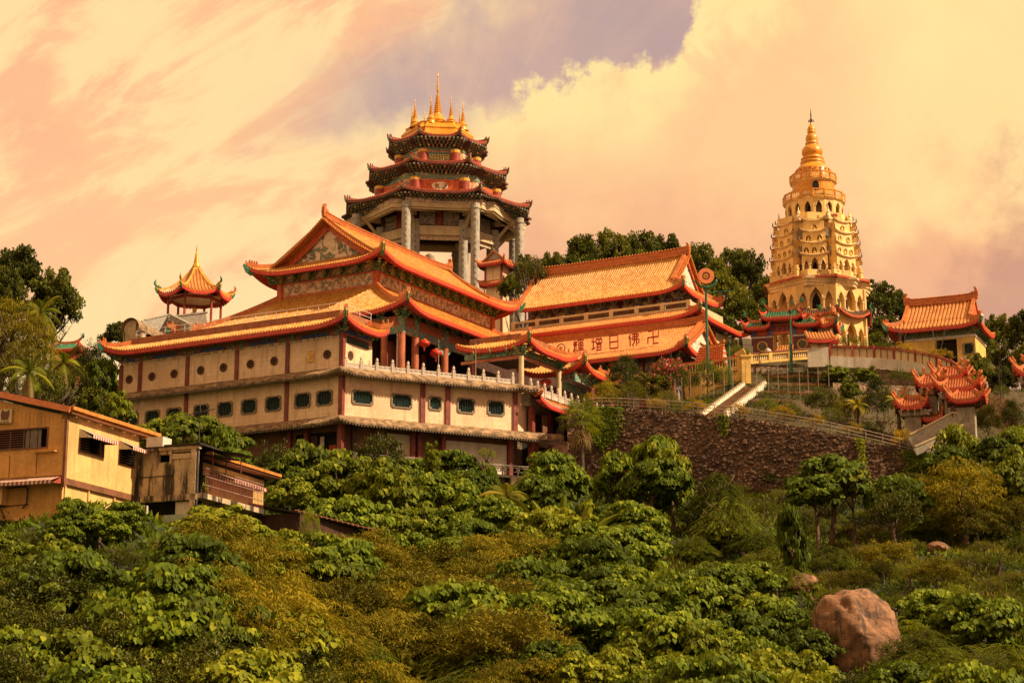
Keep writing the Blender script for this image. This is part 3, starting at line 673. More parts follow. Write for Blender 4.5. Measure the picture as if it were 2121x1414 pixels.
# terrace slab, lowest storey
mb = MB(); mb.add([(-Lf, .1, 4.9), (0, .1, 4.9), (E2.x - .1, E2.y, 4.9), (E2.x - .1, 50, 4.9), (-Lf, 50, 4.9)], [(0, 1, 2, 3, 4)])
mb.build('terrace_floor', 'concrete', pod)
mb = MB(); wallrect(mb, -Lf, -.0, -8, -.1, [(-5.9, -.6, -3.6, -.8)], lambda u, z, d: (u, d + .9, z), .3)
mb.build('lower_back_wall', 'shutter_brown', pod)
g = lambda u, z, d: PTf(u, z, d + 1.0)
mb = MB(); wallrect(mb, 0, 23.4, -4.4, -.1, [(5.6, 6.4, -4.1, -2.2), (18.9, 23.2, -4.2, -.3)], g, .3); mb.build('terrace_back_wall', 'shutter_brown', pod)
mb = MB(); wallrect(mb, 11.3, 18.2, -4.2, -.9, [], lambda u, z, d: PTf(u, z, d + .85), .3); mb.build('white_infill_wall', 'white_plaster', pod); mb = MB(); wallrect(mb, 5.2, 8.2, -4.2, -.7, [(5.8, 6.9, -4.0, -2.3)], lambda u, z, d: PTf(u, z, d + .9), .3); mb.build('white_infill_wall', 'white_plaster', pod)
mb = MB(); mb.box(-6.2, -.3, 1.35, 1.5, -4.2, -.3); mb.build('dark_interior', 'dark_inside', pod); mb = MB(); q0 = PTf(18.8, 0, 2.4); q1 = PTf(23.4, 0, 2.4)  # flat dark sheets stand in for the shade of the rooms behind
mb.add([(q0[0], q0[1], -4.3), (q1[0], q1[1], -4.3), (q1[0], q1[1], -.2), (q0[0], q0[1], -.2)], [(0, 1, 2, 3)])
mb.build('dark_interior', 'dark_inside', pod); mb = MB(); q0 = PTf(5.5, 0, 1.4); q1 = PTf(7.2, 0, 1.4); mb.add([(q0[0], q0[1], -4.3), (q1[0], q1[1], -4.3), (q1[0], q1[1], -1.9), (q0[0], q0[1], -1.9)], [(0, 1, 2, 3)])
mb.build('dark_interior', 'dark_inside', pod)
for (a, b, c, d, mt) in ((-5.6, -4.4, -3.4, -1.9, 'curtain_red'), (-4.2, -3.4, -2.0, -1.0, 'dark_wood'), (-2.0, -1.0, -3.5, -2.1, 'curtain_red'), (-3.1, -2.6, -2.2, -1.2, 'white_plaster')):
    mb = MB(); n = 12
    mb.grid([[(a + (b - a) * i / n, 1.02 + .05 * math.sin(i * 2.1), z) for z in (c, (c + d) / 2, d)] for i in range(n + 1)]); mb.build('hanging_cloth', mt, pod)
for x in (-12.6, -6.42, -4.4): mb = MB(); mb.box(x - .2, x + .2, .45, .85, -4.4, -.2); mb.build('column', 'red_column', pod)
for u in (1.6, 7.8, 8.5, 11.1, 18.5, 21.4):
    mb = MB(); q = PTf(u, 0, .6); mb.obox((q[0], q[1], -2.3), TV, TN, (0, 0, 1), .2, .2, 2.1); mb.build('column', 'red_column' if u > 3 else 'dark_wood', pod)
mb = MB(); q = PTf(7.35, 0, .82); mb.obox((q[0], q[1], -2.5), TV, TN, (0, 0, 1), .28, .03, .95); mb.build('notice_board', 'sign_cream', pod)
# balcony deck and pipe-and-panel rail below the lower ledge
mb = MB(); P_ = [PTf(0, 0, -1.6), PTf(20, 0, -1.6), PTf(20, 0, 1.2), PTf(0, 0, 1.2)]
mb.add([(p[0], p[1], z) for z in (-4.55, -4.3) for p in P_], [(3, 2, 1, 0), (4, 5, 6, 7), (0, 1, 5, 4), (1, 2, 6, 5), (2, 3, 7, 6), (3, 0, 4, 7)])
mb.box(-9, 0, -1.4, 1, -4.55, -4.3); mb.build('balcony_deck', 'concrete', pod)
rail = root('balcony_railing', 'weathered concrete and pipe railing along the lowest balcony of the marble temple base', 'railing', (0, 0, -4.3))
def rail_run(f, u0, u1, step):
    n = int((u1 - u0) / step); pb = MB()
    for i in range(n + 1):
        u = u0 + (u1 - u0) * i / n; q = f(u); mb = MB(); mb.tube((q[0], q[1], -4.3), (q[0], q[1], -3.35), .09, None, 6); mb.build('rail_post', 'concrete', rail)
        if i < n:
            a, b = Vector(f(u + .15)), Vector(f(u + (u1 - u0) / n - .15)); mb = MB()
            for z in (-3.95, -3.55): mb.beam(a + Vector((0, 0, z)), b + Vector((0, 0, z)), .08, .07)
            for s_ in (a, b): mb.beam(s_ + Vector((0, 0, -3.95)), s_ + Vector((0, 0, -3.55)), .07, .07)
            mb.build('rail_panel', 'concrete', rail)
    a, b = Vector(f(u0)), Vector(f(u1)); mb = MB(); mb.beam(a + Vector((0, 0, -3.35)), b + Vector((0, 0, -3.35)), .16, .12); mb.build('top_rail', 'concrete', rail)
def f1(u): q = TV * u + TN * 1.5; return (q.x, q.y, 0)
rail_run(f1, 1.0, 20, 1.6); rail_run(lambda u: (u, -1.3, 0), -9, -.5, 1.7)
pier = root('retaining_pier', 'stained concrete retaining pier under the lowest balcony rail', 'retaining wall', (6, 8, -8))
for (u, w_, h_, mt) in ((6.9, 2.1, 3.6, 'stained_concrete'), (18.2, 1.6, 3.0, 'stained_concrete'), (12.5, 9.4, 2.2, 'concrete'), (2.4, 2.6, 2.4, 'concrete')):
    mb = MB(); q = TV * u + TN * (1.1 if mt == 'stained_concrete' else .2); mb.obox((q.x, q.y, -4.55 - h_ / 2 - 2), TV, TN, (0, 0, 1), w_ / 2, .6, h_ / 2 + 2); mb.build('pier_block', mt, pier)
# wing roof: narrow tiled skirt, brown parapet band
RX0, RX1 = -28.9, 1.35
def wing(par, rect, inner, ze, zt, **kw): hip_skirt(par, rect, ze, inner, zt, **kw)
wing(pod, (RX0, RX1, -1.5, 6.2), (RX0 + 2.1, RX1 - 2.1, .6, 5.0), 9.28, 10.35, up=.85, reach=2.1, sides='lfr', figs=2, nseg=4)
corner_beast(pod, (RX1, -1.5, 10.1), (1, -1, 0), 1.1); hip_ridge(pod, [(RX1 - 1.8, 5.0, 10.3), (RX1 - .6, 5.6, 9.95), (RX1, 6.2, 10.15)], figs=2)
mb = MB(); mb.box(RX0 + 2.0, RX1 - 2.0, .5, .75, 10.2, 11.05); mb.box(RX1 - 2.25, RX1 - 2.0, .5, 6, 10.2, 11.05); mb.build('parapet', 'brown_parapet', pod)
mb = MB(); mb.box(RX0 + 2.2, RX1 - 2.3, .75, 6.0, 10.3, 10.75); mb.box(RX0 + 2.2, -9, 6.0, 17, 10.3, 10.75); mb.build('flat_roof', 'concrete', pod)
for i, x in enumerate(np.linspace(-26.9, -.1, 10)): put('bracket', 'bracket', pod, (x, .02, 8.78), 0, (1, 1, .75))
for y in (2.6, 5.0): put('bracket', 'bracket', pod, (0, y, 8.78), PI / 2, (1, 1, .75))
put('bracket', 'corner_bracket', pod, (.05, -.05, 8.7), R(45), (1.5, 1.4, .9)); put('bracket', 'corner_bracket', pod, (-27.6, -.05, 8.7), R(-45), (1.4, 1.3, .9))
# white pipe rail along the wing roof
wr = root('roof_railing', 'thin white pipe railing along the tiled eave of the long left wing', 'railing', (-14, 1, 11))
n = 20
for i in range(n + 1):
    x = -26.6 + 25.6 * i / n; mb = MB(); mb.tube((x, .95, 10.9), (x, .95, 11.95), .035, None, 5); mb.build('rail_post', 'white_rail', wr)
mb = MB()
for z in (11.45, 11.93): mb.tube((-26.6, .95, z), (-1.0, .95, z), .03, None, 5); mb.tube((-1.0, .95, z), (-1.0, 6.5, z), .03, None, 5)
mb.build('rail_pipes', 'white_rail', wr)
for y in (2.6, 4.4, 6.4): mb = MB(); mb.tube((-1, y, 10.9), (-1, y, 11.95), .035, None, 5); mb.build('rail_post', 'white_rail', wr)
# white stone balustrade of the terrace
def post_kit():
    mb = MB(); mb.box(-.14, .14, -.14, .14, 0, .95); mb.box(-.17, .17, -.17, .17, .95, 1.02)
    mb.lathe([(.0, 1.52), (.07, 1.48), (.13, 1.36), (.15, 1.2), (.09, 1.10), (.13, 1.02)], (0, 0, 0), 8); return mb
kit('bal_post', post_kit(), 'white_stone')
def bal_panel(L):
    mb = MB(); mb.box(.14, L - .14, -.06, .06, .62, .76); mb.box(.14, L - .14, -.05, .05, .05, .46)
    k = 3
    for i in range(k + 1):
        x = .14 + (L - .28) * i / k; mb.box(x - .09, x + .09, -.04, .04, .46, .62)
        if i < k: xm = x + (L - .28) / k / 2; mb.extr([(-.14, .46), (.14, .46), (.05, .54), (0, .62), (-.05, .54)], (xm, -.03, 0), (1, 0, 0), (0, 0, 1), (0, .06, 0))
    return mb
def balustrade(par, p, d, L, n, z, top=1.0):
    s = L / n; key = 'bal_panel_%d' % int(s * 100)
    if key not in KIT: kit(key, bal_panel(s), 'white_stone')
    rz = math.atan2(d[1], d[0])
    for i in range(n + 1):
        put('bal_post', 'baluster_post', par, (p[0] + d[0] * s * i, p[1] + d[1] * s * i, z), rz)
        if i < n: put(key, 'carved_panel', par, (p[0] + d[0] * s * i, p[1] + d[1] * s * i, z), rz)
tb = root('terrace_balustrade', 'white carved stone balustrade with lotus-bud posts along the terrace edge', 'balustrade', (0, 0, 4.9))
balustrade(tb, TV * .35 + TN * .02, TV, 18.1, 11, 4.92)
# ------------------------------------------------------------------ great hall
hall = root('great_hall', 'double-roofed great hall with a golden tiled hip-and-gable roof and painted gable', 'temple hall', (-19.7, 38, 4.9))
CX_ = -19.75; UX0, UX1, UY0, UY1 = -29.0, -10.5, 22.8, 54.3; FX0, FX1, FY0, FY1 = -26.3, -13.1, 25.5, 51.6
hip_skirt(hall, (-35.8, -3.7, 17.4, 59.7), 15.45, (FX0, FX1, FY0, FY1), 20.6, up=1.1, reach=.62, figs=5, mat='tile_gold', rw=.42, rh=.5)
# fresco band, bracket zone
mb = MB(); mb.box(FX0, FX1, FY0, FY1, 20.3, 22.35); mb.build('fresco_wall', 'fresco', hall)
mb = MB(); mb.box(FX0 - .08, FX1 + .08, FY0 - .08, FY1 + .08, 22.2, 22.36); mb.box(FX0 - .08, FX1 + .08, FY0 - .08, FY1 + .08, 20.35, 20.85); mb.build('wall_mouldings', 'panel_orange', hall)
for x, y in ((FX0, FY0), (FX1, FY0), (FX1, FY1)): mb = MB(); mb.box(x - .32, x + .32, y - .32, y + .32, 20.3, 22.4); mb.build('corner_pier', 'panel_orange', hall)
mb = MB(); mb.box(FX0 + .1, FX1 - .1, FY0 + .1, FY1 - .1, 22.36, 23.7); mb.build('bracket_wall', 'painted_grey', hall)
for i in range(6):
    x = FX0 + 1.3 + i * (FX1 - FX0 - 2.6) / 5; mb = MB()
    mb.extr([(.62 * math.cos(t), .36 * math.sin(t)) for t in [2 * PI * k / 12 for k in range(12)]], (x, FY0 + .02, 22.92), (1, 0, 0), (0, 0, 1), (0, .08, 0)); mb.build('painted_medallion', 'painted_pale', hall)
for i in range(12):
    y = FY0 + 1.3 + i * (FY1 - FY0 - 2.6) / 11; mb = MB()
    mb.extr([(.62 * math.cos(t), .36 * math.sin(t)) for t in [2 * PI * k / 12 for k in range(12)]], (FX1 - .02, y, 22.92), (0, 1, 0), (0, 0, 1), (-.08, 0, 0)); mb.build('painted_medallion', 'painted_pale', hall)
brackets(hall, (FX0, FY0 + .1, 22.3), (FX1, FY0 + .1, 22.3), (0, -1, 0), 7, 1.05); brackets(hall, (FX1 - .1, FY0, 22.3), (FX1 - .1, FY1, 22.3), (1, 0, 0), 14, 1.05)
put('bracket', 'corner_bracket', hall, (FX1, FY0, 22.3), R(45), (1.8, 1.8, 1.15)); put('bracket', 'corner_bracket', hall, (FX0, FY0, 22.3), R(-45), (1.8, 1.8, 1.15))
# upper hip-and-gable roof
ze, rise, Wd = 23.1, 6.1, (UX1 - UX0) / 2; h_up = prof(rise, Wd, .35); INS = 2.9; hz = h_up(INS); GY0, GY1 = UY0 + INS, UY1 - INS; RK = 1.1
def lift_u(L):
    def f(q, d):
        t = min(q, L - q) / INS; s = d / INS; r_ = 1.9
        return 1.1 * max(0, 1 - t / r_) ** 2.3 * max(0, 1 - s / r_) ** 1.5
    return f
LY = UY1 - UY0
def dmu(q):
    e = min(q, LY - q); return e if e < INS - RK else Wd
for sgn in (1, -1):
    A = (UX1, UY0, ze) if sgn > 0 else (UX0, UY1, ze); B = (UX1, UY1, ze) if sgn > 0 else (UX0, UY0, ze)
    roof_side(hall, A, B, (-sgn, 0, 0), Wd, dmu, h_up, lift_u(LY), .34, 'tile_gold', nseg=10, depth_soffit=2.6, fascia='red_fascia')
LX = UX1 - UX0
for (A, B, N) in (((UX0, UY0, ze), (UX1, UY0, ze), (0, 1, 0)), ((UX1, UY1, ze), (UX0, UY1, ze), (0, -1, 0))):
    roof_side(hall, A, B, N, INS, lambda q: min(INS, q, LX - q), h_up, lift_u(LX), .34, 'tile_gold', nseg=4)
for (cx, cy, dx, dy) in ((UX0, UY0, 1, 1), (UX1, UY0, -1, 1), (UX1, UY1, -1, -1), (UX0, UY1, 1, -1)):
    pts = []
    for i in range(9):
        d = INS * (1 - i / 8); pts.append((cx + dx * d, cy + dy * d, ze + h_up(d) + 1.1 * max(0, 1 - d / INS / 1.9) ** 3.8))
    hip_ridge(hall, pts, .4, .45, 4); corner_beast(hall, (cx, cy, ze + 1.1), (-dx, -dy, 0), 1.3)
def gable(par, cx, y, w0, z0, ztop, hf, hw, sgn, face_mat, board='panel_orange', rake='tile_gold'):
    """triangular gable wall, its bargeboards and the tiled verge above it; hf(d) roof height above z0 base"""
    n = 12; L_, R_ = [], []
    for i in range(n + 1): d = w0 * i / n; L_.append((-hw + d, hf(d)))
    outline = [(-x, z) for x, z in L_[::-1]]
    base = hf(w0 * 0)
    pts = [(x, z - .35) for x, z in L_ if z - .35 >= 0] ; poly = [(-hw, 0)] + pts + [(-x, z) for x, z in pts[::-1][1:]] + [(hw, 0)]
    mb = MB(); mb.extr(poly, (cx, y, z0), (1, 0, 0), (0, 0, 1), (0, .2 * sgn, 0)); mb.build('gable_wall', face_mat, par)
    mb = MB()
    for i in range(n):
        for s_ in (-1, 1):
            a = Vector((cx + s_ * L_[i][0], y - .30 * sgn, z0 + L_[i][1] - .55)); b = Vector((cx + s_ * L_[i + 1][0], y - .30 * sgn, z0 + L_[i + 1][1] - .55))
            for dz in (0,): mb.beam(a, b, .16, .85)
    mb.build('bargeboard', board, par)
gy = GY0 + .0
hf_g = lambda d: h_up(INS + d) - hz
gable(hall, CX_, GY0, Wd - INS, ze + hz, 0, hf_g, Wd - INS, 1, 'gable_fresco'); gable(hall, CX_, GY1, Wd - INS, ze + hz, 0, hf_g, Wd - INS, -1, 'gable_fresco')
def verge(par, x0, x1, yv, hfn, z0, w=.42, h=.38, n=10, both=True, mat='orange_ridge', dside=1):
    """raised tile courses following the rake; from eave side x0 up to the ridge x1"""
    mb = MB(); mb.ribbon([(x0 + (x1 - x0) * i / n, yv, z0 + hfn(i / n)) for i in range(n + 1)], w, h)
    mb.ribbon([(x0 + (x1 - x0) * i / n, yv - .42 * dside, z0 + hfn(i / n) - .16) for i in range(n + 1)], .30, .24); mb.build('verge_ridge', mat, par)
    mb = MB(); m = 26
    for i in range(m):
        t = (i + .5) / m; c = Vector((x0 + (x1 - x0) * t, yv - .62 * dside, z0 + hfn(t) - .10)); mb.obox(c, (1, 0, 0), (0, 1, 0), (0, 0, 1), .09, .12, .09)
    mb.build('verge_tiles', 'orange_tile_end', par, kind='stuff')
for s_ in (1, -1):
    for yv, ds_ in ((GY0 - RK + .25, 1), (GY1 + RK - .25, -1)):
        verge(hall, CX_ + s_ * (Wd - INS + .8), CX_, yv, lambda t: h_up(INS - .8 + (Wd - INS + .8) * t) + .05, ze, dside=ds_)
def ridge(par, p, q, w_=.55, h_=.9, up=.3, mat='orange_ridge', fin=True, knobs=True):
    p, q = Vector(p), Vector(q); n = 14; mb = MB(); L = (q - p).length
    P_ = [p.lerp(q, i / n) + Vector((0, 0, up * abs(2 * i / n - 1) ** 6)) for i in range(n + 1)]
    mb.ribbon(P_, w_, h_); mb.ribbon([a + Vector((0, 0, h_)) for a in P_], w_ * 1.3, .12); mb.ribbon([a + Vector((0, 0, h_ * .45)) for a in P_], w_ * 1.15, .08); mb.build('main_ridge', mat, par)
    if knobs:
        mb = MB(); m = int(L / .42)
        for i in range(m):
            c = p.lerp(q, (i + .5) / m); c.z += h_ + .12 + up * abs(2 * (i + .5) / m - 1) ** 6; mb.lathe([(0, .22), (.09, .1), (.11, 0)], c, 5)
        mb.build('ridge_knobs', 'orange_tile_end', par, kind='stuff')
    if fin:
        for a, b in ((p, q), (q, p)):
            d = (a - b).normalized(); mb = MB(); c = a + Vector((0, 0, up))
            mb.extr([(-.7, 0), (.25, 0), (.35, .6), (.28, 1.15), (.05, 1.55), (-.18, 1.5), (-.05, 1.2), (-.12, .95), (-.35, 1.0), (-.6, .8)], c - Vector((-d.y, d.x, 0)) * .2, d, (0, 0, 1), Vector((-d.y, d.x, 0)) * .4)
            mb.build('ridge_finial', mat, par)
ridge(hall, (CX_, GY0 - RK, ze + rise - .1), (CX_, GY1 + RK, ze + rise - .1), h_=.5)
# colonnade under the lower roof
CYf, CXr = 19.9, -6.0; zc = 13.3
def hcol(x, y, r=.42, z0=4.9, z1=zc, mat='orange_column', cap=True, par=hall):
    mb = MB(); mb.lathe([(r * 1.35, z0), (r * 1.35, z0 + .25), (r * 1.05, z0 + .45), (r, z0 + .9), (r * .97, z1)], (x, y, 0), 16); mb.build('column', mat, par, smooth=True)
    if cap: mb = MB(); mb.lathe([(r * 1.04, z1), (r * 1.04, z1 + 1.9)], (x, y, 0), 12); mb.build('painted_capital', 'painted_beam', par, smooth=True)
for y in (19.9, 22.65, 28.8, 35.0, 41.2, 47.4, 53.6, 57.0): hcol(CXr, y)
for x in (-8.2, -12.5, -17, -22, -27, -33.4): hcol(x, CYf, .40)
for y in (25, 31, 37): hcol(CXr - 4.2, y, .34, mat='red_column', cap=False)
for x in (-9.6, -12.8, -16.0): hcol(x, CYf + 3.4, .34, mat='red_column', cap=False)
mb = MB(); mb.box(-34, CXr, CYf - .16, CYf + .16, 14.35, 15.15); mb.box(CXr - .16, CXr + .16, CYf, 57, 14.35, 15.15); mb.build('upper_beam', 'painted_red', hall)
mb = MB(); mb.box(-34, CXr, CYf - .14, CYf + .14, 13.25, 14.1); mb.box(CXr - .14, CXr + .14, CYf, 57, 13.25, 14.1); mb.build('lower_beam', 'painted_beam', hall)
mb = MB(); mb.box(-34, CXr, CYf - .2, CYf + .2, 14.1, 14.35); mb.box(CXr - .2, CXr + .2, CYf, 57, 14.1, 14.35); mb.build('beam_moulding', 'panel_orange', hall)
mb = MB()
for y0_, y1_ in zip((22.65, 28.8, 35.0, 41.2, 47.4), (28.8, 35.0, 41.2, 47.4, 53.6)):
    for (a, b, s_) in ((y0_ + .4, y0_ + 1.6, 1), (y1_ - .4, y1_ - 1.6, -1)): mb.extr([(a, 13.25), (b, 13.25), (a, 12.3)], (CXr - .06, 0, 0), (0, 1, 0), (0, 0, 1), (.12, 0, 0))
mb.build('corbel_fretwork', 'painted_beam', hall)
brackets(hall, (CXr, CYf, 14.95), (CXr, 57, 14.95), (1, 0, 0), 15, 1.0); brackets(hall, (-33, CYf, 14.95), (CXr, CYf, 14.95), (0, -1, 0), 11, 1.0)
put('bracket', 'corner_bracket', hall, (CXr, CYf, 14.75), R(45), (2.0, 1.9, 1.2))
mb = MB(); mb.box(-33, CXr - 7.2, CYf + 6, 56, 4.9, 16.5); mb.build('hall_wall', 'dark_wood', hall)
mb = MB()
for y in (24.0, 27.5, 31.0, 34.5, 38.0, 42):
    mb.box(CXr - 7.16, CXr - 7.0, y + 2.2, y + 4.6, 6.0, 11.5); mb.box(CXr - 7.16, CXr - 6.95, y + 2.5, y + 4.3, 8.2, 10.8)
mb.build('door_leaves', 'red_lacquer', hall)
for y, z in ((28.6, 10.4), (31.8, 8.6)): mb = MB(); mb.box(CXr - 3.6, CXr - 3.4, y, y + 2.4, z - 1.0, z + .9); mb.cm = 1; mb.box(CXr - 3.42, CXr - 3.36, y + .25, y + 2.15, z - .75, z + .65); mb.build('hanging_board', ['dark_wood', 'panel_orange'], hall)
# ------------------------------------------------------------------ lanterns
def lantern(loc, r, label):
    t = root('red_lantern', label, 'lantern', loc, 'round red lanterns under the temple eaves')
    x, y, z = loc; mb = MB(); n = 10
    mb.lathe([(.25 * r, -.62 * r)] + [(r * math.cos(PI * (i / n - .5)) * (1 if abs(i / n - .5) < .42 else .8), .68 * r * math.sin(PI * (i / n - .5))) for i in range(1, n)] + [(.25 * r, .62 * r)], (x, y, z), 16); mb.build('lantern_body', 'lantern_red', t, smooth=True)
    mb = MB(); mb.lathe([(.3 * r, 0), (.3 * r, .14 * r)], (x, y, z + .62 * r), 10); mb.lathe([(.3 * r, 0), (.3 * r, .14 * r)], (x, y, z - .76 * r), 10); mb.build('lantern_collar', 'gold_paint', t)
    mb = MB(); mb.tube((x, y, z + .7 * r), (x, y, z + 1.6), .02, None, 4); mb.build('cord', 'iron', t)
    mb = MB(); mb.lathe([(.05, 0), (.10, -.3 * r), (.02, -.7 * r)], (x, y, z - .76 * r), 6); mb.build('tassel', 'lantern_red', t)
lantern((-5.0, 22.9, 12.55), .62, 'red lantern nearest the big corner column of the great hall'); lantern((-5.0, 25.3, 11.9), .68, 'larger red lantern, second along the great hall colonnade')
lantern((-5.0, 33.2, 12.3), .6, 'red lantern deep in the colonnade beside the porch roof'); lantern((8.0, 26.5, 7.6), .6, 'red lantern hanging inside the porch between cream columns')
for (px, py, Y_, lb) in ((1178, 801, 214, 'small red lantern behind the fan palm at the porch end'), (1267, 756, 222, 'small red lantern under the dark eave left of the pink flowering bushes')):
    lantern(tfl(at(px, py, Y_)), .42, lb)
# slender flag poles on the terrace
for u, h_, lb in ((6.0, 4.4, 'tallest slim pole behind the terrace balustrade, in front of the corner columns'), (10.5, 4.2, 'slim pole behind the terrace balustrade, below the larger red lantern'), (14.6, 4.3, 'slim pole behind the terrace balustrade, nearest the porch pavilion')):
    q = TV * u - TN * .6; t = root('terrace_lamp_post', lb, 'lamp post', (q.x, q.y, 4.9), 'slim poles behind the terrace balustrade')
    mb = MB(); mb.tube((q.x, q.y, 4.9), (q.x, q.y, 4.9 + h_), .05, .035, 6); mb.build('pole', 'metal_rail', t)
    mb = MB(); mb.path([(q.x, q.y, 4.9 + h_), (q.x + .25, q.y, 5.1 + h_), (q.x + .45, q.y, 4.95 + h_)], [.03, .03, .03], 5); mb.lathe([(0, .1), (.12, 0), (.08, -.12)], (q.x + .45, q.y, 4.9 + h_), 6); mb.build('lamp_head', 'iron', t)
# ------------------------------------------------------------------ porch pavilion at the far end of the terrace
por = root('porch_pavilion', 'open porch with a sweeping orange hip roof on cream round columns', 'pavilion', (10, 24, 4.6))
hip_skirt(por, (2.2, 10.95, 17.5, 28.2), 9.75, (4.6, 8.6, 19.9, 26.0), 10.95, up=.85, reach=1.7, sides='fr', figs=2, nseg=4)
hip_ridge(por, [(8.7, 26.0, 10.95), (10.1, 27.2, 10.3), (10.95, 28.2, 10.35)], figs=3)
mb = MB(); mb.box(2.6, 8.75, 19.7, 19.95, 10.75, 11.5); mb.box(8.5, 8.75, 19.95, 27, 10.75, 11.5); mb.build('parapet', 'brown_parapet', por)
hip_skirt(por, (4, 12.3, 27.2, 36.6), 8.75, (6, 10.2, 29.3, 35.0), 9.95, up=1.15, reach=1.8, sides='fr', figs=4, nseg=4)
corner_beast(por, (12.3, 36.6, 9.6), (1, .4, 0), 1.0); hip_ridge(por, [(10.2, 34.6, 9.9), (11.4, 35.8, 9.3), (12.2, 36.5, 9.8)], figs=4, curl=1.4)
for (x, y) in ((9.7, 18.1), (9.7, 26.3)):
    hcol(x, y, .27, 4.7, 8.7, 'cream_plaster', False, por); put('bracket', 'corner_bracket', por, (x, y, 8.75), R(45), (1.7, 1.4, 1.0))
for (x, y) in ((11.2, 31), (11.2, 35.6)): hcol(x, y, .30, 4.7, 8.3, 'red_column', False, por)
for (x, y) in ((4.0, 18.3),): hcol(x, y, .26, 4.7, 8.7, 'red_column', False, por)
mb = MB(); mb.box(2.6, 9.9, 17.95, 18.2, 8.45, 8.75); mb.box(9.58, 9.82, 18, 27, 8.45, 8.75); mb.build('beam', 'painted_red', por)
mb = MB(); mb.box(9.6, 9.8, 18, 27, 8.85, 9.5); mb.box(3, 9.7, 18, 18.2, 8.85, 9.5); mb.box(11.1, 11.3, 27, 36, 7.5, 8.5); mb.build('painted_frieze', 'painted_beam', por)
mb = MB(); mb.box(9.55, 9.75, 26.5, 36, 6.9, 7.7); mb.build('green_beam', 'painted_beam', por)
brackets(por, (9.8, 19.5, 8.8), (9.8, 25, 8.8), (1, 0, 0), 3, .8); brackets(por, (4.5, 18, 8.8), (8.4, 18, 8.8), (0, -1, 0), 3, .8); brackets(por, (11.3, 28.5, 7.7), (11.3, 35.6, 7.7), (1, 0, 0), 5, .85)
mb = MB(); mb.box(3, 9.4, 18.4, 27, 9.55, 9.7); mb.build('ceiling', 'soffit', por)
mb = MB(); mb.box(1.8, 2.2, 21, 40, 4.7, 11); mb.box(2.2, 12, 37.5, 38, 4.7, 9.5); mb.build('back_wall', 'dark_wood', por)
wk = root('walkway_balustrade', 'white carved balustrade descending beside the porch above the orange tiled ledge', 'balustrade', (11.4, 17, 4.5))
def wkz(y): return 4.55
balustrade(wk, (11.5, 16.8), Vector((0, 1, 0)), 16.2, 11, 4.45)
wkb = root('lower_arcade', 'lower storey below the porch with orange tiled ledge and red posts', 'temple building', (12, 17, 0))
roof_side(wkb, (12.9, 16.3, 3.35), (12.9, 33.5, 3.35), (-1, 0, 0), 1.7, lambda q: min(1.7, 1.7 * q / 1.2 + .01), prof(1.1, 1.7, .3), lambda q, d: .7 * max(0, 1 - q / 3) ** 2.2, .34, 'tile_orange', nseg=4, ends='white_stone')
hip_ridge(wkb, [(11.3, 17.4, 4.5), (12.1, 16.8, 3.95), (12.9, 16.3, 4.05)], .3, .3, 0)
mb = MB(); mb.box(8.0, 11.3, 16.8, 33.5, 3.2, 4.48); mb.build('walkway_slab', 'concrete', wkb)
for y in (17.6, 21.5, 25.4, 29.3, 33): mb = MB(); mb.box(10.9, 11.4, y - .3, y + .3, -3, 3.3); mb.build('column', 'red_column', wkb)
mb = MB(); mb.box(9.2, 9.5, 16.8, 34, -3, 3.3); mb.build('inner_wall', 'rubble_tan', wkb)
mb = MB(); mb.box(10.4, 13.4, 16.5, 34, -.5, -.1); mb.build('lower_deck', 'weathered_ledge', wkb)
mb = MB(); mb.box(11.35, 11.45, 19.4, 20.4, .2, 2.6); mb.build('door', 'shutter_brown', wkb)
# ------------------------------------------------------------------ middle hall
mid = root('middle_hall', 'long two-tiered orange-roofed hall with painted red characters on the lower slope', 'temple hall', (0, 60, 10))
# lower roof with characters: front slope and right gable
mx1, my0, mze = 14.1, 49.6, 15.05; rdy, rdz = 8.2, 4.85; mins = 1.7; vx = 12.5; hm = prof(rdz, rdy, .22); Lm = mx1 + 12
def liftm(q, d): t = (Lm - q) / mins; s = d / mins; return 1.0 * max(0, 1 - t / 2.4) ** 2.3 * max(0, 1 - s / 2.4) ** 1.5
roof_side(mid, (-12, my0, mze), (mx1, my0, mze), (0, 1, 0), rdy, lambda q: rdy if (Lm - q) > mins - .1 else max(Lm - q, .01), hm, liftm, .34, 'tile_orange', nseg=10, depth_soffit=2.5)
roof_side(mid, (mx1, my0, mze), (mx1, my0 + 12, mze), (-1, 0, 0), mins, lambda q: min(mins, max(q, .01)), hm, lambda q, d: 1.0 * max(0, 1 - q / mins / 2.4) ** 2.3 * max(0, 1 - d / mins / 2.4) ** 1.5, .34, 'tile_orange', nseg=4)
hip_ridge(mid, [(mx1 - mins * (1 - i / 8), my0 + mins * (1 - i / 8), mze + hm(mins * (1 - i / 8)) + 1.0 * max(0, 1 - (1 - i / 8) / 2.4) ** 3.8) for i in range(9)], .36, .4, 3); corner_beast(mid, (mx1, my0, mze + 1.0), (1, -1, 0), 1.1)
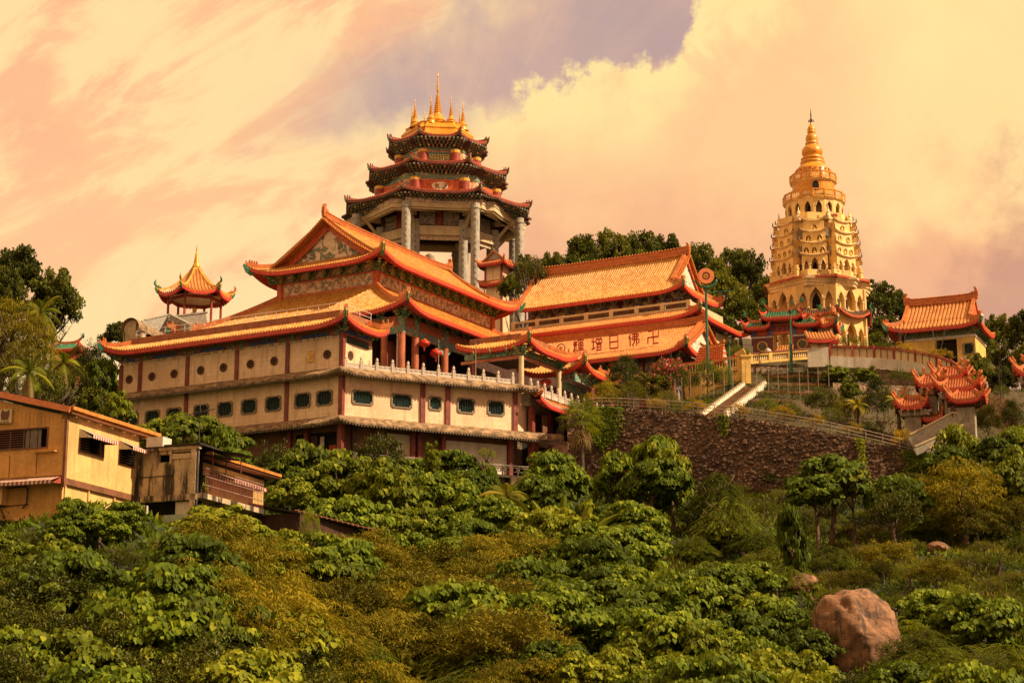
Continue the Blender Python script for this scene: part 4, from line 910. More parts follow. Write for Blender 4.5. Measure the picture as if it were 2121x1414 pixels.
def vergeY(par, x, y0, y1, z0, hfn, mat='orange_ridge'):
    n = 12
    for dx, w_, h_, dz in ((0, .5, .42, .05), (.48, .34, .26, -.08)):
        mb = MB(); mb.ribbon([(x + dx, y0 + (y1 - y0) * i / n, z0 + hfn(i / n) + dz) for i in range(n + 1)], w_, h_); mb.build('verge_ridge', mat, par)
    mb = MB()
    for i in range(24): t = (i + .5) / 24; mb.obox((x + .72, y0 + (y1 - y0) * t, z0 + hfn(t) - .02), (1, 0, 0), (0, 1, 0), (0, 0, 1), .1, .09, .09)
    mb.build('verge_tiles', 'orange_tile_end', par, kind='stuff')
    mb = MB()
    for i in range(n):
        a, b = ((x + .35, y0 + (y1 - y0) * j / n, z0 + hfn(j / n) - .42) for j in (i, i + 1)); mb.beam(a, b, .14, .7)
    mb.build('bargeboard', 'panel_orange', par)
vergeY(mid, vx, my0 + mins - .3, my0 + rdy, mze, lambda t: hm(mins - .3 + (rdy - mins + .3) * t)); vergeY(mid, vx, my0 + 2 * rdy - mins - 1, my0 + rdy, mze, lambda t: hm(mins + 1 + (rdy - mins - 1) * t))
mb = MB(); n = 10; hh = [(-(rdy - mins) + (rdy - mins) * i / n, hm(mins + (rdy - mins) * i / n) - hm(mins) - .3) for i in range(n + 1)]
mb.extr([(-rdy + mins, -.2)] + [(u, max(v, -.1)) for u, v in hh] + [(-u, max(v, -.1)) for u, v in hh[::-1][1:]] + [(rdy - mins, -.2)], (vx - .1, my0 + rdy, mze + hm(mins)), (0, 1, 0), (0, 0, 1), (.12, 0, 0)); mb.build('gable_wall', 'blue_white', mid)
ridge(mid, (-14, my0 + rdy, mze + rdz - .1), (vx + .4, my0 + rdy, mze + rdz - .1), .5, .7, .25, knobs=False)
# the characters standing on little stalks above the tiles
STROKES = {
 'sun':  [((0, 0), (0, 10)), ((0, 10), (7, 10)), ((7, 10), (7, 0)), ((0, 5), (7, 5)), ((0, 0), (7, 0))],
 'wheel': [((0, 5), (9, 5)), ((4.5, 0), (4.5, 10)), ((0, 10), (4.5, 10)), ((4.5, 0), (9, 0)), ((0, 0), (0, 5)), ((9, 5), (9, 10))],
 'buddha': [((1.8, 10), (0, 6)), ((1.3, 7.5), (1.3, 0)), ((3, 9), (8.5, 9)), ((8.5, 9), (8.5, 7)), ((3, 7), (8.5, 7)), ((3, 7), (3, 5)), ((3, 5), (9, 5)), ((9, 5), (8.7, 2)), ((5, 10), (5, 3)), ((5, 3), (3, 0)), ((6.8, 10), (6.8, 0)), ((8.7, 2), (7.8, 2))],
 'increase': [((0, 7), (3, 7)), ((1.5, 10), (1.5, 1.5)), ((0, 1), (3.2, 2.2)), ((4.8, 10), (5.4, 8.8)), ((8.2, 10), (7.6, 8.8)), ((4, 8.5), (9, 8.5)), ((4, 5.5), (9, 5.5)), ((4, 8.5), (4, 5.5)), ((9, 8.5), (9, 5.5)), ((6.5, 8.5), (6.5, 5.5)), ((4.8, 4.3), (8.3, 4.3)), ((4.8, 0), (8.3, 0)), ((4.8, 2.2), (8.3, 2.2)), ((4.8, 4.3), (4.8, 0)), ((8.3, 4.3), (8.3, 0))],
 'glory': [((.3, 9), (1, 7)), ((1.8, 10), (1.8, 6.5)), ((3.4, 9), (2.6, 7)), ((0, 6.3), (3.6, 6.3)), ((1.3, 6.3), (.8, 3)), ((.8, 3), (0, .5)), ((2.4, 6.3), (2.4, 1.5)), ((2.4, 1.5), (3.8, 1)), ((4.2, 9.6), (9, 9.6)), ((4.2, 9.6), (4.2, 8.4)), ((9, 9.6), (9, 8.4)), ((4.8, 7.6), (8.6, 7.6)), ((4.8, 3.2), (8.6, 3.2)), ((4.8, 5.4), (8.6, 5.4)), ((4.8, 7.6), (4.8, 3.2)), ((8.6, 7.6), (8.6, 3.2)), ((4, 1.8), (9.4, 1.8)), ((6.7, 8.6), (6.7, 0))]}
zc0 = lambda d: mze + hm(d)
pX = lambda px, py: on_y(px, py, my0 + 2.5)[0]
for i, (x, nm, lb) in enumerate(((pX(1198, 718), 'glory', 'red character 輝 on the roof slope'), (pX(1236, 716), 'increase', 'red character 增 on the roof slope'), (pX(1274, 711), 'sun', 'red character 日 on the roof slope'), (pX(1313, 708), 'buddha', 'red character 佛 on the roof slope'), (pX(1353, 703), 'wheel', 'red 卍 emblem on the roof slope'))):
    mb = MB(); sc = .155; d0 = 2.75
    for (a, b) in STROKES[nm]:
        A_ = (x - .7 + a[0] * sc, my0 + d0 - .25, zc0(d0) + .30 + a[1] * sc); B_ = (x - .7 + b[0] * sc, my0 + d0 - .25, zc0(d0) + .30 + b[1] * sc)
        mb.beam(A_, B_, .10, .17) if abs(A_[2] - B_[2]) < .5 * abs(A_[0] - B_[0]) + 1e-6 else mb.tube(A_, B_, .085, None, 4)
    for dx in (-.05,): mb.tube((x + dx, my0 + d0 - .25, zc0(d0) - .5), (x + dx, my0 + d0 - .25, zc0(d0) + .35), .035, None, 4)
    mb.build('roof_character', 'letter_red', mid, label=lb)
mb = MB(); cx_, cy_, cz_ = pX(1161, 722), my0 + 2.6, zc0(2.7) + 1.1
ringp = [(cx_ + .55 * math.cos(2 * PI * i / 24), cy_, cz_ + .55 * math.sin(2 * PI * i / 24)) for i in range(25)]
mb.path(ringp, [.06] * 25, 5); mb.build('emblem_ring', 'letter_dark', mid)
mb = MB(); mb.lathe([(0, 0)], (0, 0, 0), 3) if False else None
for i in range(8): t = 2 * PI * i / 8; mb.tube((cx_ + .10 * math.cos(t), cy_, cz_ + .10 * math.sin(t)), (cx_ + .26 * math.cos(t), cy_, cz_ + .26 * math.sin(t)), .05, .07, 5)
mb.build('emblem_flower', 'letter_red', mid)
# wall below the lower roof
mb = MB(); mb.box(-8, 11.6, my0 + 2.4, my0 + 3, 9, 15.6); mb.box(11.3, 11.6, my0 + 2.4, my0 + 14, 9, 15.6); mb.build('lower_wall', 'painted_grey', mid)
for x in (-5, -1.2, 1.6, 4.4, 7.4, 11.4): hcol(x, my0 + 2.1, .30, 9, 14.6, 'red_column', False, mid)
brackets(mid, (-6, my0 + 2.3, 14.2), (11.4, my0 + 2.3, 14.2), (0, -1, 0), 9, 1.0); put('bracket', 'corner_bracket', mid, (11.5, my0 + 2.4, 14.1), R(45), (1.6, 1.6, 1.1))
# second tier: shallow eave, balustrade
m2x, m2y, m2z = 12.15, 58.3, 21.35
hip_skirt(mid, (-17.5, m2x, m2y, 74), m2z, (-15.3, m2x - 2.3, m2y + 2.1, 71.8), 22.5, up=.95, reach=2.0, sides='fr', figs=3, mat='tile_orange', nseg=4)
mb = MB(); mb.box(-15, m2x - 2.6, m2y + 2.6, m2y + 3.0, 17, 22.4); mb.box(m2x - 3, m2x - 2.6, m2y + 2.6, 73, 10, 22.4); mb.build('tier_wall', 'painted_grey', mid)
brackets(mid, (-14, m2y + 2.5, 20.7), (m2x - 2.6, m2y + 2.5, 20.7), (0, -1, 0), 12, .9); brackets(mid, (m2x - 2.5, m2y + 2.6, 20.6), (m2x - 2.5, 72.5, 20.6), (1, 0, 0), 8, 1.0)
for y in (m2y + 3, 65.5, 69, 72.5): hcol(m2x - 1.4, y, .28, 12, 20.9, 'red_column', False, mid)
mb = MB(); mb.box(m2x - 1.5, m2x - 1.3, m2y + 3, 72.5, 19.4, 20.7); mb.build('side_beam', 'cream_plaster', mid)
mbz0 = 22.55
mb = MB(); mb.box(-15.2, m2x - 2.4, m2y + 2.2, m2y + 2.5, mbz0, mbz0 + .38); mb.box(-15.2, m2x - 2.4, m2y + 2.2, m2y + 2.5, mbz0 + .95, mbz0 + 1.22); mb.box(m2x - 2.6, m2x - 2.4, m2y + 2.2, 71, mbz0, mbz0 + 1.22); mb.build('balcony_rails', 'cream_plaster', mid)
for i in range(8): x = -15.0 + i * 3.52; mb = MB(); mb.box(x - .28, x + .28, m2y + 2.15, m2y + 2.55, mbz0, mbz0 + 1.26); mb.build('balcony_post', 'cream_plaster', mid)
mb = MB()
for i in range(150): x = -15 + i * .163; mb.box(x, x + .06, m2y + 2.3, m2y + 2.4, mbz0 + .38, mbz0 + .95)
mb.build('balcony_bars', 'shutter_brown', mid, kind='stuff')
# upper storey
u0, u1, uy = -15.4, 8.7, 61.2; uze = 25.55
mb = MB(); mb.box(u0 + 1.5, u1 - 2.2, uy + 2.8, 72, 22.5, 26.8); mb.build('upper_wall', 'painted_grey', mid)
mb = MB(); mb.box(u0 + 1.6, u1 - 2.3, uy + 2.68, uy + 2.8, 22.6, 24.15); mb.build('upper_windows', 'dark_wood', mid)
mb = MB()
for i in range(64): x = u0 + 1.7 + i * .33; mb.box(x, x + .08, uy + 2.6, uy + 2.7, 22.6, 24.15)
mb.build('window_mullions', 'shutter_brown', mid, kind='stuff')
mb = MB(); mb.box(u0 + 1.5, u1 - 2.2, uy + 2.6, uy + 2.8, 24.15, 25.15); mb.build('painted_band', 'painted_pale', mid)
for x in (-14.0, -10.9, -6.0, -1.2, 3.6, 6.3): mb = MB(); mb.box(x - .24, x + .24, uy + 2.4, uy + 2.8, 22.5, 26.2); mb.build('pilaster', 'red_column', mid)
for x in (-12.4, -8.4, -3.6, 1.2, 5.0):
    mb = MB(); mb.box(x - .62, x + .62, uy + 2.54, uy + 2.62, 24.3, 25.05); mb.cm = 1
    for s_ in (-1, 1): mb.tube((x - .55, uy + 2.5, 24.38 if s_ > 0 else 24.97), (x + .55, uy + 2.5, 24.97 if s_ > 0 else 24.38), .07, None, 4)
    mb.lathe([(0, .2), (.2, 0), (0, -.2)], (x, uy + 2.5, 24.68), 8); mb.build('blue_panel', ['blue_paint', 'painted_pale'], mid)
brackets(mid, (u0 + 1.6, uy + 2.5, 24.95), (u1 - 2.2, uy + 2.5, 24.95), (0, -1, 0), 13, .95, 'bracket_pale'); brackets(mid, (u1 - 2.1, uy + 3, 24.95), (u1 - 2.1, 71, 24.95), (1, 0, 0), 6, .95, 'bracket_pale')
urd, uri = 6.1, 5.9; hu = prof(uri, urd, .2); uin = 1.9; Lu = u1 - u0
def liftu(q, d): t = min(q + 1.2, Lu - q) / uin; s = d / uin; return .8 * max(0, 1 - t / 2.2) ** 2.3 * max(0, 1 - s / 2.2) ** 1.5
roof_side(mid, (u0, uy, uze), (u1, uy, uze), (0, 1, 0), urd, lambda q: urd if (Lu - q) > uin - .1 else max(Lu - q, .01), hu, liftu, .34, 'tile_gold', nseg=10, depth_soffit=2.6)
roof_side(mid, (u1, uy, uze), (u1, uy + 2 * urd, uze), (-1, 0, 0), uin, lambda q: min(uin, max(q, .01), max(2 * urd - q, .01)), hu, lambda q, d: .8 * max(0, 1 - min(q, 2 * urd - q) / uin / 2.2) ** 2.3 * max(0, 1 - d / uin / 2.2) ** 1.5, .34, 'tile_orange', nseg=4)
hip_ridge(mid, [(u1 - uin * (1 - i / 8), uy + uin * (1 - i / 8), uze + hu(uin * (1 - i / 8)) + .8 * max(0, 1 - (1 - i / 8) / 2.2) ** 3.8) for i in range(9)], .34, .38, 3); corner_beast(mid, (u1, uy, uze + .8), (1, -1, 0), .9)
hip_ridge(mid, [(u1 - uin * (1 - i / 8), uy + 2 * urd - uin * (1 - i / 8), uze + hu(uin * (1 - i / 8)) + .8 * max(0, 1 - (1 - i / 8) / 2.2) ** 3.8) for i in range(9)], .34, .38, 3)
vergeY(mid, u1 - uin - .5, uy + uin, uy + urd, uze, lambda t: hu(uin + (urd - uin) * t)); vergeY(mid, u1 - uin - .5, uy + 2 * urd - uin, uy + urd, uze, lambda t: hu(uin + (urd - uin) * t))
hh = [(-(urd - uin) + (urd - uin) * i / n, hu(uin + (urd - uin) * i / n) - hu(uin) - .3) for i in range(n + 1)]
mb = MB(); mb.extr([(-urd + uin, -.2)] + [(u, max(v, -.1)) for u, v in hh] + [(-u, max(v, -.1)) for u, v in hh[::-1][1:]] + [(urd - uin, -.2)], (u1 - uin - .45, uy + urd, uze + hu(uin)), (0, 1, 0), (0, 0, 1), (.12, 0, 0)); mb.build('gable_wall', 'blue_white', mid)
ridge(mid, (u0 + .6, uy + urd, uze + uri - .1), (u1 - uin - .1, uy + urd, uze + uri - .1), .5, .95, .2)
mb = MB(); mb.ribbon([(u0 + .1, uy + urd * i / 8, uze + hu(urd * i / 8) + .02) for i in range(9)], .5, .4); mb.build('verge_ridge', 'orange_ridge', mid)
# stacked small tiled roof-spirit wall (low tiered roof) right of the middle hall
st = root('tiered_tile_wall', 'low stepped wall capped with rows of curved orange tiles beside the green signpost', 'wall', tfl(at(1468, 752, 214)), None)
c0 = tfl(at(1468, 750, 214))
for i in range(7):
    mb = MB(); w_ = 1.7 - i * .05; z0 = c0[2] - .3 + i * .32; mb.box(c0[0] - w_, c0[0] + w_, c0[1] + i * .16, c0[1] + 1.6, z0, z0 + .27); mb.build('wall_course', 'white_stone' if i % 2 else 'panel_orange', st)
    roof_side(st, (c0[0] - w_ - .12, c0[1] + i * .16 - .14, z0 + .24), (c0[0] + w_ + .12, c0[1] + i * .16 - .14, z0 + .24), (0, 1, 0), .4, lambda q: .4, lambda d: d * .35, lambda q, d: .12 * abs(2 * q / (2 * w_ + .24) - 1) ** 3, .26, 'tile_orange', teeth=False, nseg=2, trim=.4, soff=.1)
mb = MB(); mb.ribbon([(c0[0] - 1.5 + 3.0 * i / 12, c0[1] + 1.2, c0[2] + 1.9 + .5 * abs(i / 6 - 1) ** 3) for i in range(13)], .4, .35); mb.build('ridge', 'orange_ridge', st)
# ------------------------------------------------------------------ octagonal pavilion tower on sixteen carved columns
TC = Vector((-12.3, 300, 0)); tow = root('octagonal_pavilion', 'tall octagonal pavilion with three dark green eaves, carved stone columns and golden spires', 'pavilion tower', (TC.x, TC.y, 68), world=True)
OFF[tow.name] = Vector((TC.x, TC.y, 68))
def tw(px, py, Y_): return at(px, py, Y_).z
TA = -R(90) - R(17.3) + 0.0            # corner angles: measured about the axis, first corner left of the front
def oct_c(r, i, z): t = TA + i * PI / 4; return Vector((TC.x + r * math.cos(t), TC.y + r * math.sin(t), z))
def oct_ring(mb, r0, r1, z0, z1, n=8, a0=None):   # closed band (walls out, in, top, bottom)
    a0 = TA if a0 is None else a0
    prof_ = [(r0, z0), (r1, z0), (r1, z1), (r0, z1), (r0, z0)]; mb.lathe(prof_, (TC.x, TC.y, 0), n, a0)
ngon_roof(tow, TC, 8, TA, 15.9, 10.6, 88.55, 91.3, up=.95, reach=.75, mat='tile_dark', pitch=.42, faces=range(-2, 4), fascia='red_fascia', ends='x') if False else None
for (Re, Ri, ze_, zt_) in ((15.9, 10.4, 88.45, 89.2), (12.0, 6.9, 94.35, 95.0), (8.6, 5.4, 99.85, 100.5)):
    ngon_roof(tow, TC, 8, TA, Re, Ri, ze_, zt_, up=.65, reach=.8, mat='tile_rust', pitch=.42, figs=2, soff=.45, rmat='red_column', curl=.9, fascia='red_column', ends='panel_orange', tooth='eave_brown')
    # deep bracketed underside: dark green rings stepping outward
    for j, (f, dz) in enumerate(((.79, 1.75), (.83, 1.5), (.87, 1.25), (.91, 1.0), (.945, .78), (.975, .56))):
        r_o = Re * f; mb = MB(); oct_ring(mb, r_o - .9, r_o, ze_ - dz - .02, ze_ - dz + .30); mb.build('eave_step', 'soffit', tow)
        mb = MB(); L = 2 * r_o * math.sin(PI / 8); m = int(L / .62)
        for i in range(8):
            A_, B_ = oct_c(r_o + .06, i, 0), oct_c(r_o + .06, i + 1, 0); dn = ((A_ + B_) / 2 - TC); dn.z = 0; dn.normalize(); al = (B_ - A_).normalized()
            for k_ in range(m):
                c = A_.lerp(B_, (k_ + .5) / m); mb.cm = (k_ + j) % 3; mb.obox((c.x, c.y, ze_ - dz + .16), al, dn, (0, 0, 1), .16, .18, .13)
        mb.build('eave_brackets', ['window_stone', 'teal_paint', 'gold_paint' if j % 3 == 1 else 'window_stone'], tow, kind='stuff')
# storeys
def storey(r, z0, z1, wallmat, colr, band):
    mb = MB(); oct_ring(mb, r - .5, r, z0, z1); mb.build('storey_wall', wallmat, tow)
    mb = MB(); oct_ring(mb, r - .3, r + .12, z1 - band, z1); mb.build('painted_band', 'painted_beam', tow)
    for i in range(8):
        c = oct_c(r + .05, i, 0); mb = MB(); mb.lathe([(colr, z0), (colr, z1 - band)], (c.x, c.y, 0), 14); mb.build('column', 'red_lacquer', tow, smooth=True)
        mb = MB(); mb.lathe([(colr + .03, z1 - band - .55), (colr + .03, z1 - band - .05)], (c.x, c.y, 0), 12); mb.build('gold_collar', 'gold_paint', tow)
        A_, B_ = oct_c(r + .04, i, 0), oct_c(r + .04, i + 1, 0); m_ = (A_ + B_) / 2; al = (B_ - A_).normalized(); dn = (m_ - TC); dn.z = 0; dn.normalize(); L = (B_ - A_).length
        zz = (z0 + z1 - band) / 2 - .05
        mb = MB(); mb.obox((m_.x, m_.y, zz + .2), al, dn, (0, 0, 1), L * .42, .06, (z1 - band - z0) * .36); mb.build('wall_panel', 'panel_orange', tow)
        if colr > .8:
            mb = MB(); mb.extr([(L * .17 * math.cos(t), .72 * math.sin(t)) for t in [2 * PI * k / 14 for k in range(14)]], (m_.x + dn.x * .07, m_.y + dn.y * .07, zz + .2), al, (0, 0, 1), dn * .05); mb.build('painted_medallion', 'gable_fresco', tow)
        else:
            mb = MB(); mb.obox((m_.x + dn.x * .05, m_.y + dn.y * .05, zz + .2), al, dn, (0, 0, 1), L * .38, .05, (z1 - band - z0) * .31); mb.build('name_board', 'teal_paint', tow)
            mb = MB(); k_ = 8
            for j in range(k_):   # rounded gilt letters
                cc = m_ + al * (L * .66 * ((j + .5) / k_ - .5)) + dn * .12; w_ = L * .027
                mb.beam(cc + al * -w_ + Vector((0, 0, zz + .62)), cc + al * w_ + Vector((0, 0, zz + .62)), .08, .12)
                mb.beam(cc + al * w_ * .6 + Vector((0, 0, zz + .6)), cc + al * w_ * .6 + Vector((0, 0, zz - .25)), .08, .10)
                t_ = [(math.cos(a) * w_ * .8, .22 * math.sin(a)) for a in [PI * q / 4 + j for q in range(6)]]
                for (a, b), (c, d) in zip(t_, t_[1:]): mb.beam(cc + al * (a - w_ * .3) + Vector((0, 0, zz + .15 + b)), cc + al * (c - w_ * .3) + Vector((0, 0, zz + .15 + d)), .07, .10)
            mb.build('gilt_letters', 'letter_gold', tow)
storey(10.1, 89.2, 93.0, 'painted_pale', .85, .9); storey(6.7, 95.0, 98.6, 'painted_pale', .8, .8)
mb = MB(); oct_ring(mb, 13.2, 14.5, 86.2, 86.9); mb.build('ring_beam', 'cream_plaster', tow)
mb = MB(); oct_ring(mb, 13.4, 14.2, 85.9, 86.75); mb.build('ring_beam_inner', 'cream_plaster', tow)
mb = MB(); oct_ring(mb, 14.2, 14.62, 86.9, 87.7); mb.build('painted_ring', 'painted_pale', tow)
mb = MB(); oct_ring(mb, .1, 13.6, 87.6, 87.7); mb.build('ceiling', 'dark_wood', tow)
for i in (-2, -1, 0, 1):
    for r_, z0, z1, d_, mt, nm in ((9.9, 82.7, 84.2, .7, 'cream_plaster', 'inner_beam'), (9.3, 84.2, 87.6, .3, 'dark_wood', 'inner_wall'), (9.6, 82.0, 82.7, .4, 'painted_pale', 'lower_inner_beam')):
        mb = MB(); a_, b_ = oct_c(r_, i, (z0 + z1) / 2), oct_c(r_, i + 1, (z0 + z1) / 2); mb.beam(a_, b_, d_, z1 - z0); mb.build(nm, mt, tow)
for i in range(-3, 5):
    A_, B_ = oct_c(9.5, i, 0), oct_c(9.5, i + 1, 0); m_ = (A_ + B_) / 2; al = (B_ - A_).normalized(); dn = (m_ - TC); dn.z = 0; dn.normalize()
    for s_ in (-1.9, 1.9) if -3 < i < 2 else (): mb = MB(); q = m_ + al * s_; mb.obox((q.x, q.y, 85.7), al, dn, (0, 0, 1), 1.25, .06, 1.15); mb.build('mural_panel', 'painted_grey', tow)
    if -3 < i < 2: mb = MB(); mb.obox((m_.x, m_.y, 85.8), al, dn, (0, 0, 1), .45, .08, 1.6); mb.build('red_panel', 'red_lacquer', tow)
    q = oct_c(10.0, i, 0); mb = MB(); mb.beam((q.x, q.y, 86.3), oct_c(14.1, i, 86.3), .45, .7); mb.beam((q.x, q.y, 83.4), oct_c(12.6, i, 86.2), .35, .4); mb.build('radial_beam', 'cream_plaster', tow)
    for r_, z1_ in ((14.1, 86.9), (9.9, 85.2)):
        q = oct_c(r_, i, 0); mb = MB(); mb.lathe([(.72, 64), (.70, z1_ - .9), (.82, z1_ - .85), (.82, z1_ - .6), (.73, z1_ - .55), (.73, z1_)], (q.x, q.y, 0), 18); mb.build('stone_column', 'grey_stone', tow, smooth=False)
        mb = MB(); dn = (q - TC); dn.z = 0; dn.normalize(); f = Vector((0.0, -1, 0)); al = Vector((1, 0, 0))
        for k_ in range(15):   # raised couplet carved down the shaft, facing the front
            z = z1_ - 1.9 - k_ * .95; c = Vector((q.x, q.y, z)) + f * .71
            mb.obox(c, al, f, (0, 0, 1), .15, .02, .05); mb.obox(c + Vector((0, 0, .22)), al, f, (0, 0, 1), .11, .02, .05); mb.obox(c + Vector((.02, 0, .1)), al, f, (0, 0, 1), .04, .03, .26)
        mb.build('carved_couplet', 'window_stone', tow, kind='stuff')
# golden plinth and nine spires
mb = MB(); mb.lathe([(6.4, 100.4), (5.9, 101.8), (6.0, 102.1), (5.2, 103.0), (5.3, 103.3), (.1, 103.7)], (TC.x, TC.y, 0), 8, TA); mb.build('golden_plinth', 'gold_dome', tow)
def spire(x, y, z, s, h, name='spire'):
    p_ = [(1.25, 0), (1.15, .5), (.9, 1.0), (.95, 1.1), (1.05, 1.2), (.95, 1.35), (.75, 1.7), (.5, 2.1), (.42, 2.3)]
    z_ = 2.3
    for k_ in range(9):
        r_ = .40 * (1 - k_ / 11); p_ += [(r_ + .10, z_ + .05), (r_ + .10, z_ + .16), (r_ - .02, z_ + .24)]; z_ += .27
    p_ += [(.12, z_ + .4), (.16, z_ + .6), (.05, z_ + h), (.12, z_ + h + .08), (.0, z_ + h + .6)]
    mb = MB(); mb.lathe([(r_ * s, zz * s) for r_, zz in p_], (x, y, z), 14); mb.build(name, 'gold_spire', tow, smooth=False)
spire(TC.x, TC.y, 103.3, 1.3, 2.4, 'central_spire')
for i in range(8): q = oct_c(4.3, i + .12, 0); spire(q.x, q.y, 102.9, .70, 1.7)
# statue glimpsed between the columns
stt = root('cloaked_statue', 'weathered grey-brown draped stone figure seen between the tower columns', 'statue', tuple(at(893, 560, 262)), world=True)
c = at(893, 560, 262); OFF[stt.name] = c.copy(); mb = MB(); rows = []
for i in range(9):
    t = i / 8; rr = [(1.45, 1.1), (1.5, 1.2), (1.5, 1.2), (1.4, 1.1), (1.15, 1.0), (.85, .85), (.75, .75), (.62, .6), (.05, .05)][i]
    rows.append([(c.x + rr[0] * math.cos(2 * PI * j / 20) * (1 + .07 * math.sin(j * 2.3 + i)) - .35 * t, c.y + rr[1] * math.sin(2 * PI * j / 20), c.z - .8 + 3.3 * t) for j in range(21)])
mb.grid(rows); mb.build('draped_body', 'bronze', stt, smooth=True)
mb = MB(); mb.lathe([(0, -.45), (.36, -.3), (.42, 0), (.3, .35), (0, .45)], (c.x - .25, c.y - .45, c.z + 1.75), 12); mb.build('head', 'bronze', stt, smooth=True)
# ------------------------------------------------------------------ small two-eaved marble gate tower right of the columns
sm = root('marble_gate_tower', 'small pale marble tower with two curled orange eaves beside dark trees', 'tower', (0, 0, 0)); a_ = tfl(at(1030, 565, 262)); OFF[sm.name] = Vector((0, 0, 0))
x, y, z = a_
mb = MB(); mb.box(x - 1.3, x + 1.3, y - 1.1, y + 1.2, z - 9, z + 1.0); mb.build('tower_wall', 'marble_slab', sm)
for s_ in (-1, 1): mb = MB(); mb.box(x + s_ * 1.3 - .13, x + s_ * 1.3 + .13, y - 1.2, y - .9, z - 9, z + 1); mb.build('pilaster', 'red_column', sm)
hip_skirt(sm, (x - 2.2, x + 2.2, y - 2.0, y + 2.2), z + 1.0, (x - 1.5, x + 1.5, y - .9, y + .9), z + 1.7, up=.4, reach=1.3, mat='tile_rust', figs=0, nseg=4, beasts=False, rw=.2, rh=.22, trim=.6)
mb = MB(); mb.extr([(-1.5, 0), (0, 1.1), (1.5, 0)], (x, y - .9, z + 1.7), (1, 0, 0), (0, 0, 1), (0, 1.8, 0)); mb.build('gable_block', 'carved_stone', sm)
for s_ in (-1, 1): mb = MB(); mb.beam((x + s_ * 1.7, y - 1.0, z + 1.65), (x, y - 1.0, z + 2.95), .34, .2); mb.build('rake', 'orange_ridge', sm)
hip_skirt(sm, (x - 2.0, x + 2.0, y - 1.8, y + 2.0), z - 1.9, (x - 1.3, x + 1.3, y - 1.1, y + 1.2), z - 1.4, up=.35, reach=2.0, mat='tile_rust', figs=0, nseg=3, beasts=False, rw=.2, rh=.22, trim=.6)
sr = root('white_stair_rail', 'short white pipe rail in front of the pale marble tower', 'railing', (0, 0, 0)); OFF[sr.name] = Vector((0, 0, 0))
p0, p1 = Vector(tfl(at(972, 590, 255))), Vector(tfl(at(1006, 600, 250)))
for i in range(5): q = p0.lerp(p1, i / 4); mb = MB(); mb.tube(q, q + Vector((0, 0, -1.6)), .06, None, 5); mb.build('rail_post', 'white_rail', sr)
mb = MB(); mb.tube(p0, p1, .06, None, 5); mb.tube(p0 + Vector((0, 0, -.8)), p1 + Vector((0, 0, -.8)), .05, None, 5); mb.build('rail_pipe', 'white_rail', sr)
# ------------------------------------------------------------------ hexagonal pavilion with a golden spire (left)
HP = at(404, 612, 226); hx = root('hexagonal_pavilion', 'open red hexagonal pavilion with ribbed orange roof and slender gold spire', 'pavilion', tuple(HP), world=True); OFF[hx.name] = HP.copy()
hz0 = HP.z - .3
ngon_roof(hx, HP, 6, R(-90 - 12), 4.5, .45, hz0, hz0 + 3.6, up=.7, reach=.85, k=.62, pitch=.42, figs=1, soff=.3, nseg=8, rw=.18, rh=.2, rmat='gold_paint')
mb = MB(); p_ = [(.55, 3.4), (.42, 3.8), (.5, 3.9), (.38, 4.2)]
for k_ in range(7): r_ = .30 - k_ * .032; p_ += [(r_ + .05, 4.3 + k_ * .2), (r_, 4.45 + k_ * .2)]
p_ += [(.06, 5.9), (.09, 6.1), (.0, 6.8)]; mb.lathe(p_, (HP.x, HP.y, hz0), 12); mb.build('spire', 'gold_spire', hx)
for i in range(6):
    t = R(-102) + i * PI / 3; x, y = HP.x + 3.2 * math.cos(t), HP.y + 3.2 * math.sin(t)
    mb = MB(); mb.tube((x, y, hz0 - 3.8), (x, y, hz0 + .4), .15, None, 8); mb.build('column', 'red_lacquer', hx)
    t2 = t + PI / 3; mb = MB(); mb.beam((x, y, hz0 - .45), (HP.x + 3.2 * math.cos(t2), HP.y + 3.2 * math.sin(t2), hz0 - .45), .1, .4); mb.build('lattice_beam', 'red_lacquer', hx)
    c_ = Vector((HP.x + 4.6 * math.cos(t), HP.y + 4.6 * math.sin(t), hz0 + .95)); mb = MB(); d_ = Vector((math.cos(t), math.sin(t), 0))
    mb.path([c_ - d_ * .5, c_ + d_ * .1 + Vector((0, 0, .15)), c_ + d_ * .35 + Vector((0, 0, .55)), c_ + d_ * .2 + Vector((0, 0, .95))], [.12, .15, .12, .03], 5)
    for q in range(4): mb.tube(c_ + d_ * .15 + Vector((0, 0, .1 + q * .2)), c_ + d_ * (.5 - .1 * q) + Vector((.1 * (-1) ** q, 0, .35 + q * .22)), .05, .01, 4)
    mb.build('roof_dragon', 'green_glaze' if i % 2 else 'orange_ridge', hx)
mb = MB(); mb.lathe([(3.9, -.2), (2, .1), (.2, .3)], (HP.x, HP.y, hz0), 6, R(-102)); mb.build('ceiling', 'cream_plaster', hx)
mb = MB(); mb.lathe([(3.8, -7), (3.8, -3.8), (.1, -3.7)], (HP.x, HP.y, hz0), 6, R(-102)); mb.build('platform', 'white_stone', hx)
bs = root('seated_statue', 'pale seated figure inside the red hexagonal pavilion', 'statue', (HP.x, HP.y, hz0 - 3.7), world=True); OFF[bs.name] = Vector((HP.x, HP.y, hz0 - 3.7))
mb = MB(); mb.lathe([(1.0, 0), (1.05, .4), (.85, .7), (.55, .9), (.62, 1.4), (.5, 1.75), (.22, 1.9)], (HP.x, HP.y, hz0 - 3.7), 14); mb.lathe([(.0, 1.85), (.26, 2.0), (.28, 2.25), (.12, 2.5), (0, 2.6)], (HP.x, HP.y, hz0 - 3.7), 12); mb.build('robed_body', 'gold_paint', bs, smooth=True)
